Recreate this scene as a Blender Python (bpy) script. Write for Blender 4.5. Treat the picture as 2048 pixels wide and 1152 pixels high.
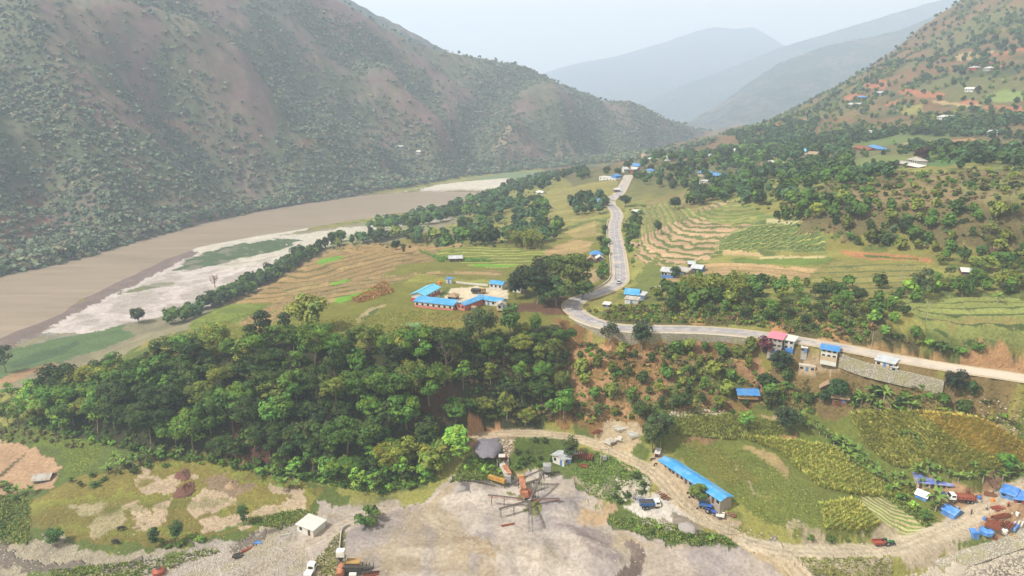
import bpy, bmesh, math, random
import numpy as np
from mathutils import Vector, Matrix
from mathutils.geometry import delaunay_2d_cdt
random.seed(7); np.random.seed(7)
sc = bpy.context.scene; COL = sc.collection
for _o in list(bpy.data.objects): bpy.data.objects.remove(_o)
# ------------------------------------------------------------------ camera, sky, sun, exposure
CZ, PITCH, FOC = 125.0, math.radians(15.2), 1384.0
cam = bpy.data.objects.new('camera', bpy.data.cameras.new('camera')); COL.objects.link(cam); sc.camera = cam
cam.location = (0, 0, CZ); cam.rotation_euler = (math.pi/2 - PITCH, 0, 0)
cam.data.sensor_width = 36; cam.data.lens = 36*FOC/2048; cam.data.clip_start = 1; cam.data.clip_end = 30000
W = bpy.data.worlds.new('World'); sc.world = W; W.use_nodes = True
SUN_EL, SUN_ROT = math.radians(50), math.radians(246)      # compass style rotation used by the sky texture
nt = W.node_tree; bg = nt.nodes['Background']; sky = nt.nodes.new('ShaderNodeTexSky')
sky.sky_type = 'NISHITA'; sky.sun_disc = False; sky.sun_elevation = SUN_EL; sky.sun_rotation = SUN_ROT
sky.dust_density = 7.0; sky.air_density = 1.0; sky.ozone_density = 1.0; sky.altitude = 400
veil = nt.nodes.new('ShaderNodeMix'); veil.data_type = 'RGBA'; veil.inputs[0].default_value = .6; veil.inputs[7].default_value = (11.2, 9.6, 7.0, 1)   # thin high overcast over the clear sky
nt.links.new(sky.outputs[0], veil.inputs[6]); nt.links.new(veil.outputs[2], bg.inputs[0]); bg.inputs[1].default_value = 0.105
sl = bpy.data.lights.new('sun', 'SUN'); sun = bpy.data.objects.new('sun', sl); COL.objects.link(sun)
sl.energy = 5.0; sl.angle = math.radians(2.5); sl.color = (1.0, 0.955, 0.88)
sd = Vector((math.sin(SUN_ROT)*math.cos(SUN_EL), math.cos(SUN_ROT)*math.cos(SUN_EL), math.sin(SUN_EL)))
sun.rotation_euler = sd.to_track_quat('Z', 'Y').to_euler()
sc.view_settings.view_transform = 'Standard'; sc.view_settings.look = 'None'
sc.view_settings.exposure = 0.64; sc.view_settings.gamma = 1.0
sc.render.engine = 'CYCLES'
try:
    sc.cycles.max_bounces = 5; sc.cycles.volume_bounces = 1; sc.cycles.transparent_max_bounces = 8
    sc.cycles.caustics_reflective = False; sc.cycles.caustics_refractive = False
except Exception: pass
# ------------------------------------------------------------------ pixel rays of the photograph's camera -> world points
cp, sp_ = math.cos(PITCH), math.sin(PITCH)
def ray(u, v):
    a, b = u-1024.0, 576.0-v
    return (a, FOC*cp + b*sp_, -FOC*sp_ + b*cp)
def P(u, v, z):                     # where that ray meets height z
    d = ray(u, v); t = (z-CZ)/d[2]
    return (d[0]*t, d[1]*t, z)
def PY(u, v, y):                    # where that ray is y metres ahead
    d = ray(u, v); t = y/d[1]
    return (d[0]*t, y, CZ+d[2]*t)
def lin(c):
    if isinstance(c, str): c = [int(c[i:i+2], 16)/255 for i in (0, 2, 4)]
    return [x/12.92 if x <= .04045 else ((x+.055)/1.055)**2.4 for x in c]
# ------------------------------------------------------------------ numpy noise
def _h(i, j, s):
    n = (i.astype(np.int64)*374761393 + j.astype(np.int64)*668265263 + s*974634777) & 0x7fffffff
    n = ((n ^ (n >> 13))*1274126177) & 0x7fffffff
    return ((n ^ (n >> 16)) & 0xffff)/65535.0
def noise(x, y, s=0):
    i = np.floor(x); j = np.floor(y); fx = x-i; fy = y-j
    fx = fx*fx*(3-2*fx); fy = fy*fy*(3-2*fy)
    a = _h(i, j, s); b = _h(i+1, j, s); c = _h(i, j+1, s); d = _h(i+1, j+1, s)
    return (a*(1-fx)+b*fx)*(1-fy) + (c*(1-fx)+d*fx)*fy
def fbm(x, y, scale, octv=4, s=0, gain=.5):
    r = 0; a = 1; t = 0; x = x/scale; y = y/scale
    for k in range(octv):
        r = r + a*noise(x + 17.3*k, y - 9.1*k, s+k); t += a; a *= gain
        x, y = 1.62*x - 1.18*y, 1.18*x + 1.62*y
    return r/t                      # 0..1
def smooth(e0, e1, x):
    t = np.clip((x-e0)/(e1-e0), 0, 1); return t*t*(3-2*t)
# ------------------------------------------------------------------ the lie of the land: break lines as (u, v, z) or world points
pts, edges = [], []
def line(L, con=True):
    st = len(pts)
    for k, p in enumerate(L):
        pts.append(p)
        if con and k: edges.append((st+k-1, st+k))
def L(z, *uv): return [P(u, v, z) for u, v in uv]
def Lz(*uvz): return [P(*q) for q in uvz]
# near edge / foreground
line(Lz((-1100,1500,-4),(-200,1500,-4),(1000,1500,0),(2200,1500,3),(3200,1500,4)), False)
line(Lz((-500,1152,-4),(0,1152,-3),(400,1152,-2),(700,1152,0),(1100,1152,1),(1500,1152,2),(1800,1145,1.5),(2048,1135,2.5),(2500,1120,5)), False)
line(Lz((-300,1000,-3),(0,1085,-3),(100,1000,1),(300,1000,2),(500,1000,2),(600,1070,1),(800,1080,1.5),(1000,1060,2.5),(1200,1080,3),(1400,1100,3)), False)
line(Lz((-300,850,-1),(0,900,1),(120,930,1),(0,800,0),(-300,760,-3)), False)
# right lower field, yard track
line(Lz((960,870,12),(1050,868,13),(1150,872,13),(1230,895,12.5),(1320,950,11),(1400,1020,9),(1500,1080,6),(1600,1120,4)))
line(Lz((930,930,9),(1000,945,6),(1100,925,7.5),(1170,960,8),(1260,1020,7),(1360,1075,5.5)), False)
line(Lz((1500,1000,10),(1600,1060,8),(1700,1060,8),(1900,1050,8),(2048,1040,9),(2400,1000,12),(1850,1000,10),(2048,960,12),(1650,960,12),(1450,900,13.5),(1550,900,14),(1750,900,14.5),(1900,880,15.5),(2048,900,15.5),(2400,900,16)), False)
# foot of the big slope
foot = Lz((-700,800,-2),(-300,800,-2),(-60,815,0),(60,850,3),(160,880,3.5),(260,905,4),(400,925,4),(480,940,4),(620,955,4),(760,975,4),(860,955,5),(900,900,11),(960,840,16),(1050,845,15.5),(1150,850,16),(1250,840,18),(1330,825,20),(1450,820,20),(1560,820,20),(1650,825,20),(1750,825,19),(1850,822,19),(1960,835,19),(2048,850,19),(2400,880,20))
line(foot)
# crest of the slope / plateau edge
crest = Lz((60,770,4),(130,770,10),(250,735,18),(380,705,28),(520,690,35),(650,688,38),(800,698,39),(900,690,39),(1000,668,39.5),(1090,655,39.7),(1150,662,38.5))
line(crest)
line(Lz((1150,682,35),(1200,702,34),(1300,705,34),(1400,703,34.5),(1500,702,35),(1600,722,35),(1680,738,35),(1780,760,34.5),(1880,785,34.5),(2048,805,35),(2400,880,36)))
# main road line
road_c = [(1150,596,39.6),(1136,604,39.6)]
# plateau bluff to the river
bl = Lz((300,660,20),(380,640,28),(440,612,31),(500,588,33),(600,530,36),(660,500,37),(760,485,38),(900,490,38),(1000,492,38),(1090,492,38))
line(bl)
line([(p[0]*(1+28/math.hypot(p[0],p[1]))-6, p[1]*(1+28/math.hypot(p[0],p[1])), -3) for p in bl[:5]] + [(p[0]*1.10-10, p[1]*1.10, -3) for p in bl[5:7]])
line(Lz((640,690,38.5),(800,650,39.5),(950,640,40),(1050,620,40),(700,600,38),(850,560,39),(1000,540,39.5),(600,640,37),(500,640,33),(800,520,38.5),(1100,530,40),(1180,560,40.5),(1150,500,40)), False)
# river flats
line(Lz((-700,780,-4),(-60,730,-4.5),(30,700,-4.5),(200,650,-4),(300,600,-4),(420,545,-4),(560,500,-4),(650,470,-4),(800,445,-4),(900,420,-4)), False)
# wooded peninsula and the far side of the plateau
line(Lz((720,430,0),(830,425,4),(900,412,4),(960,392,3),(1010,372,2),(1080,352,6),(1130,345,12)), False)
line(Lz((780,460,22),(900,450,27),(1000,455,32),(1090,450,37),(1060,410,33),(1100,380,38),(1150,420,43),(1180,380,47),(1220,362,51),(1150,365,44),(1190,450,42),(1190,340,48),(1270,325,52),(1340,320,50)), False)
line(Lz((1300,600,43),(1255,560,42),(1260,500,43.5),(1255,440,45),(1300,480,46),(1350,430,50),(1400,430,52),(1450,520,47.5),(1330,530,44),(1480,405,59),(1350,380,53),(1290,385,51),(1430,365,60),(1560,430,62),(1600,480,56),(1650,520,53),(1500,560,48)), False)
# bench above the road
line(Lz((1160,618,40.4),(1215,628,40.6),(1250,610,42),(1330,600,44.5),(1450,592,47.5),(1600,600,49),(1740,605,49.5),(1800,640,49),(1850,680,47.5),(1960,700,47),(2048,702,47),(2400,735,47)))
line(Lz((1700,540,52),(1850,540,54),(1850,590,51.5),(1950,600,52),(2048,590,53),(2048,640,49.5),(1950,650,49),(2400,600,55)), False)
# right hillside
line(Lz((1700,490,57),(1860,505,58),(2048,500,61),(2400,500,70),(1650,430,68),(1750,420,73),(1850,400,78),(2048,400,82),(2400,380,95),(1560,380,69),(1650,370,77),(1750,350,84),(1840,338,88),(1950,335,90),(2048,340,90),(2400,320,105)), False)
line([PY(1300,315,760),PY(1400,318,740),PY(1500,318,740),PY(1600,308,700),PY(1700,305,620),PY(1800,295,600),PY(1950,290,600),PY(2048,280,600),PY(2450,250,600),
      PY(1450,288,950),PY(1560,278,900),PY(1650,262,850),PY(1750,250,820),PY(1850,240,780),PY(1950,235,740),PY(2048,230,700),PY(2500,190,700),
      PY(1650,225,1050),PY(1750,190,1000),PY(1850,160,950),PY(1950,140,900),PY(2048,110,880),PY(2500,40,900),
      PY(1850,90,1200),PY(1950,50,1150),PY(2048,0,1100),PY(2500,-150,1150)], False)
rr = [PY(1440,272,1250),PY(1520,264,1350),PY(1570,245,1380),PY(1600,226,1400),PY(1650,196,1400),PY(1700,160,1400),PY(1760,130,1400),PY(1800,100,1400),PY(1845,72,1380),PY(1870,42,1380),PY(1930,0,1350),PY(2048,-90,1350),PY(2500,-250,1400)]
line(rr); line([(p[0]*1.18, p[1]*1.18, max(p[2]-110, -2)) for p in rr], False)
# left mountain : foot, lower shoulder, ridge, back side
mf = L(-4, (-900,745),(-400,640),(0,551),(150,520),(260,485),(400,447),(550,415),(700,393),(850,372),(930,354),(1090,337),(1200,329),(1300,318),(1380,300),(1430,284))
line(mf)
ridge = [PY(-1100,60,800),PY(-400,-120,900),PY(0,-110,1000),PY(250,-110,1150),PY(480,-80,1300),PY(600,-50,1400),PY(690,-2,1450),PY(760,42,1500),PY(810,72,1560),PY(860,90,1600),PY(930,103,1650),PY(1000,116,1680),PY(1050,125,1700),PY(1100,150,1720),PY(1150,177,1760),PY(1205,197,1800),PY(1250,196,1820),PY(1290,208,1840),PY(1330,228,1880),PY(1370,242,1950),PY(1410,256,2080),PY(1450,272,2300)]
line(ridge); line([(p[0]*1.25, p[1]*1.25, max(p[2]-160, -4)) for p in ridge], False)
line([(-9000,300,-5),(-5000,7800,-5),(0,9000,-5),(6000,7500,-5),(9500,1200,-5),(4000,2500,-5),(2500,900,300),(1500,120,40),(500,20,8),(-500,20,-4),(-2500,600,-5)], False)
# ------------------------------------------------------------------ polar grid
NA, R0, KR = 1051, 90.0, 0.0047
AZ0 = math.radians(-52); DA = math.radians(104)/(NA-1)
NR = int(math.log(8200/R0)/KR)+1
az = AZ0 + DA*np.arange(NA); rad = R0*np.exp(KR*np.arange(NR))
GA, GR = np.meshgrid(az, rad)               # [NR, NA]
GX = GR*np.sin(GA); GY = GR*np.cos(GA); GZ = np.full(GX.shape, -5.0)
vv, ee, ff, *_ = delaunay_2d_cdt([Vector((p[0], p[1])) for p in pts], edges, [], 0, 1e-3)
zs = []
pa = np.array([(p[0], p[1]) for p in pts]); pz = np.array([p[2] for p in pts])
for v in vv:
    d = np.hypot(pa[:,0]-v.x, pa[:,1]-v.y); o = np.argsort(d)[:3]
    zs.append(pz[o[0]] if d[o[0]] < .5 else float(np.sum(pz[o]/d[o])/np.sum(1/d[o])))
for f in ff:
    t = [(vv[i].x, vv[i].y, zs[i]) for i in f]
    A_ = [math.atan2(q[0], q[1]) for q in t]; R_ = [math.hypot(q[0], q[1]) for q in t]
    a0 = max(0, int((min(A_)-AZ0)/DA)); a1 = min(NA, int((max(A_)-AZ0)/DA)+2)
    r0 = max(0, int(math.log(max(min(R_)*.45, R0)/R0)/KR)); r1 = min(NR, int(math.log(max(max(R_), R0)/R0)/KR)+2)
    if a1 <= a0 or r1 <= r0: continue
    x = GX[r0:r1, a0:a1]; y = GY[r0:r1, a0:a1]
    (x1,y1,z1),(x2,y2,z2),(x3,y3,z3) = t
    dt = (y2-y3)*(x1-x3)+(x3-x2)*(y1-y3)
    if abs(dt) < 1e-6: continue
    l1 = ((y2-y3)*(x-x3)+(x3-x2)*(y-y3))/dt; l2 = ((y3-y1)*(x-x3)+(x1-x3)*(y-y3))/dt; l3 = 1-l1-l2
    m = (l1 >= -1e-6) & (l2 >= -1e-6) & (l3 >= -1e-6)
    GZ[r0:r1, a0:a1][m] = (l1*z1+l2*z2+l3*z3)[m]
def blur(a, n, it=1):
    for _ in range(it):
        for ax in (0, 1):
            p = np.pad(a, [(n, n) if k == ax else (0, 0) for k in (0, 1)], mode='edge')
            c = np.cumsum(p, axis=ax); z = np.zeros_like(np.take(c, [0], axis=ax)); c = np.concatenate([z, c], axis=ax)
            w = 2*n+1; N = a.shape[ax]
            a = (np.take(c, np.arange(w, w+N), axis=ax) - np.take(c, np.arange(0, N), axis=ax))/w
    return a
GZ = blur(GZ, 3, 2)
def samp(G, x, y):
    x = np.asarray(x, float); y = np.asarray(y, float)
    i = np.clip((np.arctan2(x, y)-AZ0)/DA, 0, NA-1.001); j = np.clip(np.log(np.maximum(np.hypot(x, y), R0)/R0)/KR, 0, NR-1.001)
    i0 = i.astype(int); j0 = j.astype(int); fi = i-i0; fj = j-j0
    return (G[j0,i0]*(1-fi)+G[j0,i0+1]*fi)*(1-fj) + (G[j0+1,i0]*(1-fi)+G[j0+1,i0+1]*fi)*fj
def hit(u, v):                      # first meeting of a photo ray with the ground
    d = np.array(ray(u, v)); d = d/np.linalg.norm(d)
    hr = math.hypot(d[0], d[1])
    R = 95.0*np.exp(np.linspace(0, math.log(8000/95), 2600)); t = R/hr
    zz = CZ+d[2]*t; g = samp(GZ, d[0]*t, d[1]*t) - zz
    k = np.argmax(g > 0)
    if not (g > 0).any(): return (d[0]*t[-1], d[1]*t[-1], 0.0)
    k = max(k, 1); f = g[k-1]/(g[k-1]-g[k]); tt = t[k-1]+(t[k]-t[k-1])*f
    x, y = float(d[0]*tt), float(d[1]*tt)
    return (x, y, float(samp(GZ, x, y)))
def H(x, y): return float(samp(GZ, x, y))
def pip(x, y, poly):
    ins = np.zeros(x.shape, bool); n = len(poly)
    for i in range(n):
        x1, y1 = poly[i][0], poly[i][1]; x2, y2 = poly[(i+1) % n][0], poly[(i+1) % n][1]
        if y1 == y2: continue
        c = ((y1 > y) != (y2 > y)); ins ^= c & (x < (x2-x1)*(y-y1)/(y2-y1)+x1)
    return ins
def window(xy, mg):
    A_ = [math.atan2(q[0], q[1]) for q in xy]; R_ = [math.hypot(q[0], q[1]) for q in xy]
    ma = mg/max(min(R_), 50)
    a0 = max(0, int((min(A_)-ma-AZ0)/DA)); a1 = min(NA, int((max(A_)+ma-AZ0)/DA)+2)
    r0 = max(0, int(math.log(max(min(R_)*.8-mg, R0)/R0)/KR)); r1 = min(NR, int(math.log(max(max(R_)+mg, R0+1)/R0)/KR)+2)
    return slice(r0, r1), slice(a0, max(a1, a0+1))
def dens(L_, closed=False, step=12):
    out = []; n = len(L_)
    for i in range(n if closed else n-1):
        a, b = np.array(L_[i], float), np.array(L_[(i+1) % n], float); k = max(1, int(np.linalg.norm((b-a)[:2])/step))
        for q in range(k): out.append(tuple(a+(b-a)*q/k))
    if not closed: out.append(tuple(L_[-1]))
    return out
class WP(list): pass                # a polygon already given in world metres
def gpoly(uv):
    if isinstance(uv, WP): return list(uv)
    return [hit(u, v)[:2] for u, v in dens(uv, True, 25)]
def pdist(x, y, L_):                # distance to polyline, height along it
    best = np.full(x.shape, 1e9); zz = np.zeros(x.shape); side = np.zeros(x.shape)
    for a, b in zip(L_[:-1], L_[1:]):
        dx, dy = b[0]-a[0], b[1]-a[1]; l2 = dx*dx+dy*dy+1e-9
        t = np.clip(((x-a[0])*dx+(y-a[1])*dy)/l2, 0, 1)
        d = np.hypot(x-a[0]-t*dx, y-a[1]-t*dy); m = d < best
        best = np.where(m, d, best)
        if len(a) > 2: zz = np.where(m, a[2]+(b[2]-a[2])*t, zz)
        side = np.where(m, np.sign((x-a[0])*dy-(y-a[1])*dx), side)
    return best, zz, side
def spline(L_, step=2.0):
    Q = [np.array(q, float) for q in L_]; Q = [2*Q[0]-Q[1]]+Q+[2*Q[-1]-Q[-2]]; out = []
    for i in range(1, len(Q)-2):
        p0, p1, p2, p3 = Q[i-1:i+3]; n = max(2, int(np.linalg.norm((p2-p1)[:2])/step))
        for k in range(n):
            t = k/n; out.append(tuple(.5*((2*p1)+(p2-p0)*t+(2*p0-5*p1+4*p2-p3)*t*t+(3*p1-p0-3*p2+p3)*t**3)))
    out.append(tuple(Q[-2])); return out
# ------------------------------------------------------------------ relief: spurs, gullies, small unevenness
def sub(poly, mg=5): return window(poly, mg)
LM = mf + [ridge[-1]] + ridge[::-1][1:]
lm_poly = [p[:2] for p in mf] + [(p[0]*1.3, p[1]*1.3) for p in ridge[::-1]]
LMm = pip(GX, GY, lm_poly)
lmk = LMm*smooth(-3, 45, GZ)
gul = [[(180,-40),(300,0),(417,70),(520,120),(590,190),(660,243),(700,300),(720,360)],
       [(640,40),(700,90),(765,104),(841,167),(858,215),(938,262),(960,300),(970,330)],
       [(1049,149),(1014,170),(980,222),(950,262)],[(-60,60),(60,150),(160,230),(230,330),(290,400)],
       [(330,180),(430,270),(490,340),(520,400)],[(1180,200),(1200,250),(1190,300),(1180,325)],[(1290,225),(1310,270),(1320,310)],
       [(560,60),(650,150),(740,210),(800,270),(830,330)],[(-300,250),(-150,380),(-40,480)],[(60,330),(120,400),(150,470)]]
spr = [[(208,50),(400,130),(560,190),(640,240),(690,330)],[(700,60),(790,190),(860,270),(900,340)],[(1060,190),(1000,240),(975,300)],[(1120,200),(1110,260),(1130,320)],[(0,40),(100,150),(200,270),(260,400)]]
DG = np.zeros_like(GZ); GM = np.zeros_like(GZ)
for Ls, sg, wd in ((gul, -1, 46), (spr, 1, 55)):
    for uv in Ls:
        q = [hit(u, v) for u, v in uv]; w = window(q, wd*3); d, _, _ = pdist(GX[w], GY[w], q)
        k = np.exp(-(d/wd)**2); DG[w] += sg*k*(26 if sg < 0 else 20)
        if sg < 0: GM[w] = np.maximum(GM[w], np.exp(-(d/(wd*.9))**2))
rd_, _, _ = pdist(GX, GY, [q[:2] for q in ridge]); rk = smooth(15, 210, rd_)   # the crest keeps its own line
rdg = 1-np.abs(2*fbm(GX, GY, 230, 4, 11)-1)*1.9
GZ += lmk*rk*(DG*2.0 + (fbm(GX, GY, 16, 3, 13)-.5)*3.5 + (fbm(GX, GY, 70, 3, 17)-.5)*14 + (.5-np.abs(2*fbm(GX, GY, 120, 3, 19)-1))*10 + (fbm(GX, GY, 260, 5, 3)-.5)*75 + rdg*14 - 8) + lmk*(1-rk)*(fbm(GX, GY, 60, 4, 3)-.5)*9
rmk = smooth(900, 1300, GY+GX*.3)*(GX > 100)*smooth(40, 90, GZ)*(~LMm)
rmk2 = smooth(520, 800, GY+GX*.3)*(GX > 100)*(~LMm)
GZ += rmk*(fbm(GX, GY, 170, 5, 31)-.5)*60 + rmk2*(fbm(GX, GY, 60, 4, 5)-.5)*12
near = smooth(900, 400, GR)
slopek = blur(np.abs(np.gradient(GZ, axis=0))/(GR*KR), 3)
steep = smooth(.25, .55, slopek)
GZ += near*(fbm(GX, GY, 9, 4, 8)-.5)*(.5+2.6*steep) + near*smooth(.08, .3, slopek)*(fbm(GX, GY, 30, 3, 9)-.5)*2.5
# ------------------------------------------------------------------ roads: levelled ground first
def road_world(L_): return spline([P(u, v, z) for u, v, z in L_], 2.0)
main_c = road_world([(2500,845,41.5),(2250,795,41.2),(2048,757,41),(1900,735,41),(1800,718,40.8),(1700,698,40.5),(1600,681,40.3),(1500,667,40),(1400,659,40),(1300,657,40),(1240,655,40),(1190,644,39.8),(1157,628,39.7),(1144,612,39.7),(1158,599,39.8),(1190,588,40),(1218,577,40.3),(1238,562,40.7),(1240,545,41.2),(1238,520,42),(1234,492,42.7),(1229,468,43.3),(1229,448,43.9),(1234,433,44.5),(1230,420,45.1),(1220,409,45.8),(1222,398,47),(1238,387,48.6),(1247,372,50.5),(1258,350,53)])
def flatten(c, hw, bw, dz=-.15, lb=2.0):
    step = 40
    for i in range(0, len(c)-1, step):
        s = c[max(0, i-2):i+step+3]; w = window(s, hw+bw); d, z, sd_ = pdist(GX[w], GY[w], s)
        b_ = bw if bw < 3 else np.where(sd_ < 0, lb, bw); k = smooth(0, 1, (hw+b_-d)/b_); GZ[w] = GZ[w]*(1-k)+(z+dz)*k
ka, kb = [int(np.argmin([(q[0]-p[0])**2+(q[1]-p[1])**2 for q in main_c])) for p in (P(1500, 667, 40), P(1165, 632, 40))]
toe = []                            # the ground drops away in front of the retaining wall
for i in range(ka, kb, 3):
    d_ = np.array(main_c[i+1][:2])-np.array(main_c[i-1][:2]); d_ /= np.linalg.norm(d_); toe.append((main_c[i][0]-d_[1]*9.3, main_c[i][1]+d_[0]*9.6, 32.8))
flatten(toe, 1.6, 2.4, 0, lb=2.4)
flatten(main_c, 5.0, 5, lb=.9)
def ground_track(uv, step=3.0):
    q = spline([hit(u, v) for u, v in uv], step); z = np.array([H(p[0], p[1]) for p in q]); z = np.convolve(np.pad(z, 4, mode='edge'), np.ones(9)/9, 'valid')
    return [(p[0], p[1], float(zz)) for p, zz in zip(q, z)]
trk = {}
for nm, uv, hw in (('yard', [(955,876),(1000,868),(1050,864),(1110,868),(1150,876),(1200,892),(1260,917),(1310,947),(1342,985),(1375,1017),(1420,1047),(1480,1075),(1540,1108),(1600,1150),(1680,1210)], 2.6),
                   ('east', [(1500,1086),(1590,1100),(1700,1103),(1790,1100),(1850,1075),(1930,1040),(2048,985),(2200,920)], 2.8),
                   ('west', [(780,1010),(700,1045),(630,1080),(560,1112),(480,1165)], 3.0)):
    trk[nm] = ground_track(uv); flatten(trk[nm], hw+1, 4, 0)
# worked gravel in the yard: low loader-shaped ridges and cones
def mound(u, v, r, h, ang=0., st=1.):
    p = hit(u, v); w = window([(p[0]-r*2, p[1]-r*2), (p[0]+r*2, p[1]+r*2)], 3); dx, dy = GX[w]-p[0], GY[w]-p[1]; a = dx*math.cos(ang)+dy*math.sin(ang); b_ = -dx*math.sin(ang)+dy*math.cos(ang)
    d = np.hypot(a/st, b_)/r + (fbm(GX[w], GY[w], 4, 3, 95)-.5)*.35; GZ[w] += h*np.clip(1-d, 0, 1)**.9
for q in ((930,1105,7,2.2,.3,1.8),(1000,1125,6,2.4,-.4,1.5),(1085,1115,6,2.6,.8,1.5),(1150,1085,5,2.0,-.7,2.2),(1195,1105,5,2.4,-.9,2.0),(1112,1014,5.5,2.2,0,1.3),(1020,1075,6,1.2,.2,2),(850,1090,8,1.2,.5,1.6),(960,1040,7,1.0,.1,1.8),(1240,1125,4,1.4,-.9,1.8)): mound(*q)
# ------------------------------------------------------------------ river bed
riv_uv = [(-500,640),(-200,600),(0,551),(150,520),(260,485),(400,447),(550,415),(700,393),(835,384),(930,383),(990,386),(985,388),(930,404),(880,418),(760,437),(640,453),(520,470),(400,493),(330,518),(260,552),(180,592),(90,637),(0,672),(-200,760),(-500,900)]
riv = [P(u, v, -5)[:2] for u, v in dens(riv_uv, True, 30)]
w = window(riv, 30); n1 = (fbm(GX[w], GY[w], 25, 3, 4)-.5)*10
m = pip(GX[w]+n1, GY[w]+n1, riv).astype(float)
m = blur(m, 2, 1); GZ[w] = GZ[w]*(1-m) + (-7)*m
RIV = np.zeros_like(GZ); RIV[w] = m
# ------------------------------------------------------------------ land cover
C1 = np.zeros(GZ.shape+(3,), np.float32); C2 = np.zeros_like(C1); SS = np.zeros(GZ.shape, np.float32); SM = np.zeros(GZ.shape, np.float32); BU = np.full(GZ.shape, .5, np.float32)
def mixc(m, c):
    m = m[..., None]; return m, np.array(c, np.float32)
def lay(m, c, s=None):              # blend a colour into the whole land by mask
    if s is None: s = (slice(None), slice(None))
    k = lin(c)
    k = [q*(.61 if min(k) < .11 or k[0] < .32 else .57) for q in k]
    m_ = m[..., None]; C1[s] = C1[s]*(1-m_) + np.array(k, np.float32)*m_
    SM[s] = SM[s]*(1-m)
n8 = fbm(GX, GY, 8, 4, 41); n30 = fbm(GX, GY, 30, 4, 42); n90 = fbm(GX, GY, 90, 4, 43); n3 = fbm(GX, GY, 3, 3, 44)
C1[:] = lin('74733a')
lay(smooth(.45, .62, n30), '86803f'); lay(smooth(.55, .7, n8), '5d6a31')
# left mountain
lay(LMm*1.0, '7c6460'); lay(LMm*smooth(.42, .58, n90), '716c5c'); lay(LMm*smooth(.5, .7, n30*.6+.4*n8), '85625a')
lay(LMm*np.clip(smooth(.42, .56, .35*n90+.35*n30+.3*n8)*smooth(520, 0, GZ)+GM*1.2*smooth(.3, .5, n30), 0, 1)*.75, '54633e')
lay(LMm*smooth(.5, .62, fbm(GX, GY, 11, 4, 88))*smooth(.38, .5, n90)*.6, '4a5a38'); lay(LMm*smooth(.6, .7, fbm(GX, GY, 14, 4, 89))*.5, '8c7f6a'); lay(LMm*smooth(14, 0, GZ)*smooth(.4, .6, n8)*.6, '8f8073')
# right mountain and hillside
lay(smooth(480, 640, GR)*(GX > 60)*(~LMm), '6b6c3e'); rm = smooth(650, 900, GR)*(GX > 60)*(~LMm)
lay(rm, '786040'); lay(rm*smooth(.45, .6, n90), '6a6b3c'); lay(rm*smooth(.5, .65, n30), '4a5430'); lay(rm*smooth(.6, .7, fbm(GX, GY, 45, 3, 77))*.4, '8f6c48')
far = smooth(2600, 3200, GR); lay(far, '4c5a44')
# steep near slopes: soil and dry grass
st = steep*near*(GX > -60)*(~LMm); streak = fbm(GX*1.0, GY*.22, 3.2, 4, 51)
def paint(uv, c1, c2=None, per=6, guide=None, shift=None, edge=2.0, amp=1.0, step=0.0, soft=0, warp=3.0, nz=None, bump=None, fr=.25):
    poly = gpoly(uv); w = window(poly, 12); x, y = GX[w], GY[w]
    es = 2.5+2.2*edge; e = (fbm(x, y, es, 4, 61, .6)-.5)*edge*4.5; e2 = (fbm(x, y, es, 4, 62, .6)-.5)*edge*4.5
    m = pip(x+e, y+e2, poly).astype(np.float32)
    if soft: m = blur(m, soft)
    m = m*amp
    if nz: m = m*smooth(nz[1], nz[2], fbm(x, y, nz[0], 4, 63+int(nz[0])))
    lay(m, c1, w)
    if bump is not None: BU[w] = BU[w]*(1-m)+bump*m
    if c2:
        q = spline([hit(u, v)[:2]+(0.,) for u, v in guide], 4.0); d, _, sd_ = pdist(x, y, q)
        if per > 2: per *= 1.75
        s = d*sd_/per + (fbm(x, y, 38, 2, 64)-.5)*warp*.6 + 50
        if shift:                   # the same curve pushed along one direction, as nested terraces are
            gp = [hit(u, v) for u, v in guide]; pp = np.array([q[0]*shift[1]-q[1]*shift[0] for q in gp]); aa = np.array([q[0]*shift[0]+q[1]*shift[1] for q in gp]); o_ = np.argsort(pp); pp, aa = pp[o_], aa[o_]
            pe = np.r_[pp[0]-200, pp, pp[-1]+200]; ae = np.r_[aa[0]-200*(aa[1]-aa[0])/(pp[1]-pp[0]), aa, aa[-1]+200*(aa[-1]-aa[-2])/(pp[-1]-pp[-2])]
            s = (x*shift[0]+y*shift[1]-np.interp(x*shift[1]-y*shift[0], pe, ae))/per + (fbm(x, y, 45, 2, 64)-.5)*warp*.5 + 50
        mm = m[..., None]; C2[w] = C2[w]*(1-mm)+np.array(lin(c2), np.float32)*mm
        SS[w] = np.where(m > .5, s, SS[w]); SM[w] = np.maximum(SM[w], m*fr)
        if step:
            fs = s-np.floor(s); GZ[w] += m*step*(fs-.5)*smooth(0, .15, fs)*smooth(1, .85, fs)*2
    return w, m
# river flats and sand bars
paint([(-60,700),(0,672),(90,640),(180,596),(260,556),(330,522),(400,497),(520,474),(640,458),(760,441),(880,422),(930,408),(940,440),(800,480),(660,520),(560,560),(440,640),(300,680),(150,760),(-60,800)], '8a8468', edge=2)
paint([(-200,720),(0,674),(90,636),(180,592),(260,550),(330,516),(400,493),(430,505),(330,555),(230,610),(90,670),(0,705),(-200,760)], '7c6c66', edge=6)
paint([(-60,740),(0,690),(90,668),(200,620),(250,600),(230,640),(100,690),(0,720)], '8c8a80', edge=8, nz=(14,.4,.55))
paint([(80,668),(180,610),(240,585),(330,540),(400,505),(480,490),(560,500),(560,540),(480,590),(400,620),(300,635),(180,665)], 'c9bfbb', edge=3, bump=.2)
paint([(380,500),(480,478),(600,468),(760,446),(880,425),(900,440),(760,462),(660,490),(560,520),(450,540)], 'c8c2b4', edge=4)
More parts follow.
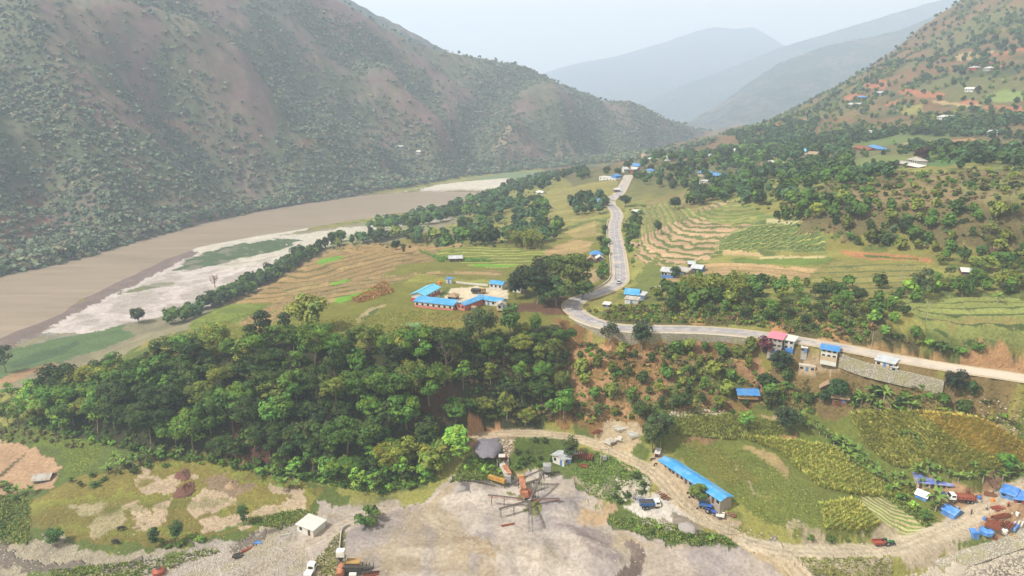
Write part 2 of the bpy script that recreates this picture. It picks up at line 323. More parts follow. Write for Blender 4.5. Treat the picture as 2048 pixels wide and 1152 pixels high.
paint([(560,500),(700,470),(860,440),(860,465),(700,490),(600,520)], '8d8f66', edge=6, nz=(14,.42,.55))
paint([(345,540),(400,508),(480,488),(560,476),(610,480),(560,500),(470,520),(400,538)], '4c6238', edge=5, bump=.8)
paint([(220,590),(280,572),(345,562),(330,573),(260,585)], '6f7350', edge=4)
paint([(370,490),(430,480),(560,462),(620,458),(540,475),(430,492),(380,505)], 'cfc9bb', edge=3)
paint([(-60,790),(-60,715),(60,690),(200,660),(260,648),(250,680),(160,712),(60,745),(-60,800)], '5d7546', edge=3, bump=.7)
paint([(-40,778),(30,745),(110,722),(112,732),(40,760),(-40,795)], 'a98a66', edge=1.5)
paint([(20,725),(120,690),(160,680),(130,708),(50,735)], '4d6640', edge=3)

paint([(940,358),(1020,345),(1110,341),(1110,350),(1000,361)], '73855c', edge=3); paint([(835,384),(870,370),(940,362),(1018,356),(1016,374),(990,384),(930,380),(870,384)], 'd2cbbd', edge=2)
paint([(90,668),(240,585),(400,505),(480,490),(560,510),(400,620),(180,665)], '9a9284', edge=4, nz=(11,.5,.62), amp=.6)
# plateau
paint([(380,645),(470,600),(600,530),(680,488),(900,480),(1090,490),(1220,440),(1225,560),(1130,600),(1120,650),(900,680),(800,700),(640,690),(520,690),(400,700)], '75762f', edge=1)
paint([(380,650),(450,604),(560,610),(640,600),(560,640),(450,640),(420,690)], '6b7a30', '5d6a2c', 5, [(380,640),(640,590)], nz=None)
paint([(440,606),(520,560),(600,528),(680,490),(760,486),(900,488),(930,500),(880,520),(800,530),(760,560),(700,585),(650,600),(560,603),(470,608)], '9c8358', '57502a', 4.6, [(430,600),(560,560),(700,535),(860,500)], step=.5, warp=2, fr=.42)
paint([(560,575),(640,560),(700,560),(860,545),(1005,540),(1005,555),(900,548),(800,560),(740,590),(660,605),(600,600)], 'a08a5e', '554f2a', 4.6, [(560,585),(700,560),(860,548),(1000,552)], step=.5, warp=2, fr=.42)
paint([(690,490),(900,488),(930,496),(800,505),(680,505)], 'a98d60', '75622f', 5, [(680,500),(930,490)], warp=2)
paint([(870,500),(930,492),(1090,497),(1090,520),(1000,540),(930,530),(870,515)], '6f7b30', '8c8a48', 5, [(870,510),(1090,505)])
paint([(840,548),(900,556),(1000,560),(1005,575),(860,575),(800,570)], '82803a', '6f722e', 7, [(820,560),(1000,565)])
paint([(480,645),(560,600),(600,590),(640,600),(580,620),(520,660)], 'a1865f', '6f6a3a', 4, [(500,650),(590,600)], step=.3)
for q in ([(665,602),(700,590),(740,578),(765,576),(720,594),(680,606)], [(630,525),(655,516),(690,512),(670,522),(640,530)], [(660,568),(690,558),(700,560),(670,572)], [(945,528),(1030,529),(1030,533),(950,533)], [(843,618),(862,622),(858,626),(840,622)]): paint(q, '6ca02a', edge=.8)
paint([(700,606),(740,588),(775,575),(760,592),(710,608)], '8e6a42', edge=.8)
paint([(1090,498),(1150,480),(1185,484),(1170,506),(1090,512)], 'b09468', '7c7a3c', 4, [(1090,505),(1190,485)], step=.3)
paint([(1130,462),(1190,440),(1200,470),(1150,480)], 'a28f5c', '74743a', 5, [(1130,470),(1200,450)], step=.3)
paint([(1060,420),(1100,385),(1180,365),(1240,360),(1230,400),(1180,440),(1100,450)], '928a4e', '57602e', 5, [(1060,410),(1230,385)], step=.4)
paint([(1155,545),(1210,535),(1215,555),(1170,570)], 'a9966c', edge=1.5)
paint([(710,640),(735,618),(770,608),(772,612),(742,624),(722,642),(716,652)], 'a89a72', edge=.6); paint([(722,638),(745,622),(760,615),(745,632),(730,640)], '52602e', edge=.6)
paint([(860,592),(905,575),(950,572),(1010,580),(1020,600),(960,600),(930,606),(880,600)], 'd6c9ae', edge=1.2, bump=.3)
paint([(870,600),(890,575),(905,575),(885,600)], '5d6a33', edge=1)
paint([(930,622),(1040,612),(1040,640),(930,650),(850,640)], '7c7032', edge=2); paint([(840,620),(940,636),(940,670),(850,680)], '84783a', '6c6e30', 5, [(840,650),(940,640)])
paint([(795,668),(840,665),(840,690),(800,690)], '8f7d6e', edge=1.5)
paint([(1020,610),(1130,595),(1130,630),(1020,625)], '6a4c38', edge=2)
# right of the road
paint([(1260,440),(1300,400),(1400,375),(1420,400),(1340,440),(1290,460)], '8a7d4c', '5f6034', 5, [(1260,430),(1400,395)], step=.5)
paint([(1270,510),(1290,470),(1350,440),(1430,405),(1480,400),(1520,440),(1500,470),(1440,500),(1420,520),(1360,530),(1290,530)], 'c2a480', '465426', 5.2, [(1278,440),(1290,487),(1308,503),(1355,514),(1430,517),(1500,517)], shift=(.6, .8), step=1.0, warp=.9, fr=.3)
paint([(1250,440),(1262,420),(1340,400),(1400,430),(1330,450),(1280,475)], '9a9058', '52602e', 5, [(1278,440),(1290,487),(1308,503),(1355,514),(1430,517),(1500,517)], shift=(.6, .8), step=.8, fr=.42)
paint([(1380,430),(1480,400),(1560,440),(1540,450),(1440,450)], '8f8f50', '4f5f2a', 5, [(1278,440),(1290,487),(1308,503),(1355,514),(1430,517),(1500,517)], shift=(.6, .8), step=.8, fr=.42)
paint([(1450,470),(1520,440),(1640,455),(1660,505),(1520,500),(1420,515)], '62743a', '8a8650', 3.4, [(1430,500),(1650,480)], step=.5)
paint([(1530,438),(1600,440),(1590,447),(1530,445)], 'c5bf8e', edge=1)
paint([(1440,500),(1520,505),(1530,512),(1450,510)], 'c2a878', edge=1); paint([(1520,512),(1650,512),(1650,516),(1520,517)], 'c6b685', edge=.8)
paint([(1450,520),(1660,515),(1650,530),(1500,530)], '6b8034', edge=1.5)
paint([(1280,565),(1330,540),(1430,525),(1530,528),(1650,540),(1640,560),(1560,556),(1420,545),(1330,570)], 'b99c70', '7b6d3e', 4.2, [(1330,540),(1450,532),(1650,545)], step=.5, fr=.3)
paint([(1620,555),(1660,520),(1860,530),(1860,570),(1700,590),(1600,590)], '8a844a', '46552a', 4.2, [(1620,560),(1860,555)], step=.6, fr=.3)
paint([(1680,500),(1760,506),(1860,518),(1860,526),(1740,518),(1680,508)], 'b07f52', edge=1.2); paint([(1730,509),(1840,519),(1840,522),(1730,513)], '52682e', edge=.8)
paint([(1310,508),(1270,560),(1258,600),(1330,610),(1330,560)], '6d7636', edge=2)
paint([(1800,600),(1900,590),(2100,600),(2200,640),(2200,700),(1960,690),(1860,670)], '8c9450', '3c4a24', 3, [(1850,620),(2048,625)], step=.8, fr=.42)
paint([(1860,640),(2060,640),(2060,655),(1900,660)], 'a08e5a', edge=2, amp=.6)
# right far meadows, bare red earth, tracks
paint([(1640,330),(1760,310),(1860,315),(1860,330),(1760,345),(1650,350)], '747f44', edge=2); paint([(1840,312),(1930,312),(1950,325),(1880,334),(1840,330)], '5c7a44', edge=2)
paint([(1840,285),(1940,276),(1970,285),(1900,296),(1850,295)], 'a98058', edge=2); paint([(1700,275),(1800,262),(1950,268),(1840,284),(1720,296),(1680,290)], '66783f', edge=3)
paint([(1950,300),(2048,285),(2100,300),(2048,300)], '8d8048', edge=3)
paint([(1500,325),(1560,322),(1560,340),(1500,345)], '7f8146', edge=3)
for q in ([(1530,262),(1590,240),(1628,238),(1630,246),(1570,258)], [(1555,245),(1560,260),(1530,270),(1520,268)], [(1690,192),(1725,185),(1730,195),(1690,200)], [(1728,170),(1760,158),(1775,162),(1770,178),(1735,178)], [(1790,180),(1830,178),(1895,188),(1870,196),(1800,190)], [(1965,108),(1982,118),(2015,130),(2010,136),(1972,124)], [(1990,108),(2100,80),(2100,86),(2000,112)], [(1970,207),(2100,226),(2100,234),(1970,214)], [(1920,200),(1970,204),(1960,212),(1920,208)], [(1770,205),(1800,200),(1795,208),(1770,212)]): paint(q, 'a86e50', edge=3)
for q in ([(1890,120),(1920,108),(1990,100),(1985,110),(1920,122)],[(1860,200),(1960,210),(1955,216),(1870,206)],[(1660,283),(1740,268),(1742,271),(1660,287)],[(1810,285),(1870,284),(1868,288),(1810,289)]): paint(q, 'b09a6c', edge=2)
paint([(1800,215),(1850,205),(1850,225),(1800,232)], '8f8a4c', edge=4); paint([(1960,190),(2048,180),(2100,200),(2000,208)], '7f8f4c', edge=4)
paint([(1560,420),(1700,350),(1850,345),(2100,340),(2200,460),(2000,480),(1750,480),(1600,470)], '6e6440', edge=5); paint([(1700,380),(1850,350),(2100,340),(2100,400),(1850,420),(1720,420)], '8b7a54', edge=6, nz=(22,.4,.6)); paint([(1900,360),(2100,350),(2200,460),(2000,450)], '87864e', edge=6, nz=(30,.35,.6))
# slope above and below the road
paint([(1180,650),(1240,648),(1500,655),(1700,690),(2100,755),(2100,720),(1960,705),(1850,690),(1740,610),(1600,610),(1450,600),(1330,610),(1250,612)], '5e5a34', edge=2); 
paint([(1560,675),(1700,680),(1850,705),(1960,712),(2200,720),(2200,800),(2048,752),(1900,728),(1700,690)], 'bd9868', edge=2, nz=(9,.28,.45))
for q in ([(1540,610),(1560,610),(1568,660),(1550,668)], [(1640,640),(1690,645),(1695,685),(1645,676)], [(1380,640),(1405,632),(1412,650),(1390,652)], [(1470,600),(1480,600),(1478,640),(1468,640)]): paint(q, 'b98d5c', edge=1.5)
paint([(1900,700),(2200,700),(2200,800),(2048,750),(1940,735)], 'bd9468', edge=3, nz=(12,.35,.55))
paint([(1100,640),(1180,660),(1500,680),(1560,800),(1500,835),(1330,830),(1150,860),(1090,850),(1080,760)], '86683f', edge=4)
a_ = dict(edge=3)
paint([(1140,680),(1500,690),(1530,800),(1330,830),(1200,850),(1130,760)], 'ac8660', nz=(7,.4,.56), **a_)
paint([(1120,700),(1500,700),(1560,820),(1150,850)], '5c6630', nz=(13,.49,.6), **a_)
paint([(1160,672),(1220,680),(1225,740),(1170,735)], 'c2946a', nz=(6,.3,.45), **a_)
paint([(1560,700),(2200,780),(2200,900),(1950,860),(1700,820),(1560,830)], '7c6a42', edge=4); paint([(1600,700),(1700,730),(1690,760),(1600,745)], 'b6a080', edge=2)
paint([(1880,760),(2200,790),(2200,900),(1960,840)], '927c58', nz=(8,.35,.55), **a_); paint([(1960,790),(2048,800),(2048,840),(1990,835)], 'b3a07c', nz=(5,.4,.55), **a_)
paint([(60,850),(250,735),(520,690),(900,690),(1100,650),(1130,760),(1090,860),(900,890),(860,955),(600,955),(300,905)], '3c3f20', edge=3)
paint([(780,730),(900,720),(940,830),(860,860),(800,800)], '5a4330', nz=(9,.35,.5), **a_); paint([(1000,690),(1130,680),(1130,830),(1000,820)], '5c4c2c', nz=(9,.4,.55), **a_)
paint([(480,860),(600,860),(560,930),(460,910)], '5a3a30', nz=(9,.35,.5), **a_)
# low left
paint([(-200,830),(60,850),(300,905),(640,965),(700,990),(640,1050),(420,1100),(60,1120),(-200,1120)], '5d6b30', edge=3)
paint([(50,868),(110,868),(200,885),(200,920),(160,960),(130,945),(120,900),(60,890)], '66772e', edge=2)
paint([(-100,850),(0,878),(50,892),(110,915),(125,940),(110,975),(60,975),(0,990),(-100,1000)], 'b59677', edge=1.5, bump=.3); paint([(-2,950),(50,905),(53,906),(0,957)], '5c5236', edge=.3)
paint([(60,1000),(160,955),(290,920),(330,905),(440,910),(560,960),(640,990),(600,1050),(380,1085),(150,1080),(50,1050)], '7d7438', '66682c', 9, [(60,1010),(330,960),(600,1010)], edge=2)
paint([(160,1020),(210,1010),(240,1050),(180,1070),(150,1050)], 'a79c78', edge=4, nz=(6,.35,.5))
for q in ([(275,950),(350,965),(345,985),(290,980)], [(240,1010),(270,1000),(290,1010),(280,1050),(240,1070),(260,1030)], [(395,970),(470,975),(480,1010),(400,1040),(380,1025)], [(300,1000),(350,990),(330,1030),(300,1060),(260,1080)], [(400,1045),(500,1020),(610,1000),(600,1030),(500,1050),(410,1060)], [(270,925),(340,955),(400,955),(330,972),(285,950)], [(520,975),(600,990),(590,1005),(530,990)]): paint(q, 'bfab90', edge=2.5, nz=(5,.2,.38))
paint([(400,960),(470,958),(520,970),(500,985),(420,985)], '8e7a62', edge=2); paint([(170,1020),(560,990),(560,1000),(180,1032)], '63702e', edge=3, amp=.4)
# stream bed and stone flats
paint([(-200,1060),(60,1075),(160,1095),(300,1105),(420,1100),(560,1050),(700,1030),(720,1200),(400,1240),(-200,1240)], 'b0a690', edge=4, bump=.9)
paint([(60,1060),(100,1090),(60,1100),(0,1070)], '7d8454', edge=3, nz=(7,.4,.5)); paint([(-60,1082),(20,1088),(25,1110),(60,1125),(200,1128),(350,1118),(470,1092),(560,1050),(600,1045),(480,1105),(370,1130),(200,1146),(40,1148),(-20,1115)], '6f665c', edge=1.5, bump=.15)
paint([(90,1142),(200,1138),(300,1125),(420,1095),(430,1100),(300,1145),(200,1160),(60,1160)], '6a7c38', edge=3, nz=(8,.35,.5)); paint([(360,1090),(480,1060),(560,1040),(600,1030),(590,1020),(500,1045),(400,1078)], '5e7630', edge=2)
paint([(280,1110),(600,1060),(640,1080),(640,1200),(250,1200)], 'bcb2a8', edge=4, nz=(6,.35,.5), bump=1)
# quarry yard
paint([(640,1000),(760,1012),(850,995),(890,965),(935,955),(990,975),(1060,935),(1110,940),(1180,1000),(1240,1040),(1330,1070),(1480,1085),(1560,1130),(1700,1260),(600,1260),(600,1090)], 'b4a99e', edge=2.5, bump=.2)
yw, ym = paint([(660,1030),(760,1015),(850,1000),(890,970),(990,980),(1060,940),(1110,945),(1180,1005),(1240,1045),(1330,1075),(1480,1088),(1600,1160),(1600,1230),(620,1230)], 'b4a99e', edge=3, bump=.2)
ya = fbm(GX[yw], GY[yw], 26, 5, 201); yb = fbm(GX[yw]*.6, GY[yw], 15, 5, 207); yc = fbm(GX[yw], GY[yw]*.5, 8, 4, 213)
lay(ym*smooth(.46, .62, ya)*.85, 'a3988f', yw); lay(ym*smooth(.5, .66, yb)*.8, 'a69679', yw); lay(ym*smooth(.52, .7, yc)*.7, '938b8c', yw); lay(ym*smooth(.55, .72, fbm(GX[yw], GY[yw], 19, 4, 219))*.8, 'c9bfb4', yw)
if 0: paint([(700,1060),(900,1000),(1150,1010),(1250,1060),(1100,1130),(800,1140)], 'bfb3a0', edge=6, nz=(18,.4,.6)); paint([(880,1050),(1100,1040),(1160,1120),(950,1180),(850,1120)], 'a3937c', edge=6, nz=(16,.4,.58))
paint([(1095,995),(1160,992),(1172,1028),(1120,1040),(1088,1028)], '8d8789', edge=3, soft=2, amp=.9); paint([(1140,1055),(1200,1060),(1225,1090),(1230,1120),(1190,1110),(1160,1085)], '85787a', edge=1.5)
paint([(1160,1010),(1215,1005),(1220,1040),(1180,1050),(1145,1045)], 'b09878', edge=2.5); paint([(1255,1080),(1290,1085),(1300,1110),(1280,1150),(1250,1200),(1220,1160),(1270,1120)], '6d5e57', edge=1.5, bump=.1)
paint([(905,965),(935,965),(935,982),(912,982)], '6e6868', edge=1.5); paint([(1010,980),(1070,990),(1080,1030),(1040,1020)], '6a6c3c', edge=2, nz=(4,.4,.5))
paint([(880,1070),(960,1075),(1000,1110),(900,1110)], '9f8a6a', edge=4, nz=(7,.4,.55))
paint([(930,885),(985,868),(1010,880),(1010,905),(985,912),(955,905)], '77727a', edge=1, bump=.6); paint([(925,885),(960,838),(1000,850),(1040,858),(1010,870),(960,878),(935,895)], 'b98d66', edge=2)
paint([(940,905),(960,905),(1000,940),(985,950),(960,930)], 'b9ac98', edge=1.5)
paint([(1010,880),(1090,868),(1140,885),(1110,930),(1060,935),(1010,945),(1000,915)], '5a6b2f', edge=2, bump=.8); paint([(1000,875),(1030,870),(1020,925),(1005,935)], '938066', edge=1.5)
paint([(1100,925),(1200,905),(1270,930),(1300,960),(1300,985),(1240,1010),(1180,990),(1130,960)], '66753a', edge=2.5, bump=.8); paint([(1205,945),(1240,945),(1245,985),(1225,1000),(1205,970)], '9a9080', edge=1.5)
paint([(1235,965),(1290,960),(1300,985),(1250,1000)], 'bdb5a2', edge=2.5, nz=(4,.35,.5)); paint([(1120,945),(1180,1000),(1220,1010),(1200,990),(1140,940)], 'b2a58e', edge=3, nz=(4,.3,.45))
paint([(1250,1010),(1290,990),(1340,985),(1400,1045),(1410,1065),(1350,1065),(1280,1035)], 'cfc8bd', edge=2); paint([(1330,1030),(1400,1045),(1410,1065),(1350,1062)], '8d8276', edge=2)
paint([(1215,1035),(1245,1020),(1290,1035),(1340,1058),(1440,1070),(1480,1085),(1470,1095),(1380,1092),(1300,1080),(1230,1055)], '58692d', edge=2, bump=.8)
paint([(1130,880),(1240,845),(1280,860),(1280,880),(1250,895),(1280,925),(1320,950),(1330,985),(1430,1060),(1580,1100),(1600,1180),(1500,1100),(1380,1030),(1290,950),(1200,905)], 'baa684', edge=2, bump=.35)
paint([(1200,870),(1225,845),(1270,850),(1285,870),(1260,885),(1220,890)], 'b3a183', edge=1.5)
paint([(1290,920),(1325,900),(1465,1030),(1480,1040),(1440,1050),(1370,1010)], 'b5a285', edge=1.5); paint([(1480,1085),(1540,1075),(1560,1098),(1500,1100)], '6e6866', edge=1.5, bump=.15)
# right fields below the slope
paint([(1330,830),(1560,820),(1640,830),(1760,820),(1960,840),(2200,860),(2200,1000),(1850,1010),(1870,1060),(1700,1090),(1560,1060),(1480,1020),(1340,900),(1280,880)], '6b7330', edge=2)
paint([(1380,870),(1430,865),(1440,885),(1410,895),(1370,890)], '8d7250', edge=1.5); paint([(1340,895),(1440,905),(1560,1000),(1620,1010),(1560,1040),(1480,1000)], '727030', edge=4, nz=(14,.42,.55))
paint([(1480,893),(1510,892),(1550,910),(1575,935),(1580,965),(1565,950),(1530,920),(1490,900)], 'a89467', edge=.8); paint([(1510,970),(1560,975),(1570,995),(1530,1010)], '8c7a4e', edge=2, nz=(6,.4,.5))
paint([(1470,925),(1480,935),(1520,990),(1515,992),(1470,935)], 'a59a78', edge=.8, nz=(3,.4,.5)); paint([(1550,870),(1600,868),(1600,885),(1555,888)], 'a77f5c', edge=1.5)
paint([(1500,830),(1560,835),(1555,850),(1520,835)], 'b49a76', edge=1); paint([(1600,870),(1660,865),(1650,890),(1590,895)], '6c7a30', edge=2)
paint([(1730,830),(1960,835),(2100,900),(2100,960),(1950,950),(1800,930)], '6b7332', '4c5a24', 5, [(1700,830),(1850,940)], edge=1.5); paint([(1830,825),(1960,840),(2060,900),(2060,930),(1960,915),(1880,860)], 'ab9345', '8a7a38', 5, [(1830,830),(2048,930)], edge=1.5)
paint([(1950,835),(2048,885),(2048,893),(1950,845)], 'b59b70', edge=1); paint([(1715,990),(1760,990),(1800,1010),(1862,1055),(1850,1066),(1800,1070),(1780,1055),(1720,1010)], 'c9bb8c', '5f7436', 1.3, [(1715,1000),(1780,1045),(1860,1060)], edge=1, warp=.4, fr=.5)
paint([(1560,1060),(1640,1050),(1700,1075),(1760,1080),(1850,1070),(1790,1120),(1600,1110)], 'b3a58a', edge=3, nz=(7,.35,.5)); paint([(1540,1100),(1760,1110),(1800,1160),(1800,1240),(1650,1200)], '7f7c4e', edge=3); paint([(1550,1105),(1780,1118),(1760,1160),(1640,1150)], 'a69c7c', edge=3, nz=(6,.4,.5))
paint([(1550,1110),(1660,1150),(1700,1175),(1640,1165),(1560,1125)], '6c6862', edge=1, bump=.1)
paint([(1790,1080),(1880,1065),(1980,1030),(2200,950),(2200,1060),(2000,1080),(1860,1130),(1800,1140)], 'b9aa92', edge=2); paint([(1840,965),(2048,960),(2200,960),(2200,1040),(1960,1060),(1900,1060)], 'b08f6c', edge=2, nz=(10,.25,.4)); 
paint([(1850,1150),(2048,1075),(2200,1030),(2200,1140),(2048,1130),(1870,1170)], 'a49a8e', edge=2, bump=1); paint([(1860,1165),(2048,1128),(2200,1100),(2200,1260),(1800,1260)], '83776a', edge=2, bump=.5)
paint([(1900,1085),(1990,1060),(2000,1070),(1920,1100)], '687538', edge=2)
# cliffs and bare scars on the left mountain
for q in ([(960,325),(985,290),(1015,258),(1050,262),(1060,290),(1040,315),(990,318)], [(1100,318),(1110,300),(1140,295),(1150,315)]): paint(q, 'b09a84', edge=14, nz=(16,.42,.56))
for q in ([(975,215),(1000,198),(1000,205),(980,218)], [(0,420),(60,400),(100,450),(60,480),(0,470)], [(-50,460),(90,470),(120,500),(0,540),(-50,540)], [(330,250),(400,280),(410,300),(350,275)], [(590,300),(620,280),(640,290),(610,310)]): paint(q, '8a5f4c', edge=10, amp=.7)
# tyre marks swept over the yard
for k in range(46):
    u0, v0 = random.uniform(680, 1250), random.uniform(1010, 1150); a = random.choice([0, .25, -.3, .9]); l_ = random.uniform(60, 190); cvt = random.uniform(-40, 40)
    q = spline([hit(u0+l_*f*math.cos(a)+cvt*f*f*.4, v0+l_*f*math.sin(a)*.5+cvt*f*f*.4) for f in (0, .33, .66, 1)], 3); w = window(q, 5); d, _, _ = pdist(GX[w], GY[w], q)
    lay((np.exp(-((d-.9)/.35)**2)*.28+np.exp(-(d/2.2)**2)*.12)*np.clip(fbm(GX[w], GY[w], 9, 2, 90)*1.8-.4, 0, 1), random.choice(['8b7d6c', 'd9cfc0', '94897c']), w)
# wheel ruts and wear on the tracks
for nm, hw, c in (('yard', 2.3, 'd2c0a2'), ('east', 2.6, 'cdbfa6'), ('west', 2.8, 'bdb0a0')):
    q = trk[nm]; w = window(q, 8); d, _, _ = pdist(GX[w], GY[w], q)
    e = (fbm(GX[w], GY[w], 5, 3, 71)-.5)*2.2
    lay(smooth(hw+.8, hw-.2, d+e)*.9, c, w); lay(np.exp(-((d-.95)/.35)**2)*.45, '7d6c55', w)
lay(np.clip(RIV, 0, 1), '7a6a60')
# ------------------------------------------------------------------ materials
MAT = {}
def node(nt, t, **k):
    n = nt.nodes.new(t)
    for a, b in k.items(): setattr(n, a, b)
    return n
def basemat(name, rough=.9):
    m = bpy.data.materials.new(name); m.use_nodes = True; b = m.node_tree.nodes['Principled BSDF']; b.inputs['Roughness'].default_value = rough
    b.inputs['Specular IOR Level'].default_value = .25
    MAT[name] = m; return m, m.node_tree, b
def noise_node(nt, scale, det=4, obj=False):
    tc = node(nt, 'ShaderNodeTexCoord'); n = node(nt, 'ShaderNodeTexNoise'); n.inputs['Scale'].default_value = scale; n.inputs['Detail'].default_value = det
    nt.links.new(tc.outputs['Object'], n.inputs['Vector']); return n
def mathn(nt, op, a, b=None, c=None):
    n = node(nt, 'ShaderNodeMath', operation=op)
    for i, v in enumerate((a, b, c)):
        if v is None: continue
        if isinstance(v, (int, float)): n.inputs[i].default_value = v
        else: nt.links.new(v, n.inputs[i])
    return n.outputs[0]
def mixn(nt, fac, a, b, mode='MIX'):
    n = node(nt, 'ShaderNodeMix', data_type='RGBA', blend_type=mode)
    for s, v in ((0, fac), (6, a), (7, b)):
        if isinstance(v, (int, float)): n.inputs[s].default_value = v
        elif isinstance(v, (list, tuple)): n.inputs[s].default_value = (*v, 1)
        else: nt.links.new(v, n.inputs[s])
    return n.outputs[2]
def ramp(nt, fac, lo, hi, a=0., b=1.):
    n = node(nt, 'ShaderNodeMapRange'); nt.links.new(fac, n.inputs[0]); n.inputs[1].default_value = lo; n.inputs[2].default_value = hi; n.inputs[3].default_value = a; n.inputs[4].default_value = b
    return n.outputs[0]
def bump(nt, b, h, strength, dist):
    n = node(nt, 'ShaderNodeBump'); n.inputs['Strength'].default_value = strength; n.inputs['Distance'].default_value = dist
    nt.links.new(h, n.inputs['Height']); nt.links.new(n.outputs[0], b.inputs['Normal'])
m, t, b = basemat('ground', .95)
def attr(t, nm): return node(t, 'ShaderNodeAttribute', attribute_name=nm)
a1, a2, s_, k_, bu_ = attr(t, 'cover'), attr(t, 'bank'), attr(t, 'terrace'), attr(t, 'terrace_width'), attr(t, 'rough')
nz1 = noise_node(t, .9, 6); nz2 = noise_node(t, .13, 5); nz3 = noise_node(t, 3.2, 3)
ss = mathn(t, 'ADD', s_.outputs['Fac'], ramp(t, nz2.outputs[0], .3, .7, -.22, .22)); ss = mathn(t, 'ADD', ss, ramp(t, nz1.outputs[0], .3, .7, -.08, .08))
fr = mathn(t, 'FRACT', ss); tri = mathn(t, 'ABSOLUTE', mathn(t, 'SUBTRACT', fr, .5))
hw = mathn(t, 'MULTIPLY', k_.outputs['Fac'], .5)
dd = mathn(t, 'SUBTRACT', hw, tri); sm_ = ramp(t, dd, -.05, .05)
ok = mathn(t, 'GREATER_THAN', k_.outputs['Fac'], .04); sm_ = mathn(t, 'MULTIPLY', mathn(t, 'MULTIPLY', sm_, ok), ramp(t, nz1.outputs[0], .3, .5, .55, 1))
# each terrace tread has its own shade
wn = node(t, 'ShaderNodeTexWhiteNoise', noise_dimensions='1D'); t.links.new(mathn(t, 'FLOOR', mathn(t, 'ADD', ss, .5)), wn.inputs['W'])
tv = mathn(t, 'ADD', 1.0, mathn(t, 'MULTIPLY', ok, ramp(t, wn.outputs['Value'], 0, 1, -.16, .16)))
c = mixn(t, sm_, a1.outputs['Color'], a2.outputs['Color'])
v1 = ramp(t, nz1.outputs[0], .25, .75, .74, 1.26); v2 = ramp(t, nz2.outputs[0], .25, .75, .82, 1.18); v3 = ramp(t, nz3.outputs[0], .3, .75, .88, 1.13)
v = mathn(t, 'MULTIPLY', mathn(t, 'MULTIPLY', v1, v2), mathn(t, 'MULTIPLY', v3, tv))
sc_ = node(t, 'ShaderNodeVectorMath', operation='SCALE'); t.links.new(c, sc_.inputs[0]); t.links.new(v, sc_.inputs['Scale'])
t.links.new(sc_.outputs[0], b.inputs['Base Color'])
bh = mathn(t, 'MULTIPLY', mathn(t, 'ADD', nz1.outputs[0], mathn(t, 'MULTIPLY', nz3.outputs[0], .5)), bu_.outputs['Fac'])
bump(t, b, bh, 1.0, 1.1)
# ------------------------------------------------------------------ meshes from arrays
def mesh_np(name, V, Fq, mat=None, smooth_=False, cols=None, parent=None):
    me = bpy.data.meshes.new(name); V = np.asarray(V, np.float32); Fq = np.asarray(Fq, np.int32); k = Fq.shape[1]
    me.vertices.add(len(V)); me.vertices.foreach_set('co', V.ravel())
    me.loops.add(Fq.size); me.loops.foreach_set('vertex_index', Fq.ravel())
    me.polygons.add(len(Fq)); me.polygons.foreach_set('loop_start', np.arange(0, Fq.size, k, dtype=np.int32)); me.polygons.foreach_set('loop_total', np.full(len(Fq), k, np.int32))
    if smooth_: me.polygons.foreach_set('use_smooth', np.ones(len(Fq), bool))
    me.update(calc_edges=True)
    if cols is not None:
        at = me.attributes.new('tint', 'FLOAT_COLOR', 'POINT'); c4 = np.ones((len(V), 4), np.float32); c4[:, :3] = cols; at.data.foreach_set('color', c4.ravel())
    if mat: me.materials.append(MAT[mat])
    o = bpy.data.objects.new(name, me); COL.objects.link(o)
    if parent: o.parent = parent
    return o
def struct(o, kind='structure', label=None):
    o['kind'] = kind
    if label: o['label'] = label
    return o
def grid_faces(nr, na):
    i = np.arange(nr*na).reshape(nr, na)
    return np.stack([i[:-1,:-1], i[:-1,1:], i[1:,1:], i[1:,:-1]], -1).reshape(-1, 4)[:, ::-1]
g = mesh_np('ground', np.stack([GX, GY, GZ], -1).reshape(-1, 3), grid_faces(NR, NA), 'ground', True)
me = g.data
for nm, arr in (('cover', C1), ('bank', C2)):
    c4 = np.ones((GZ.size, 4), np.float32); c4[:, :3] = arr.reshape(-1, 3); me.attributes.new(nm, 'FLOAT_COLOR', 'POINT').data.foreach_set('color', c4.ravel())
for nm, arr in (('terrace', SS), ('terrace_width', SM), ('rough', BU)): me.attributes.new(nm, 'FLOAT', 'POINT').data.foreach_set('value', arr.astype(np.float32).ravel())
struct(g, label='valley land with terraced fields, earth slopes, sand bars and quarry yard')
# river
m, t, b = basemat('river_water', .35); n1 = noise_node(t, .02, 5); n2 = noise_node(t, .5, 4)
mp = node(t, 'ShaderNodeMapping'); tc = node(t, 'ShaderNodeTexCoord'); t.links.new(tc.outputs['Object'], mp.inputs[0]); mp.inputs['Rotation'].default_value = (0, 0, math.radians(-55)); mp.inputs['Scale'].default_value = (.012, .12, 1); t.links.new(mp.outputs[0], n1.inputs['Vector']); n1.inputs['Scale'].default_value = 1.0
t.links.new(mixn(t, ramp(t, n1.outputs[0], .35, .65), lin('877868'), lin('766a58')), b.inputs['Base Color']); b.inputs['Specular IOR Level'].default_value = .3; bump(t, b, n2.outputs[0], .35, .5)
rp = [P(u, v, -5) for u, v in [(-900,900),(-900,600),(0,520),(400,425),(850,360),(1100,335),(1300,300),(1460,266),(1440,280),(1250,345),(1100,365),(1000,400),(800,440),(640,465),(400,515),(200,600),(0,690),(-200,800)]]
bm = bmesh.new(); bm.faces.new([bm.verts.new((p[0], p[1], -5.0)) for p in rp]); bmesh.ops.triangulate(bm, faces=bm.faces[:])
me = bpy.data.meshes.new('river'); bm.to_mesh(me); me.materials.append(MAT['river_water']); o = bpy.data.objects.new('river', me); COL.objects.link(o); struct(o, label='wide muddy brown river')
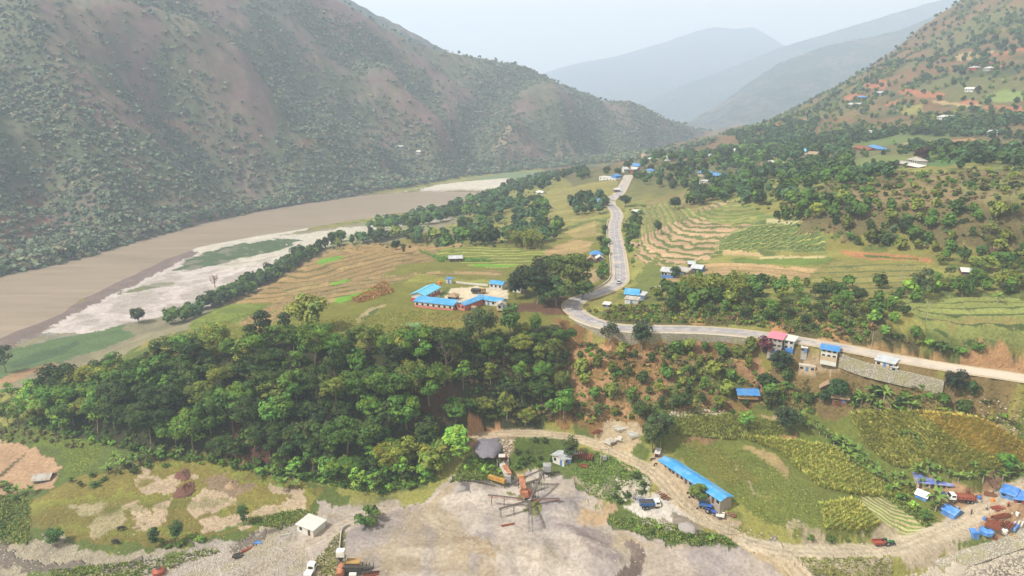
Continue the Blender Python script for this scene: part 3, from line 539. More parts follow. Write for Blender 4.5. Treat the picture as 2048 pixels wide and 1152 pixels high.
# far hills: ruled from the valley up to a crest and down behind it
m, t, b = basemat('far_hill', .95); n1 = noise_node(t, .006, 8); n2 = noise_node(t, .03, 6)
c = mixn(t, ramp(t, n1.outputs[0], .42, .58), lin('54493c'), lin('263826')); c = mixn(t, ramp(t, n2.outputs[0], .46, .56), c, lin('182618')); t.links.new(c, b.inputs['Base Color']); bump(t, b, n2.outputs[0], 1, 14)
def hill(name, crest_, base_, back, amp, seed, label):
    n = 260; K = 70
    def rs(Q):
        Q = np.array(Q); s = np.r_[0, np.cumsum(np.linalg.norm(np.diff(Q[:, :2], axis=0), axis=1))]; tt = np.linspace(0, s[-1], n); return np.stack([np.interp(tt, s, Q[:, i]) for i in range(3)], -1)
    A_, B_ = rs(crest_), rs(base_); V = []
    for k in range(K):
        f = k/(K-1)*1.5
        if f <= 1: q = B_*(1-f)+A_*f
        else: q = A_.copy(); q[:, :2] = A_[:, :2]*(1+(f-1)*back); q[:, 2] = A_[:, 2]*(1-(f-1)*1.6)
        q = q.copy(); e = math.sin(min(f, 1)*math.pi)*.9+.12
        q[:, 2] += ((fbm(q[:, 0], q[:, 1], amp*7, 5, seed)-.5)*amp*2 + (1-abs(2*fbm(q[:, 0], q[:, 1], amp*4, 3, seed+5)-1)*2)*amp*.35)*e + (fbm(q[:, 0], q[:, 1], 25, 2, seed+9)-.5)*9*min(1, f*2)
        V.append(q)
    o = mesh_np(name, np.array(V).reshape(-1, 3), grid_faces(K, n)[:, ::-1], 'far_hill', True); struct(o, label=label); return o
hill('hills', [PY(1365,256,3730),PY(1400,232,3790),PY(1450,200,3860),PY(1500,165,3940),PY(1560,125,4000),PY(1640,96,4000),PY(1720,78,4000),PY(1800,60,4000),PY(1900,20,3940),PY(2100,-60,3940),PY(2200,-90,3860)],
     [PY(1360,266,3170),PY(1440,268,3100),PY(1500,270,3020),PY(1600,268,2890),PY(1750,266,2750),PY(2000,270,2620),PY(2500,280,2480)], .3, 60, 101, 'dark wooded hill across the gorge behind the right slope')
hill('hills', [PY(1150,262,5740),PY(1250,225,5740),PY(1330,185,5740),PY(1400,158,5740),PY(1480,128,5810),PY(1560,96,5880),PY(1660,66,5880),PY(1780,30,5880),PY(1900,-5,5880),PY(2200,-5,5880)],
     [PY(1100,285,4730),PY(1300,262,4730),PY(1400,262,4730),PY(1700,262,4590),PY(2500,262,4300)], .3, 80, 131, 'second hazy ridge behind the wooded hill')
hill('hills', [PY(960,190,8290),PY(1060,155,8290),PY(1150,128,8290),PY(1240,112,8290),PY(1320,88,8290),PY(1390,64,8290),PY(1430,56,8290),PY(1470,60,8290),PY(1505,55,8290),PY(1540,74,8290),PY(1580,98,8290),PY(1680,140,8290),PY(1800,180,8290)],
     [PY(900,240,5600),PY(1200,250,5600),PY(1500,250,5600),PY(1800,250,5600)], .3, 110, 161, 'faint blue mountain at the head of the valley')
hill('hills', [PY(560,-60,2300),PY(640,-28,2300),PY(700,0,2300),PY(760,34,2300),PY(800,52,2300),PY(840,76,2300),PY(880,96,2350),PY(950,130,2500),PY(1040,170,2700),PY(1150,230,3000)],
     [PY(560,120,1900),PY(800,150,1900),PY(950,200,2100),PY(1150,262,2500)], .3, 40, 191, 'pale ridge behind the left mountain')
# asphalt road, verges, centre line
def strip(name, c, offs, mat, dz=0.0, dash=None, i0=0, i1=None):
    V, Fq = [], []; c = c[i0:i1]
    for i, p in enumerate(c):
        a = np.array(c[max(i-1, 0)][:2]); b_ = np.array(c[min(i+1, len(c)-1)][:2]); d = (b_-a)/(np.linalg.norm(b_-a)+1e-9); nrm = (-d[1], d[0])
        for o_ in offs: V.append((p[0]+nrm[0]*o_, p[1]+nrm[1]*o_, p[2]+dz))
    k = len(offs)
    for i in range(len(c)-1):
        if dash and (i % dash[0]) >= dash[1]: continue
        for j in range(k-1): Fq.append((i*k+j, i*k+j+1, (i+1)*k+j+1, (i+1)*k+j))
    return mesh_np(name, V, Fq, mat, False)
m, t, b = basemat('asphalt', .8); n1 = noise_node(t, .25, 5); n2 = noise_node(t, 3, 4)
t.links.new(mixn(t, ramp(t, n1.outputs[0], .35, .65), lin('75747a'), lin('8f8a87')), b.inputs['Base Color']); tcx = node(t, 'ShaderNodeTexCoord'); spx = node(t, 'ShaderNodeSeparateXYZ'); t.links.new(tcx.outputs['Object'], spx.inputs[0]); dust = mathn(t, 'ADD', ramp(t, spx.outputs[0], 85, 150), mathn(t, 'MULTIPLY', mathn(t, 'SUBTRACT', n1.outputs[0], .5), 1.2)); dc = node(t, 'ShaderNodeClamp'); t.links.new(dust, dc.inputs[0]); t.links.new(mixn(t, dc.outputs[0], mixn(t, ramp(t, n1.outputs[0], .35, .65), lin('75747a'), lin('8f8a87')), lin('aa9e8e')), b.inputs['Base Color']); bump(t, b, n2.outputs[0], .2, .1)
m, t, b = basemat('road_paint', .6); b.inputs['Base Color'].default_value = (*lin('b9b9b4'), 1)
m, t, b = basemat('verge', .9); n1 = noise_node(t, 1.2, 5); t.links.new(mixn(t, ramp(t, n1.outputs[0], .3, .7), lin('a5977e'), lin('8c7f69')), b.inputs['Base Color'])
mc = spline(main_c, 1.5)
struct(strip('road', mc, [-3.3, -1.1, 1.1, 3.3], 'asphalt', .05), label='grey asphalt valley road')
struct(strip('road_verge', mc, [-4.7, -4.0, 4.0, 4.7], 'verge', 0.0), label='pale earth verge of the asphalt road')
struct(strip('road_marking', mc, [-.09, .09], 'road_paint', .065, (5, 3)), label='white dashed centre line')
for s_o in (-2.95, 2.95): struct(strip('road_marking', mc, [s_o-.07, s_o+.07], 'road_paint', .065), label='white edge line of the asphalt road')
# ------------------------------------------------------------------ vegetation building blocks
rng = np.random.default_rng(5)
m, t, b = basemat('foliage', .75)
ta = attr(t, 'tint'); oi = node(t, 'ShaderNodeObjectInfo')
c = mixn(t, 1.0, ta.outputs['Color'], oi.outputs['Color'], 'MULTIPLY'); t.links.new(c, b.inputs['Base Color'])
tr = node(t, 'ShaderNodeBsdfTranslucent'); t.links.new(c, tr.inputs['Color']); mx = node(t, 'ShaderNodeMixShader'); mx.inputs[0].default_value = .2
t.links.new(b.outputs[0], mx.inputs[1]); t.links.new(tr.outputs[0], mx.inputs[2]); t.links.new(mx.outputs[0], t.nodes['Material Output'].inputs['Surface'])
m, t, b = basemat('bark', .9); n1 = noise_node(t, 2.5, 4); t.links.new(mixn(t, n1.outputs[0], lin('5b4a3c'), lin('8d8070')), b.inputs['Base Color'])
def leaves(cen, nrm, size, r, stretch=1.0, flat=.35):
    """leaf-clump quads: centres [n,3], rough normals, size"""
    n = len(cen); N_ = nrm + r.normal(0, flat, (n, 3)); N_ /= np.linalg.norm(N_, axis=1)[:, None]+1e-9
    T = np.cross(N_, r.normal(0, 1, (n, 3))); T /= np.linalg.norm(T, axis=1)[:, None]+1e-9; B = np.cross(N_, T)
    s = size*(.6+.8*r.random(n))[:, None]; T = T*s*stretch; B = B*s
    j = lambda: 1+r.normal(0, .22, (n, 1))
    V = np.stack([cen-T*j(), cen-B*.75*j(), cen+T*j(), cen+B*.75*j()], 1).reshape(-1, 3)
    return V, np.arange(4*n).reshape(-1, 4)
def crown(seed, h, rx, rz, lobes, per, size, zlow=.35, layered=0.):
    r = np.random.default_rng(seed); cz = h-rz; V = []; Cn = []
    for k in range(lobes):
        u = r.normal(0, 1, 3); u /= np.linalg.norm(u); u[2] = u[2]*.8+.12
        f = .45+.5*r.random(); cc = np.array([u[0]*rx*f, u[1]*rx*f, cz+u[2]*rz*f]); lr = (rx+rz)/2*(.26+.22*r.random())
        if layered: cc[2] = cz + (round(u[2]*f*2)/2+.1*r.normal())*rz
        d = r.normal(0, 1, (per, 3)); d[:, 2] += .35; d /= np.linalg.norm(d, axis=1)[:, None]
        q = cc + d*np.array([lr, lr, lr*(.72-.4*layered)])*(.72+.34*r.random((per, 1)))
        keep = q[:, 2] > h*zlow*.55; q = q[keep]; d = d[keep]
        v, _ = leaves(q, d+np.array([0, 0, .55]), size, r); V.append(v)
        tint = (.72+.56*r.random()) * (1+r.normal(0, .13, len(q))); hue = r.normal(0, .05)
        col = np.stack([tint*(1+hue*2.2), tint, tint*(1-hue*2)], 1); Cn.append(np.repeat(col, 4, 0))
    V = np.concatenate(V); return V, np.arange(len(V)).reshape(-1, 4), np.clip(np.concatenate(Cn), .1, 2)
def tube(path, rads, k=6):
    V, Fq = [], []
    for i, (p, r_) in enumerate(zip(path, rads)):
        p = np.array(p, float); q = np.array(path[min(i+1, len(path)-1)], float)-np.array(path[max(i-1, 0)], float); q /= np.linalg.norm(q)+1e-9
        a = np.cross(q, [0.3, .9, .2]); a /= np.linalg.norm(a)+1e-9; b_ = np.cross(q, a)
        for j in range(k): V.append(p+r_*(a*math.cos(2*math.pi*j/k)+b_*math.sin(2*math.pi*j/k)))
    for i in range(len(path)-1):
        for j in range(k): Fq.append((i*k+j, i*k+(j+1) % k, (i+1)*k+(j+1) % k, (i+1)*k+j))
    return V, Fq
def join(parts):
    V, Fq, o = [], [], 0
    for v, f in parts: V += [tuple(q) for q in v]; Fq += [tuple(i+o for i in q) for q in f]; o += len(v)
    return V, Fq
def trunk(seed, h, r0, limbs, spread, split=.35, thin=.25):
    r = np.random.default_rng(seed); top = np.array([r.normal(0, .3), r.normal(0, .3), h*.8]); P_ = [tube([(0,0,-1.2),(0,0,0),top*.3+[.15,0,0],top*.6,top], [r0*1.3,r0*1.1,r0*.85,r0*.6,r0*.2])]
    for k in range(limbs):
        f = split+(.75-split)*r.random(); s = top*f; a = 2*math.pi*(k/limbs+.2*r.random()); e = s+np.array([math.cos(a)*spread, math.sin(a)*spread, h*(.15+.2*r.random())])
        mid = (s+e)/2+np.array([0, 0, -.05*h]); P_.append(tube([s, mid, e], [r0*.5, r0*.35, r0*.1], 5))
        if thin:
            for q in range(2): g_ = e+r.normal(0, spread*.35, 3)+[0, 0, spread*.25]; P_.append(tube([mid*.4+e*.6, g_], [r0*thin, r0*.06], 4))
    return join(P_)
protos = {}
def proto(key, crown_args, trunk_args, cmat='foliage'):
    V, Fq, Cc = crown(*crown_args); co = mesh_np('crown', V, Fq, cmat, False, Cc); cm = co.data; bpy.data.objects.remove(co)
    TV, TF = trunk(*trunk_args); to = mesh_np('trunk', TV, TF, 'bark', True); tm = to.data; bpy.data.objects.remove(to)
    protos[key] = (cm, tm, crown_args[1])
# key: (seed, height, radius, half-height of crown, lobes, leaves per lobe, leaf size, low limit, layering)
proto('wide0', (11, 13, 6.2, 4.6, 36, 110, .36, .3, .5), (11, 13, .32, 7, 4.2))
proto('wide1', (12, 14, 6.6, 5.0, 40, 110, .36, .3, .3), (12, 14, .36, 7, 4.5))
proto('wide2', (13, 12, 6.8, 4.0, 36, 110, .36, .3, .7), (13, 12, .3, 8, 4.6))
proto('round0', (14, 11, 4.6, 4.6, 26, 70, .45, .25, 0), (14, 11, .28, 6, 3))
proto('round1', (15, 10, 5.0, 4.3, 28, 70, .42, .2, 0), (15, 10, .3, 6, 3))
proto('tall0', (16, 13, 3.4, 5.6, 24, 60, .42, .2, 0), (16, 13, .24, 6, 2.2))
proto('tall1', (17, 14, 3.0, 6.0, 24, 50, .4, .2, .3), (17, 14, .22, 6, 2))
proto('airy0', (18, 11, 4.2, 3.6, 16, 42, .4, .35, .6), (18, 11, .2, 8, 3))
proto('airy1', (19, 10, 3.8, 3.8, 14, 44, .4, .35, .3), (19, 10, .2, 8, 2.8))
proto('bush0', (20, 3.2, 2.1, 1.7, 12, 34, .3, -1, 0), (20, 2.6, .08, 5, 1.2))
proto('bush1', (21, 2.6, 2.3, 1.4, 12, 34, .3, -1, 0), (21, 2.0, .08, 5, 1.3))
proto('bush2', (22, 3.8, 1.8, 2.0, 11, 34, .3, -1, 0), (22, 3.0, .08, 5, 1.0))
def tag(o, label, cat, group=None):
    o['label'] = label; o['category'] = cat
    if group: o['group'] = group
def thing(name, label, cat, loc=(0,0,0), rz=0, group=None):
    o = bpy.data.objects.new(name, None); COL.objects.link(o); o.location = loc; o.rotation_euler = (0, 0, rz); o.empty_display_size = .5
    tag(o, label, cat, group); return o
def px(pt):                         # pixels per metre at a point
    d = pt[1]*cp - (pt[2]-CZ)*sp_; return FOC/d
def tree(key, loc, s, col, name, label, cat, group=None, sz=1.0, tilt=0.0):
    cm, tm, h = protos[key]; r = thing(name, label, cat, loc, random.uniform(0, 6.28), group); r.scale = (s, s, s*sz)
    if tilt: r.rotation_euler = (random.uniform(-tilt, tilt), random.uniform(-tilt, tilt), r.rotation_euler[2])
    a = bpy.data.objects.new('trunk', tm); COL.objects.link(a); a.parent = r
    b_ = bpy.data.objects.new('crown', cm); COL.objects.link(b_); b_.parent = r; b_.color = (*col, 1); return r
# low detail crowns merged into one object for the far woods and scrub
class Mass:
    def __init__(s): s.V = []; s.C = []
    def add(s, loc, h, rad, col, n, size, low=.25, seed=None):
        r = rng; nl = max(3, n//14); lc = r.normal(0, 1, (nl, 3)); lc /= np.linalg.norm(lc, axis=1)[:, None]; lc *= .55*r.random((nl, 1))**.4
        k = r.integers(0, nl, n); d = r.normal(0, 1, (n, 3)); d[:, 2] += .3; d /= np.linalg.norm(d, axis=1)[:, None]
        q = lc[k]+d*.48; hz_ = h*(1-low)/2
        cen = np.stack([q[:, 0]*rad, q[:, 1]*rad, h*low+hz_+q[:, 2]*hz_], 1)+np.array(loc)
        v, _ = leaves(cen, d+np.array([0, 0, .5]), size, r); s.V.append(v)
        tn = (.78+.44*r.random(nl))[k]*(1+r.normal(0, .1, n)); s.C.append(np.repeat(np.array(col)[None]*tn[:, None], 4, 0))
    def stem(s, loc, h, w, col=(.2, .17, .13)):
        x, y, z = loc; a = rng.random()*3.14; dx, dy = w*math.cos(a), w*math.sin(a)
        V = np.array([[x-dx, y-dy, z-.5], [x+dx, y+dy, z-.5], [x+dx*.5, y+dy*.5, z+h], [x-dx*.5, y-dy*.5, z+h], [x-dy, y+dx, z-.5], [x+dy, y-dx, z-.5], [x+dy*.5, y-dx*.5, z+h], [x-dy*.5, y+dx*.5, z+h]])
        s.V.append(V); s.C.append(np.tile(np.array(col), (8, 1)))
    def build(s, name, label, kind='stuff'):
        V = np.concatenate(s.V); o = mesh_np(name, V, np.arange(len(V)).reshape(-1, 4), 'foliage', False, np.clip(np.concatenate(s.C), 0, 1)); struct(o, kind, label); return o
def scatter(uv, n, mind=3.0, avoid=True):
    poly = gpoly(uv); xs = [p[0] for p in poly]; ys = [p[1] for p in poly]; out = []; tries = 0
    bx = rng.uniform(min(xs), max(xs), 60*n+400); by = rng.uniform(min(ys), max(ys), 60*n+400); ok_ = pip(bx, by, poly); bx, by = bx[ok_], by[ok_]; bz = samp(GZ, bx, by)
    cell = {}; c_ = max(mind, .5)
    for x, y, z in zip(bx, by, bz):
        if len(out) >= n: break
        i, j = int(x//c_), int(y//c_); bad = False
        for a in (-1, 0, 1):
            for b_ in (-1, 0, 1):
                for q in cell.get((i+a, j+b_), ()):
                    if (q[0]-x)**2+(q[1]-y)**2 < mind*mind: bad = True
        if bad: continue
        if avoid:
            k = np.argmin((KEEP[:, 0]-x)**2+(KEEP[:, 1]-y)**2)
            if (KEEP[k, 0]-x)**2+(KEEP[k, 1]-y)**2 < KEEP[k, 2]**2: continue
        cell.setdefault((i, j), []).append((x, y)); out.append((float(x), float(y), float(z)))
    return out
KL = [(p[0], p[1], 6.2) for p in main_c[::2]] + [(p[0], p[1], 4.2) for nm in trk for p in trk[nm][::1]]
KEEP = np.array(KL)                 # places where nothing grows; the houses add theirs
def keep(x, y, r):
    global KEEP
    KEEP = np.vstack([KEEP, [x, y, r]])
G_DARK, G_MID, G_OLIVE, G_LITE, G_YEL, G_BLUE = [lin(c) for c in ('35481a', '4c6a24', '68722a', '72983a', '969a3a', '3e5a34')]
def say(key, col, rest):            # what a tree looks like, in words
    k = max(range(6), key=lambda i: -sum(abs(a-b) for a, b in zip(col, (G_DARK, G_MID, G_OLIVE, G_LITE, G_YEL, G_BLUE)[i])))
    tone = ('dark green', 'mid-green', 'olive-green', 'light green', 'yellow-green', 'blue-green')[k]
    shp = {'w': 'wide-crowned', 'r': 'round-crowned', 't': 'tall slim', 'a': 'thin-leaved', 'b': 'bushy'}[key[0]]
    return tone+' '+shp+' '+rest
def vary(c, a=.18):
    k = 1+random.uniform(-a, a)*1.6; h = random.uniform(-a, a)*.4
    return (c[0]*k*(1+h), c[1]*k, c[2]*k*(1-h))
# ------------------------------------------------------------------ building materials
def pm(name, c, rough=.7, var=.12, sc_=1.5, wave=None, dirt=None, met=0):
    m, t, b = basemat(name, rough); n1 = noise_node(t, sc_, 5); c = lin(c) if isinstance(c, str) else c
    out = mixn(t, ramp(t, n1.outputs[0], .3, .7), [x*(1-var) for x in c], [min(1, x*(1+var)) for x in c])
    if dirt: n2 = noise_node(t, .45, 7); out = mixn(t, ramp(t, n2.outputs[0], .44, .64, 0, .8), out, lin(dirt))
    t.links.new(out, b.inputs['Base Color']); b.inputs['Metallic'].default_value = met
    if wave:
        tc = node(t, 'ShaderNodeTexCoord'); wv = node(t, 'ShaderNodeTexWave'); wv.bands_direction = wave[0]; wv.inputs['Scale'].default_value = wave[1]; t.links.new(tc.outputs['Object'], wv.inputs[0]); bump(t, b, wv.outputs['Fac'], .5, .06)
pm('blue_roof', '3a86bb', .5, .12, .5, ('X', 2.2), '6a93ab'); pm('cyan_roof', '55a9c9', .45, .1, .5, ('X', 2.2), '6a9fb4'); pm('deep_blue_roof', '336fa8', .5, .14, .6, ('X', 2.2), '5c7c96')
pm('zinc', 'a0a6ab', .4, .1, .7, ('X', 2.2), '93908c'); pm('zinc_old', '97958f', .6, .15, .8, ('X', 2.2), '7b6a5c'); pm('pink_roof', 'b86c7c', .5, .08, .6, ('X', 2.2))
pm('white_sheet', 'a9a9a6', .5, .05, .7, None, 'b5b2aa'); pm('thatch', '86725c', .95, .25, 3); pm('brown_wood', '6d4c3a', .85, .25, 2.5); pm('pale_wood', 'a3865f', .85, .2, 2.5); pm('grey_wood', '8c8378', .85, .2, 2, ('X', 3))
pm('white_wall', 'b8b8b2', .85, .05, .8, None, 'b0a99c'); pm('pink_wall', 'bd6f66', .85, .08, .9, None, 'a76a60'); pm('grey_wall', '95918c', .85, .12, 1.5, None, '7d756b'); pm('tin_wall', 'b6b7b4', .5, .1, .6, ('X', 3), '9a938a'); pm('cream_wall', 'a8967a', .85, .08, .9); pm('blue_wall', '3a6fb0', .7, .1, .9); pm('red_wall', 'a5403a', .8, .1, .9)
pm('glass_dark', '20262b', .25, .1, 1); pm('door_blue', '4a6f9c', .6, .1, 1); pm('door_brown', '4a3427', .7, .1, 1); pm('tarp_blue', '3f72b8', .55, .2, .8, None, '6c8fb8'); pm('tarp_white', 'cfd3d8', .55, .08, .8); pm('tarp_violet', '5866a4', .55, .18, .8, None, '8f93ad')
pm('rust', '74402c', .85, .3, 2.2); pm('rust_orange', '96644a', .8, .25, 1.6, None, '70452f'); pm('yellow_paint', 'a5823f', .55, .12, 1.2, None, '8a6430'); pm('dark_steel', '3b3836', .6, .2, 1.5); pm('steel', '8c8e90', .5, .12, 1.2, None, '6a625a'); pm('tyre', '1d1c1b', .85, .1, 2); pm('truck_blue', '2d5b93', .5, .12, 1, None, '5c6a78'); pm('truck_white', 'd2d2cc', .5, .05, 1, None, 'b0aaa0'); pm('truck_red', '8a4434', .55, .12, 1, None, '7c4a38'); pm('tractor_green', '2f5f38', .55, .1, 1); pm('tractor_blue', '2b4f9c', .5, .1, 1)
pm('silver', 'b9bdc2', .3, .03, 1, met=.4); pm('stone_wall', '8f8a80', .9, .1, 1); pm('concrete', 'aaa59b', .85, .08, 1, None, '8f8a80'); pm('skin', '7a5340', .6, .03, 1); pm('cloth_red', '9c3a34', .8, .05, 2); pm('cloth_blue', '3a4f7c', .8, .05, 2); pm('cloth_dark', '2b2b30', .8, .05, 2); pm('cloth_pale', 'b9b6aa', .8, .05, 2); pm('hide_dark', '2a2321', .8, .1, 2); pm('hide_pale', 'cfc8ba', .8, .1, 2); pm('orange_plastic', 'd0762a', .5, .05, 1); pm('gravel_dark', '66626a', .95, .2, 2); pm('belt', '4f4742', .9, .15, 2); pm('sand_rust', '8f7444', .8, .25, 1.5, None, '5c4a38'); pm('gravel_grey', '837e7b', .95, .15, 2.5); pm('sand_buff', '978970', .95, .15, 2); pm('soil_orange', 'a97a52', .95, .2, 2); pm('brush_red', '5c4036', .95, .25, 3); pm('stone', '968e80', .9, .15, 1.5)
# rubble masonry
t = MAT['stone_wall'].node_tree; b = t.nodes['Principled BSDF']; tc = node(t, 'ShaderNodeTexCoord'); vo = node(t, 'ShaderNodeTexVoronoi'); vo.inputs['Scale'].default_value = 2.4; t.links.new(tc.outputs['Object'], vo.inputs['Vector'])
vc = node(t, 'ShaderNodeRGBToBW'); t.links.new(vo.outputs['Color'], vc.inputs[0]); cc = mixn(t, ramp(t, vc.outputs[0], .1, .9), lin('7e786e'), lin('aaa498')); cc = mixn(t, ramp(t, vo.outputs['Distance'], .38, .6), cc, lin('757060')); n2 = noise_node(t, .25, 5); cc = mixn(t, ramp(t, n2.outputs[0], .5, .65, 0, .55), cc, lin('7c7a52')); t.links.new(cc, b.inputs['Base Color']); bump(t, b, vo.outputs['Distance'], -.8, .3)
class MB:
    def __init__(s): s.V = []; s.F = []
    def quad(s, *q): n = len(s.V); s.V += [tuple(p) for p in q]; s.F.append(tuple(range(n, n+len(q)))); return s
    def box(s, x0, x1, y0, y1, z0, z1):
        n = len(s.V); s.V += [(x, y, z) for z in (z0, z1) for x, y in ((x0,y0),(x1,y0),(x1,y1),(x0,y1))]
        s.F += [tuple(n+i for i in f) for f in ((3,2,1,0),(4,5,6,7),(0,1,5,4),(1,2,6,5),(2,3,7,6),(3,0,4,7))]; return s
    def hull(s, lo, hi):            # prism between two rings of equal count
        n = len(s.V); k = len(lo); s.V += [tuple(p) for p in lo]+[tuple(p) for p in hi]
        s.F.append(tuple(n+i for i in range(k))[::-1]); s.F.append(tuple(n+k+i for i in range(k)))
        for i in range(k): j = (i+1) % k; s.F.append((n+i, n+j, n+k+j, n+k+i))
        return s
    def bar(s, a, b_, w=.1, h=None):
        h = h or w; a, b_ = Vector(a), Vector(b_); d = (b_-a).normalized(); u = d.cross(Vector((0, 0, 1)))
        if u.length < .01: u = Vector((1, 0, 0))
        u.normalize(); v = u.cross(d).normalized(); r = lambda p: [p+u*w/2*i+v*h/2*j for i, j in ((-1,-1),(1,-1),(1,1),(-1,1))]
        return s.hull(r(a), r(b_))
    def cyl(s, a, b_, r, k=14, r2=None):
        v, f = tube([a, b_], [r, r2 or r], k); n = len(s.V); s.V += [tuple(q) for q in v]; s.F += [tuple(n+i for i in q) for q in f]; s.F.append(tuple(n+i for i in range(k))[::-1]); s.F.append(tuple(n+k+i for i in range(k))); return s
    def build(s, name, mat, parent=None, bev=0, smooth_=False):
        me = bpy.data.meshes.new(name); me.from_pydata(s.V, [], s.F); bm = bmesh.new(); bm.from_mesh(me); bmesh.ops.recalc_face_normals(bm, faces=bm.faces[:])
        if bev: bmesh.ops.bevel(bm, geom=bm.edges[:], offset=bev, segments=1, affect='EDGES', profile=.5)
        bm.to_mesh(me); bm.free(); me.materials.append(MAT[mat]); o = bpy.data.objects.new(name, me); COL.objects.link(o)
        if parent: o.parent = parent
        if smooth_: me.polygons.foreach_set('use_smooth', [True]*len(me.polygons))
        return o
def frame(A, B):
    a, b_ = hit(*A), hit(*B); l = math.hypot(b_[0]-a[0], b_[1]-a[1]); return a, b_, l, math.atan2(b_[1]-a[1], b_[0]-a[0])
def house(label, A, B, depth, wh, roof, rmat, wmat, win=3, door=1, rh=1.0, over=.35, name='house', cat='house', group=None, stilt=0, wmat2=None, sidewin=0, z=None, wincol='glass_dark', stain=None, length=None, floors=1):
    a, b_, l, rz = frame(A, B); l = length or l; ux, uy = math.cos(rz), math.sin(rz); cx, cy = (a[0]+b_[0])/2-uy*depth/2, (a[1]+b_[1])/2+ux*depth/2
    z0 = min(a[2], b_[2], H(cx, cy))+.05
    z0 = max(z0, H(cx, cy)-2.2); R = thing(name, label, cat, (cx, cy, z0), rz, group); keep(cx, cy, max(l, depth)*.5+1.5)
    X, Y = l/2, depth/2; zb = stilt; zt = stilt+wh*floors
    if z == 'mean': R.location.z = (a[2]+b_[2])/2+.35
    for q in np.linspace(-X, X, max(2, int(l/4))):
        keep(cx+ux*q, cy+uy*q, depth*.5+1.2); keep(cx+ux*q+uy*depth*.9, cy+uy*q-ux*depth*.9, 2.5)
    if stilt:
        for i in (-1, 0, 1):
            for j in (-1, 1): MB().box(i*X*.9-.1, i*X*.9+.1, j*Y*.85-.1, j*Y*.85+.1, -1.2, stilt).build('post', 'brown_wood', R)
        MB().box(-X-.2, X+.2, -Y-.6, Y+.1, stilt-.15, stilt).build('floor', 'pale_wood', R)
    w_ = MB(); zl = zb-(0 if stilt else 2.6)
    if roof == 'gabley':
        w_.hull([(-X,-Y,zl),(X,-Y,zl),(X,-Y,zt),(0,-Y,zt+rh),(-X,-Y,zt)], [(-X,Y,zl),(X,Y,zl),(X,Y,zt),(0,Y,zt+rh),(-X,Y,zt)])
    elif roof in ('gable', 'pent'):
        f = 0 if roof == 'gable' else Y; w_.hull([(-X,-Y,zl),(-X,-Y,zt),(-X,f,zt+rh)]+([(-X,Y,zt)] if not f else [])+[(-X,Y,zl)], [(X,-Y,zl),(X,-Y,zt),(X,f,zt+rh)]+([(X,Y,zt)] if not f else [])+[(X,Y,zl)])
    else: w_.box(-X, X, -Y, Y, zl, zt)
    w_.build('wall', wmat, R)
    if wmat2: MB().box(-X-.03, X+.03, -Y-.04, Y+.03, zb-1 if not stilt else zb, zb+wh*.45).build('plinth', wmat2, R)
    o = over; th = .12; r_ = MB(); s = rh/(Y if roof != 'pent' else 2*Y)
    if roof == 'gable':
        for sg in (-1, 1): r_.hull([(-X-o, sg*(Y+o), zt-s*o+.03), (X+o, sg*(Y+o), zt-s*o+.03), (X+o, 0, zt+rh+.03), (-X-o, 0, zt+rh+.03)], [(-X-o, sg*(Y+o), zt-s*o+th), (X+o, sg*(Y+o), zt-s*o+th), (X+o, 0, zt+rh+th), (-X-o, 0, zt+rh+th)])
    elif roof == 'pent':
        r_.hull([(-X-o,-Y-o,zt-s*o+.03),(X+o,-Y-o,zt-s*o+.03),(X+o,Y+o,zt+rh+s*o+.03),(-X-o,Y+o,zt+rh+s*o+.03)], [(-X-o,-Y-o,zt-s*o+th),(X+o,-Y-o,zt-s*o+th),(X+o,Y+o,zt+rh+s*o+th),(-X-o,Y+o,zt+rh+s*o+th)])
    elif roof == 'gabley':
        s = rh/X
        for sg in (-1, 1): r_.hull([(sg*(X+o),-Y-o,zt-s*o+.03),(sg*(X+o),Y+o,zt-s*o+.03),(0,Y+o,zt+rh+.03),(0,-Y-o,zt+rh+.03)], [(sg*(X+o),-Y-o,zt-s*o+th),(sg*(X+o),Y+o,zt-s*o+th),(0,Y+o,zt+rh+th),(0,-Y-o,zt+rh+th)])
    elif roof == 'hip':
        k = max(0, X-Y)*.95; e = [(-X-o,-Y-o,zt),(X+o,-Y-o,zt),(X+o,Y+o,zt),(-X-o,Y+o,zt)]; n = len(r_.V)
        r_.V += e+[(-k,0,zt+rh),(k,0,zt+rh)]; r_.F += [(0,1,5,4),(1,2,5),(2,3,4,5),(3,0,4),(3,2,1,0)]
    elif roof == 'flat': r_.box(-X-o, X+o, -Y-o, Y+o, zt+.01, zt+.2)
    ro = r_.build('roof', rmat, R)
    if roof in ('gable', 'hip') and l > 6: kk = X+o if roof == 'gable' else max(.3, X-Y); MB().bar((-kk, 0, zt+rh+th+.02), (kk, 0, zt+rh+th+.02), .35, .08).build('ridge_cap', rmat, ro)
    n = win+door
    for f in range(floors):
        zf = zb+wh*f
        for i in range(n):
            x = -X+(i+.5)*2*X/n; isd = door and f == 0 and (i == n//2 if door == 1 else i % 2 == 0)
            if isd: MB().box(x-.45, x+.45, -Y-.06, -Y+.02, zf+.02, zf+min(2.05, wh*.86)).build('door', 'door_blue' if wincol == 'glass_dark' else 'door_brown', R)
            else:
                wo = MB().box(x-.5, x+.5, -Y-.05, -Y+.02, zf+wh*.38, zf+wh*.78).build('window', 'glass_dark', R)
                if l < 40 and px((cx, cy, z0)) > 3.5: MB().box(x-.62, x+.62, -Y-.12, -Y-.055, zf+wh*.36-.08, zf+wh*.36).build('sill', 'white_wall', wo)
        for i in range(sidewin): y = -Y+(i+.5)*2*Y/sidewin; MB().box(X-.02, X+.05, y-.5, y+.5, zf+wh*.38, zf+wh*.78).build('window', 'glass_dark', R)
    return R
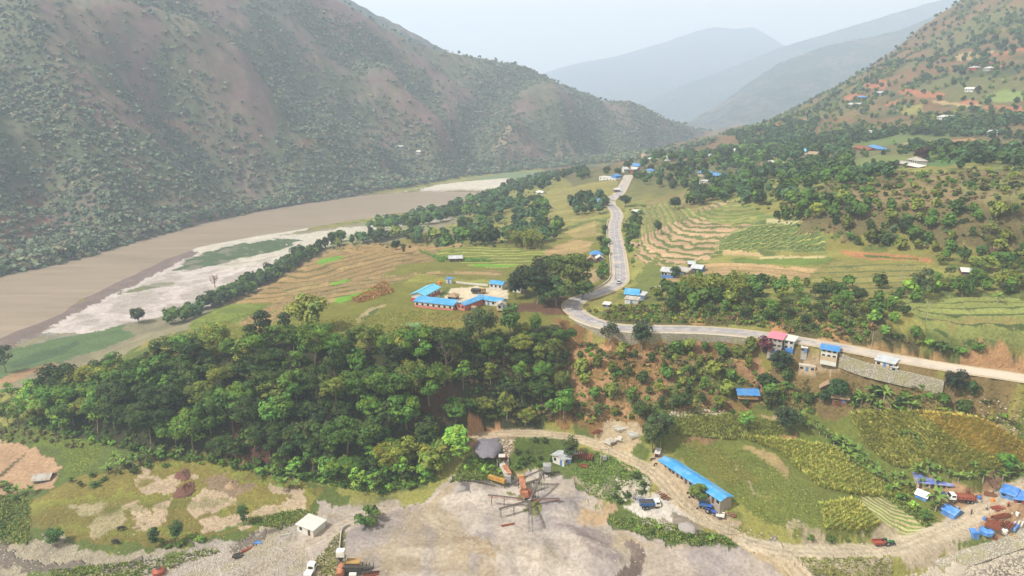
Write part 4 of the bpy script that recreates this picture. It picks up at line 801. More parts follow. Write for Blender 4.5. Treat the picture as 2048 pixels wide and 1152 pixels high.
# ------------------------------------------------------------------ houses, one line each: where the front wall stands in the view
G1 = 'school blocks around the yard'
house('long low blue-roofed timber shed running beside the dirt track', (1319,921), (1438,1034), 4.6, 2.5, 'gable', 'blue_roof', 'grey_wood', 10, 4, .7, .5, 'workers_barrack', 'shed', wincol='x', sidewin=0, z='mean')
house('long pink and white school block with a blue roof facing the front', (829,614), (906,621), 4.6, 2.6, 'pent', 'blue_roof', 'white_wall', 7, 0, .9, .4, 'school_block', 'school', G1, wmat2='pink_wall', sidewin=1)
house('tallest school block with pale cyan roof, left of the yard', (849,604), (880,587), 6.5, 3.0, 'gable', 'cyan_roof', 'white_wall', 3, 2, 1.2, .6, 'school_block', 'school', G1, wmat2='red_wall')
house('pink school block with blue gable roof, its end wall to the front', (915,619), (929,622), 13, 2.6, 'gabley', 'blue_roof', 'pink_wall', 2, 0, .8, .5, 'school_block', 'school', G1)
house('white low block with blue roof between the pink block and the big trees', (953,607), (1001,614), 5, 2.4, 'gable', 'blue_roof', 'white_wall', 4, 1, .8, .5, 'school_block', 'school', G1)
house('small white block with blue roof at the back of the school yard', (979,577), (1004,580), 5, 2.5, 'gable', 'blue_roof', 'white_wall', 3, 0, .9, .4, 'school_block', 'school', G1)
house('blue roofed block half hidden behind the big dark trees', (1020,583), (1042,586), 5, 2.5, 'gable', 'deep_blue_roof', 'white_wall', 2, 1, .9, .4, 'school_block', 'school', G1)
house('small grey hut on posts at the front corner of the school', (995,624), (1012,624), 3.6, 2.2, 'gabley', 'zinc_old', 'tin_wall', 1, 1, 1.0, .4, 'hut', 'hut', stilt=.9)
house('tiny blue-grey outhouse behind the cyan roofed block', (892,567), (903,568), 2.2, 2.3, 'pent', 'deep_blue_roof', 'tin_wall', 0, 1, .3, .2, 'outhouse', 'hut')
house('thatched round-cornered shelter in the middle of the school yard', (896,600), (911,601), 4, 1.6, 'hip', 'thatch', 'brown_wood', 1, 1, 1.5, .6, 'shelter', 'shelter')
house('tiny yellow-brown kennel beside the pink block', (943,620), (951,621), 1.6, 1.2, 'gable', 'thatch', 'pale_wood', 0, 1, .4, .2, 'kennel', 'hut')
house('zinc roofed barn alone among the ploughed terraces', (899,524), (924,523), 5, 2.0, 'gable', 'zinc', 'brown_wood', 2, 1, 1.0, .6, 'barn', 'barn')
house('blue roofed house beside the road below the stone terraces', (1183,519), (1204,517), 5, 2.8, 'hip', 'deep_blue_roof', 'white_wall', 2, 1, 1.8, .5, 'house', 'house')
house('brown thatched hut in front of the blue roofed roadside house', (1172,527), (1190,526), 4.5, 1.8, 'gabley', 'thatch', 'brown_wood', 1, 1, 1.6, .6, 'hut', 'hut')
house('white gabled cottage touching the brown thatched hut', (1193,525), (1207,524), 4, 2.2, 'gabley', 'white_sheet', 'brown_wood', 1, 1, 1.2, .4, 'cottage', 'house')
house('blue-white farmhouse with grey zinc roof, left of three', (1322,555), (1346,557), 6, 3.2, 'gable', 'zinc', 'white_wall', 3, 1, 1.3, .6, 'farmhouse', 'house', wmat2='blue_wall')
house('grey zinc roofed farmhouse in the middle of the row of three', (1350,549), (1374,551), 6, 2.6, 'gable', 'zinc_old', 'grey_wall', 2, 1, 1.2, .6, 'farmhouse', 'house')
house('small farmhouse with pale blue zinc roof, right of three', (1382,546), (1402,545), 6, 2.6, 'gable', 'zinc', 'blue_wall', 2, 1, 1.2, .5, 'farmhouse', 'house')
house('zinc shed behind the row of three farmhouses', (1376,537), (1390,536), 4, 2.2, 'pent', 'zinc', 'brown_wood', 1, 1, .6, .3, 'shed', 'shed')
house('bright blue gabled upper storey house inside the road bend', (1250,600), (1275,600), 5, 3.0, 'gable', 'blue_roof', 'brown_wood', 2, 1, 1.6, .6, 'house', 'house', stilt=0, sidewin=1)
house('grey tin front room below the blue gabled house', (1249,608), (1276,608), 3, 2.3, 'pent', 'zinc_old', 'tin_wall', 0, 1, .5, .3, 'lean_to', 'shed')
house('narrow zinc store on the right of the blue gabled house', (1278,600), (1288,600), 4, 2.2, 'pent', 'zinc', 'tin_wall', 1, 1, .5, .3, 'store', 'shed')
house('low white roofed pen on the grass inside the road bend', (1205,614), (1218,615), 3, 1.2, 'pent', 'white_sheet', 'brown_wood', 1, 1, .3, .3, 'animal_pen', 'shed')
house('collapsed tin shack above the blue gabled house', (1300,583), (1318,586), 4, 1.6, 'gabley', 'zinc_old', 'brown_wood', 1, 1, 1.2, .5, 'shack', 'hut')
house('three storey grey house with pink roof below the road', (1532,724), (1559,730), 5.0, 1.85, 'pent', 'pink_roof', 'grey_wall', 2, 1, .7, .5, 'tall_house', 'house', sidewin=1, floors=3)
house('white two storey house with blue ground floor beside the pink roofed one', (1565,716), (1584,718), 4.5, 1.85, 'pent', 'white_sheet', 'tin_wall', 1, 1, .5, .4, 'house', 'house', wmat2='blue_wall', floors=2)
house('blue roofed white house on a pale plinth below the road', (1637,746), (1669,751), 5, 1.6, 'gable', 'deep_blue_roof', 'white_wall', 3, 0, .9, .6, 'house', 'house', wmat2='cream_wall', floors=2, sidewin=1)
house('white lean-to on the building plot between two houses', (1600,721), (1612,722), 3, 1.8, 'pent', 'white_sheet', 'grey_wall', 1, 1, .4, .2, 'lean_to', 'shed')
house('bare cement terrace room left of the blue roofed white house', (1597,741), (1630,744), 4, 2.0, 'flat', 'concrete', 'cream_wall', 2, 1, .2, .1, 'outbuilding', 'building')
house('tin shed with yellow side leaning on the stone wall', (1745,765), (1782,770), 4, 2.4, 'pent', 'zinc', 'tin_wall', 2, 1, .6, .5, 'shed', 'shed', wmat2='pale_wood')
house('small white annex hanging off the tin shed by the stone wall', (1775,775), (1788,776), 2.5, 1.8, 'pent', 'white_sheet', 'tin_wall', 1, 0, .4, .3, 'annex', 'shed')
house('upper thatched hut among trees below the stone wall', (1640,797), (1668,797), 5, 2.0, 'gabley', 'thatch', 'brown_wood', 1, 1, 1.6, .7, 'hut', 'hut')
house('lower thatched hut beside the banana plants', (1663,812), (1694,812), 4.5, 1.8, 'gable', 'thatch', 'brown_wood', 1, 1, 1.3, .6, 'hut', 'hut')
house('bright blue roofed granary on posts above the lower fields', (1477,805), (1514,805), 4.5, 1.6, 'gable', 'deep_blue_roof', 'pale_wood', 3, 0, 1.0, .8, 'granary', 'barn', stilt=1.7)
house('long white zinc roofed shed among trees on the right terraces', (1924,551), (1954,551), 5, 1.8, 'gable', 'white_sheet', 'brown_wood', 3, 1, 1.0, .6, 'shed', 'shed')
house('white two-tier pavilion house alone on the hillside meadow', (1814,333), (1833,333), 5.5, 2.1, 'hip', 'zinc_old', 'white_wall', 3, 1, 1.8, .7, 'hill_house', 'house', floors=2)
house('open white roofed porch in front of the pavilion house', (1812,336), (1838,336), 3, 1.8, 'pent', 'white_sheet', 'brown_wood', 3, 0, .8, .5, 'porch', 'shed')
house('small brown hut left of the pavilion house', (1794,332), (1806,332), 5, 2, 'gable', 'zinc_old', 'brown_wood', 1, 1, 1.2, .5, 'hut', 'hut')
house('cream school with long blue roof on the wooded hillside', (1415,357), (1448,358), 9, 3.2, 'gable', 'deep_blue_roof', 'cream_wall', 4, 1, 1.8, .8, 'hillside_school', 'school')
house('shorter cream block touching the hillside school on its left', (1396,352), (1416,353), 9, 3.2, 'gable', 'deep_blue_roof', 'cream_wall', 2, 1, 1.8, .8, 'hillside_school_wing', 'school')
house('white house under trees below the hillside school', (1398,369), (1412,370), 7, 3.5, 'flat', 'white_sheet', 'white_wall', 2, 1, .3, .4, 'house', 'house')
house('long white flat-roofed row beside the far road', (1198,361), (1231,361), 7, 4.0, 'flat', 'white_sheet', 'white_wall', 5, 0, .3, .2, 'roadside_row', 'building', sidewin=0)
house('blue sheet shop at the end of the long white row', (1232,360), (1244,359), 6, 4.0, 'pent', 'deep_blue_roof', 'blue_wall', 1, 1, .8, .3, 'shop', 'shop')
house('blue roofed red house left of the far road', (1184,410), (1203,411), 8, 3.2, 'hip', 'deep_blue_roof', 'red_wall', 2, 1, 2.2, .8, 'house', 'house')
house('small white house in the trees by the river bluff', (1072,390), (1083,390), 6, 3, 'gable', 'white_sheet', 'white_wall', 1, 1, 1.5, .5, 'house', 'house')
house('zinc shack at the kink of the far road', (1229,385), (1240,385), 5, 2.4, 'gable', 'zinc', 'brown_wood', 1, 1, 1, .4, 'shack', 'hut')
house('pale rubble-stone shack above the orange cutting on the road', (1266,428), (1280,428), 6, 2, 'gable', 'white_sheet', 'grey_wall', 1, 1, 1, .4, 'shack', 'hut')
house('brown thatched shelter at the foot of the stepped terraces', (1256,492), (1270,492), 4, 1.4, 'gable', 'thatch', 'brown_wood', 1, 0, 1.2, .5, 'shelter', 'shelter')
fh = [(1261,336,1277,336,'deep_blue_roof','white_wall','blue roofed house at the top of the far road'),(1289,348,1304,348,'deep_blue_roof','white_wall','blue and white house right of the far road top'),(1262,345,1272,345,'zinc','red_wall','zinc shop with red wall where the road crests'),(1248,345,1256,345,'zinc','white_wall','white shop left of the road crest'),(1294,324,1304,324,'white_sheet','grey_wall','grey house behind the road crest village'),(1282,322,1290,322,'thatch','brown_wood','thatched house behind the road crest village'),
 (1328,322,1340,322,'zinc','white_wall','white zinc roofed house at the village edge'),(1462,305,1476,306,'tin_wall','cream_wall','pale green roofed house high in the village'),(1477,311,1492,311,'deep_blue_roof','white_wall','low blue roof below the pale green roofed house'),(1418,319,1432,319,'zinc','brown_wood','zinc roofed brown hut left in the village'),(1524,301,1536,301,'white_sheet','pink_wall','pink walled house in the village trees'),(1603,309,1613,309,'cyan_roof','white_wall','white and cyan house beside the meadow'),(1614,315,1632,315,'thatch','brown_wood','brown thatched farm beside the meadow'),(1530,332,1543,332,'white_sheet','cream_wall','cream house behind the leafless tree'),(1546,335,1566,336,'thatch','brown_wood','long brown thatched house near the leafless tree'),
 (1708,301,1735,302,'rust','brown_wood','long rusty roofed barn on the upper meadow'),(1735,300,1757,301,'deep_blue_roof','brown_wood','blue roofed barn joined to the rusty one'),(1734,271,1744,271,'zinc','grey_wall','grey hut where the upper track bends'),(1570,262,1585,262,'deep_blue_roof','brown_wood','blue roofed hut on the red earth clearing'),(1711,200,1727,200,'deep_blue_roof','brown_wood','blue roofed house high on the red slope'),(1695,214,1718,214,'zinc','grey_wall','long zinc house below the high blue roof'),(1751,191,1763,191,'zinc','grey_wall','grey cottage right of the high blue roof'),
 (1873,240,1890,240,'white_sheet','white_wall','bright white gabled house above the tree belt'),(1893,241,1910,241,'zinc','grey_wall','grey shed right of the bright white house'),(1929,184,1946,184,'white_sheet','white_wall','white house high on the right mountain'),(1966,142,1980,142,'white_sheet','grey_wall','pale house just under the red hillside track'),(1974,272,1994,272,'zinc','grey_wall','zinc farmhouse at the right edge of the tree belt'),(2020,306,2052,307,'deep_blue_roof','rust','long blue roof cut by the right edge of the meadow'),(1936,141,1950,141,'zinc','red_wall','small red walled house below the hillside track'),(798,299,806,300,'white_sheet','grey_wall','white shack on the far river bank, upper one'),(833,310,841,310,'white_sheet','grey_wall','white shack on the far river bank, lower one')]
for k, (u1, v1, u2, v2, rm_, wm_, lb) in enumerate(fh): house(lb, (u1,v1), (u2,v2), 7, 3.4, ('gable', 'hip', 'gable')[k % 3], rm_, wm_, 2, 1, 1.9, .7, 'hill_house' if v1 < 290 else 'village_house', 'house', 'small houses scattered over the hillside')
# quarry yard buildings
house('white shed with flat grey roof beside the west track', (594,1061), (627,1075), 5.2, 2.3, 'pent', 'white_sheet', 'white_wall', 1, 1, .3, .35, 'site_shed', 'shed', wincol='x')
house('weathered hut on the pale ploughed plot at the left edge', (67,968), (98,962), 4, 1.4, 'gable', 'zinc_old', 'brown_wood', 2, 1, 1.0, .6, 'field_hut', 'hut')
house('zinc roofed site office with white walls above the crusher', (1104,924), (1128,934), 7, 2.6, 'gabley', 'zinc', 'white_wall', 1, 1, .6, .5, 'site_office', 'building', sidewin=1)
house('low white workshop room joined to the site office', (1128,930), (1142,928), 4, 2.2, 'pent', 'white_sheet', 'grey_wall', 1, 1, .3, .2, 'workshop', 'shed')
house('open rusty lean-to at the upper end of the long blue shed', (1309,918), (1318,916), 3, 2, 'pent', 'white_sheet', 'rust', 1, 0, .4, .2, 'lean_to', 'shed')
house('long violet-blue sheeted shelter behind the banana plants', (1834,982), (1905,975), 4.5, 1.9, 'pent', 'tarp_violet', 'cream_wall', 4, 2, .5, .4, 'labour_shelter', 'shelter', wincol='x')
house('white sheeted tent left of the red truck', (1830,994), (1852,1004), 3.5, 1.3, 'gable', 'tarp_white', 'tarp_blue', 0, 1, .9, .3, 'tent', 'tent')
house('bright blue tarpaulin tent with vaulted roof beside the track', (1881,1025), (1907,1040), 4, 1.5, 'gable', 'tarp_blue', 'tarp_blue', 0, 1, 1.0, .3, 'tent', 'tent')
house('blue sheeted shelter at the right edge behind the yard', (1999,994), (2027,1002), 4.5, 1.8, 'pent', 'tarp_blue', 'tarp_blue', 1, 1, .5, .4, 'labour_shelter', 'shelter')
house('red-based blue shelter cut by the right edge', (2030,1006), (2062,1014), 4.5, 1.8, 'pent', 'tarp_blue', 'truck_red', 1, 1, .5, .4, 'labour_shelter', 'shelter')
house('small cubic blue toilet cabin by the stone bank', (1945,1078), (1957,1080), 2.2, 2.0, 'flat', 'tarp_blue', 'tarp_blue', 0, 1, .1, .05, 'toilet_cabin', 'cabin')
# ------------------------------------------------------------------ walls, barriers, poles
def wall_thing(name, label, cat, uvz, hgt, thick, mat, cap=None, lean=0.0, group=None, world=None, down=.6):
    q = world or [hit(u, v) for u, v in uvz]; q = spline([tuple(p) for p in q], 3); o0 = q[0]; R = thing(name, label, cat, o0, 0, group); mb = MB(); cb = MB()
    for i in range(len(q)-1):
        a, b_ = Vector(q[i])-Vector(o0), Vector(q[i+1])-Vector(o0); n_ = Vector((-(b_-a).y, (b_-a).x, 0)).normalized()
        ra = lambda p, z: [p+n_*(thick/2)+Vector((0,0,-down)), p-n_*(thick/2+lean)+Vector((0,0,-down)), p-n_*thick/2+Vector((0,0,z)), p+n_*thick/2+Vector((0,0,z))]
        mb.hull(ra(a, hgt), ra(b_, hgt))
        if cap: cb.hull([p+Vector((0,0,hgt+.003)) for p in (a+n_*.45, a-n_*.45)]+[p+Vector((0,0,hgt+.2)) for p in (a-n_*.45, a+n_*.45)], [p+Vector((0,0,hgt+.003)) for p in (b_+n_*.45, b_-n_*.45)]+[p+Vector((0,0,hgt+.2)) for p in (b_-n_*.45, b_+n_*.45)])
    mb.build('masonry', mat, R)
    if cap: cb.build('coping', cap, R)
    return R
def off_line(c, i0, i1, off, dz=0, st=3):
    out = []
    for i in range(i0, min(i1, len(c)-1), st):
        d = np.array(c[i+1][:2])-np.array(c[i-1][:2]); d /= np.linalg.norm(d)+1e-9; out.append((c[i][0]-d[1]*off, c[i][1]+d[0]*off, c[i][2]+dz))
    return out
def near_i(u, v, z=40): p = P(u, v, z); return int(np.argmin([(q[0]-p[0])**2+(q[1]-p[1])**2 for q in main_c]))
# main_c runs from the right edge towards the bend, so its left side (off > 0) is the camera side
ia, ib, ic, id_ = near_i(1505, 667), near_i(1155, 628), near_i(1860, 728), near_i(1680, 695)
wall_thing('retaining_wall', 'long rubble stone retaining wall under the road bend', 'wall', None, -.05, .8, 'stone_wall', 'concrete', 1.2, world=[(p[0], p[1], p[2]) for p in off_line(main_c, ia, ib, 5.3)], down=7.5)
wall_thing('retaining_wall', 'stone retaining wall below the road behind the tin shed', 'wall', [(1678,727),(1710,739),(1743,749),(1790,760),(1829,768),(1885,783)], 3.7, .8, 'stone_wall', None, .4, down=1.2)
j0, j1 = near_i(1143, 610), near_i(1228, 438, 44)
wall_thing('road_parapet', 'low pale concrete parapet along the left edge of the road', 'wall', None, .75, .35, 'concrete', world=off_line(main_c, j0+12, j1, 4.9), down=1)
wall_thing('garden_wall', 'low white wall at the back of the school yard', 'wall', [(912,566),(940,569),(976,572)], .9, .3, 'white_wall')
wall_thing('stone_bank', 'pale boulder embankment along the stream at the right edge', 'wall', [(1870,1132),(1940,1105),(2048,1070),(2150,1040)], .9, 3.2, 'stone_wall', lean=2)
wall_thing('yard_wall', 'thin brown boundary wall of the batching yard', 'wall', [(679,1108),(681,1080),(685,1060),(700,1052)], .9, .25, 'concrete')
def pole(u, v, h, label, arm=True, h2=None, wood=True):
    p = hit(u, v); R = thing('utility_pole', label, 'pole', p, random.uniform(-.4, .4)); MB().cyl((0,0,-1), (0,0,h), .13, 8, .09).build('shaft', 'grey_wood', R)
    if arm: x = MB().bar((-.8,0,h-.5), (.8,0,h-.5), .1).build('crossarm', 'dark_steel', R); [MB().cyl((q,0,h-.45),(q,0,h-.2),.06,6).build('insulator', 'white_wall', x) for q in (-.7,0,.7)]
pole(1456,1070,7,'grey power pole at the track junction'); pole(1231,560,7,'power pole beside the road above the car'); pole(1853,640,7,'power pole on the green terraces'); pole(1320,900,7,'power pole by the end of the blue shed'); pole(1803,560,8,'power pole in the terraced field on the right'); pole(1742,700,7,'power pole on the road cutting')
R = thing('transformer_frame', 'two-pole transformer frame in the grass by the track', 'transformer', hit(1209,926), .1)
for q in (-1.3, 1.3): MB().cyl((q,0,-1),(q,0,5.2),.12,8).build('post', 'grey_wall', R)
MB().bar((-1.6,0,5),(1.6,0,5),.15).build('crossarm', 'grey_wall', R); tt = MB().box(-.6,.6,-.4,.4,1.3,2.6).build('transformer_tank', 'steel', R, .05); [MB().cyl((q,0,2.6),(q,0,3),.07,6).build('bushing', 'white_wall', tt) for q in (-.3,0,.3)]
# ------------------------------------------------------------------ vehicles
def wheel(parent, x, y, r, w=.32):
    a = MB().cyl((x, y-w/2, r), (x, y+w/2, r), r, 16).build('wheel', 'tyre', parent, 0); MB().cyl((x, y-w/2-.02, r), (x, y+w/2+.02, r), r*.5, 10).build('rim', 'steel', a); return a
def truck(label, u, v, rz, cabm, bedm, L_=6.6, load=None, tip=0, group=None):
    p = hit(u, v); R = thing('dump_truck', label, 'truck', p, rz, group); keep(p[0], p[1], 4.5); h = L_/2
    MB().box(-h, h-.2, -.45, .45, .75, 1.05).build('chassis', 'dark_steel', R)
    cab = MB().hull([(h-1.9,-1.1,.9),(h,-1.1,.9),(h,1.1,.9),(h-1.9,1.1,.9)], [(h-1.85,-1.02,2.5),(h-.5,-1.02,2.5),(h-.5,1.02,2.5),(h-1.85,1.02,2.5)]).build('cab', cabm, R, .07)
    MB().hull([(h-.03,-.95,1.72),(h-.03,.95,1.72),(h-.38,.9,2.4),(h-.38,-.9,2.4)], [(h-.12,-.95,1.72),(h-.12,.95,1.72),(h-.47,.9,2.4),(h-.47,-.9,2.4)]).build('windscreen', 'glass_dark', cab)
    for s in (-1, 1):
        MB().box(h-1.6,h-.6,s*1.08-.02,s*1.08+.02,1.75,2.3).build('side_window', 'glass_dark', cab); MB().box(h-.02,h+.04,s*.8-.15,s*.8+.15,1.05,1.3).build('headlight', 'silver', R)
        for x in (h-1.1, -h+1.0, -h+2.1): wheel(R, x, s*1.0, .5)
    MB().box(h-.02,h+.12,-1.1,1.1,.6,.9).build('bumper', 'dark_steel', R)
    x0, x1 = -h, h-2.1; bed = MB()
    bed.box(x0,x1,-1.15,1.15,1.15,1.27)
    for a in ((x0,x1,-1.2,-1.1),(x0,x1,1.1,1.2),(x0,x0+.1,-1.1,1.1),(x1-.1,x1,-1.1,1.1)): bed.box(*a,1.27,2.15)
    bo = bed.build('tipper_bed', bedm, R); ribs = MB()
    for x in np.linspace(x0+.3, x1-.3, 5): ribs.box(x-.05,x+.05,-1.27,-1.2,1.2,2.2); ribs.box(x-.05,x+.05,1.2,1.27,1.2,2.2)
    ribs.build('bed_ribs', 'dark_steel', bo)
    if load: MB().hull([(x0+.1,-1.08,1.9),(x1-.1,-1.08,1.9),(x1-.1,1.08,1.9),(x0+.1,1.08,1.9)], [(x0+.8,-.4,2.45),(x1-.8,-.4,2.4),(x1-.8,.4,2.4),(x0+.8,.4,2.45)]).build('load', load, R)
    return R
truck('blue and white dump truck parked on the pale gravel patch', 1300, 1015, math.radians(2), 'truck_white', 'truck_blue', 6.4, 'dark_steel')
truck('red dump truck with white cab among the blue shelters', 1921, 1003, math.radians(172), 'truck_white', 'truck_red', 7.2, 'rust')
truck('yellow-cabbed dark dump truck in the school yard', 957, 587, math.radians(-8), 'yellow_paint', 'dark_steel', 6.6, 'dark_steel')
p = hit(622,1146); R = thing('cab_truck', 'white truck cab parked on grass at the bottom edge', 'truck', p, math.radians(85)); keep(p[0], p[1], 4)
MB().box(-2.6,2.4,-.45,.45,.6,.9).build('chassis', 'dark_steel', R); cb = MB().hull([(-.2,-1.1,.7),(2.4,-1.1,.7),(2.4,1.1,.7),(-.2,1.1,.7)], [(0,-1,2.5),(1.9,-1,2.5),(1.9,1,2.5),(0,1,2.5)]).build('cab', 'truck_white', R, .08)
MB().hull([(2.34,-.9,1.5),(2.34,.9,1.5),(2.02,.85,2.3),(2.02,-.85,2.3)],[(2.24,-.9,1.5),(2.24,.9,1.5),(1.92,.85,2.3),(1.92,-.85,2.3)]).build('windscreen', 'glass_dark', cb); MB().box(-.25,-.12,-.6,.6,1.5,2.1).build('rear_window', 'glass_dark', cb)
MB().box(-2.6,-.5,-1.05,1.05,.95,1.5).build('flatbed', 'truck_white', R)
for s in (-1,1):
    for x in (1.5,-1.7): wheel(R, x, s*1.0, .45)
    MB().box(.5,1.5,s*1.06-.02,s*1.06+.02,1.5,2.2).build('side_window', 'glass_dark', cb)
def car(label, u, v, rz):
    p = P(u, v, 40.72); R = thing('car', label, 'car', p, rz); b_ = MB()
    b_.hull([(-2.1,-.85,.3),(2.1,-.85,.3),(2.1,.85,.3),(-2.1,.85,.3)],[(-2.1,-.85,.8),(2.1,-.85,.72),(2.1,.85,.72),(-2.1,.85,.8)]); bo = b_.build('body', 'silver', R, .12)
    MB().hull([(-1.7,-.78,.8),(1.1,-.78,.8),(1.1,.78,.8),(-1.7,.78,.8)],[(-1.3,-.65,1.4),(.5,-.65,1.42),(.5,.65,1.42),(-1.3,.65,1.4)]).build('cabin', 'silver', R, .05)
    MB().hull([(1.12,-.7,.86),(1.12,.7,.86),(.58,.6,1.36),(.58,-.6,1.36)],[(1.0,-.7,.86),(1.0,.7,.86),(.48,.6,1.36),(.48,-.6,1.36)]).build('windscreen', 'glass_dark', R); MB().hull([(-1.72,-.7,.86),(-1.72,.7,.86),(-1.36,.6,1.34),(-1.36,-.6,1.34)],[(-1.62,-.7,.86),(-1.62,.7,.86),(-1.26,.6,1.34),(-1.26,-.6,1.34)]).build('rear_window', 'glass_dark', R)
    for s in (-1,1):
        MB().hull([(-1.4,s*.76,.88),(.85,s*.76,.88),(.45,s*.67,1.33),(-1.2,s*.67,1.33)],[(-1.4,s*.8,.88),(.85,s*.8,.88),(.45,s*.71,1.33),(-1.2,s*.71,1.33)]).build('side_window', 'glass_dark', R); MB().box(2.08,2.12,s*.6-.16,s*.6+.16,.5,.66).build('headlight', 'white_wall', R)
        for x in (1.3,-1.3): wheel(R, x, s*.78, .32, .2)
car('silver white car on the asphalt road above the hairpin', 1237, 566, math.radians(-100))
def tractor(label, u, v, rz, body, s=1.0, roof=True, name='tractor'):
    p = hit(u, v); R = thing(name, label, 'tractor', p, rz); R.scale = (s,)*3; keep(p[0], p[1], 3)
    MB().hull([(.1,-.35,.6),(1.8,-.3,.6),(1.8,.3,.6),(.1,.35,.6)],[(.1,-.35,1.35),(1.75,-.28,1.2),(1.75,.28,1.2),(.1,.35,1.35)]).build('bonnet', body, R, .05); MB().box(-.9,.2,-.4,.4,.6,.85).build('chassis', 'dark_steel', R)
    MB().box(-.7,-.25,-.28,.28,.95,1.15).box(-.75,-.65,-.28,.28,1.15,1.6).build('seat', 'tyre', R); MB().cyl((.3,.1,1.3),(.3,.1,2.0),.04,6).build('exhaust', 'dark_steel', R)
    for q in (-1,1): wheel(R, -.6, q*.75, .75, .4); wheel(R, 1.4, q*.62, .42, .25); MB().box(-1.2,.0,q*.75-.24,q*.75+.24,1.5,1.56).build('mudguard', body, R)
    if roof:
        rf = MB().box(-1.1,.35,-.75,.75,2.25,2.35).build('canopy', body, R, .03); [MB().bar((a,b_*.65,.9),(a,b_*.65,2.25),.06).build('canopy_post', 'dark_steel', rf) for a in (-1,.25) for b_ in (-1,1)]
    return R
def trailer(label, u, v, rz, mat, L_=3.2):
    p = hit(u, v); R = thing('trailer', label, 'trailer', p, rz); h = L_/2; b_ = MB().box(-h,h,-.95,.95,.75,.85)
    for a in ((-h,h,-.95,-.87),(-h,h,.87,.95),(-h,-h+.08,-.87,.87),(h-.08,h,-.87,.87)): b_.box(*a,.85,1.4)
    b_.build('tray', mat, R); MB().bar((h,0,.7),(h+1.2,0,.6),.1).build('drawbar', 'dark_steel', R); [wheel(R, -.2, q*.85, .42, .25) for q in (-1,1)]
tractor('blue canopied tractor at the lower end of the long blue shed', 1421,1026, math.radians(-40), 'tractor_blue'); trailer('blue trailer beside the tractor under the small round tree', 1407,1014, math.radians(-20), 'truck_blue', 2.6); trailer('white loaded cart at the corner of the long blue shed', 1440,1035, math.radians(-20), 'truck_white', 2.4)
tractor('green tractor hitched to a red trailer beside the vegetable plots', 1776,1089, math.radians(5), 'tractor_green', 1.0, False); trailer('red trailer behind the green tractor', 1757,1090, math.radians(5), 'truck_red', 3.4)
def bike(label, u, v, rz):
    p = hit(u, v); R = thing('motorcycle', label, 'motorcycle', p, rz, 'motorcycles parked along the blue shed'); f = MB().bar((-.5,0,.7),(.35,0,.75),.16,.22).bar((.35,0,.8),(.68,0,.35),.06).bar((-.3,0,.6),(-.65,0,.32),.07).build('frame', 'cloth_dark', R); MB().box(-.65,.05,-.13,.13,.78,.9).build('seat', 'tyre', R, .02); MB().bar((.4,-.32,1.02),(.4,.32,1.02),.05).build('handlebar', 'steel', R); [MB().cyl((x,-.05,.31),(x,.05,.31),.31,14).build('wheel', 'tyre', R) for x in (-.65,.68)]
for k, (u, v) in enumerate([(1306,921),(1311,931),(1340,942),(1378,990),(1383,997),(1398,1018)]): bike(['motorcycle nearest the rusty lean-to','motorcycle below the rusty lean-to','motorcycle alone along the middle of the blue shed','motorcycle left of the small round tree','second motorcycle left of the small round tree','motorcycle beside the blue trailer'][k], u, v, k*.7)
# ------------------------------------------------------------------ crusher plant
def conveyor(label, a, b_, za, zb, w=.7, legs=(.5, .95), mat='dark_steel', group='conveyors of the crusher'):
    ga, gb = hit(*a), hit(*b_); A_ = Vector(P(*a, za)); B_ = Vector(P(*b_, zb)); R = thing('conveyor', label, 'conveyor', A_, 0, group); d = B_-A_; s = Vector((-d.y, d.x, 0)).normalized()*w/2; up = Vector((0,0,.45)); tr_ = MB()
    for q in (s, -s):
        tr_.bar(q, d+q, .08); tr_.bar(q-up, d+q-up, .06); n = max(3, int(d.length/1.6))
        for i in range(n): tr_.bar(q-up*(i % 2)+d*(i/n), q-up*((i+1) % 2)+d*((i+1)/n), .06)
    tr_.build('truss', mat, R); MB().bar(Vector((0,0,.12)), d+Vector((0,0,.12)), w*.8, .06).build('belt', 'belt', R); e = s.normalized()
    for k in (.0, 1.0): MB().cyl(d*k-s*.9+Vector((0,0,.05)), d*k+s*.9+Vector((0,0,.05)), .2, 8).build('drum', 'steel', R)
    for k in legs:
        c = d*k; g_ = H(A_.x+c.x, A_.y+c.y)-A_.z-.3
        for q in (s, -s): MB().bar(c+q-up, Vector((c.x+q.x*1.3, c.y+q.y*1.3, min(g_, c.z-.7))), .1).build('leg', mat, R)
zy = hit(1055,1020)[2]
conveyor('upper left rusty conveyor of the crusher star', (1048,998), (976,990), zy+3.2, zy+3.6, mat='rust', legs=(.55,.9)); conveyor('lower left conveyor pointing to the front', (1058,1001), (997,1018), zy+3.2, zy+2.6, legs=(.5,.93)); conveyor('level conveyor running right over the grey heap', (1062,998), (1120,997), zy+3.4, zy+3.9, mat='rust', legs=(.5,.97)); conveyor('short conveyor coming straight towards the front', (1058,1000), (1062,1032), zy+4, zy+4.5, .9, legs=(.5,.95)); conveyor('steep conveyor climbing to the top screen', (1060,1000), (1087,940), zy+3.2, zy+9, legs=(.5,.97)); conveyor('high dark conveyor between the hopper and the top screen', (1022,966), (1086,938), zy+2.4, zy+9.3, .9, legs=(.45,.9)); conveyor('short inner conveyor feeding the orange crusher', (1049,968), (1080,957), zy+5, zy+6, .8, legs=(.6,)); conveyor('long low conveyor reaching left from the yellow feeder', (982,964), (933,962), zy+3, zy+3, legs=(.2,.6,.95))
p = P(1052,1002,zy); R = thing('crusher', 'orange rusty crusher body in the middle of the conveyor star', 'crusher', (p[0],p[1],zy), 0); 
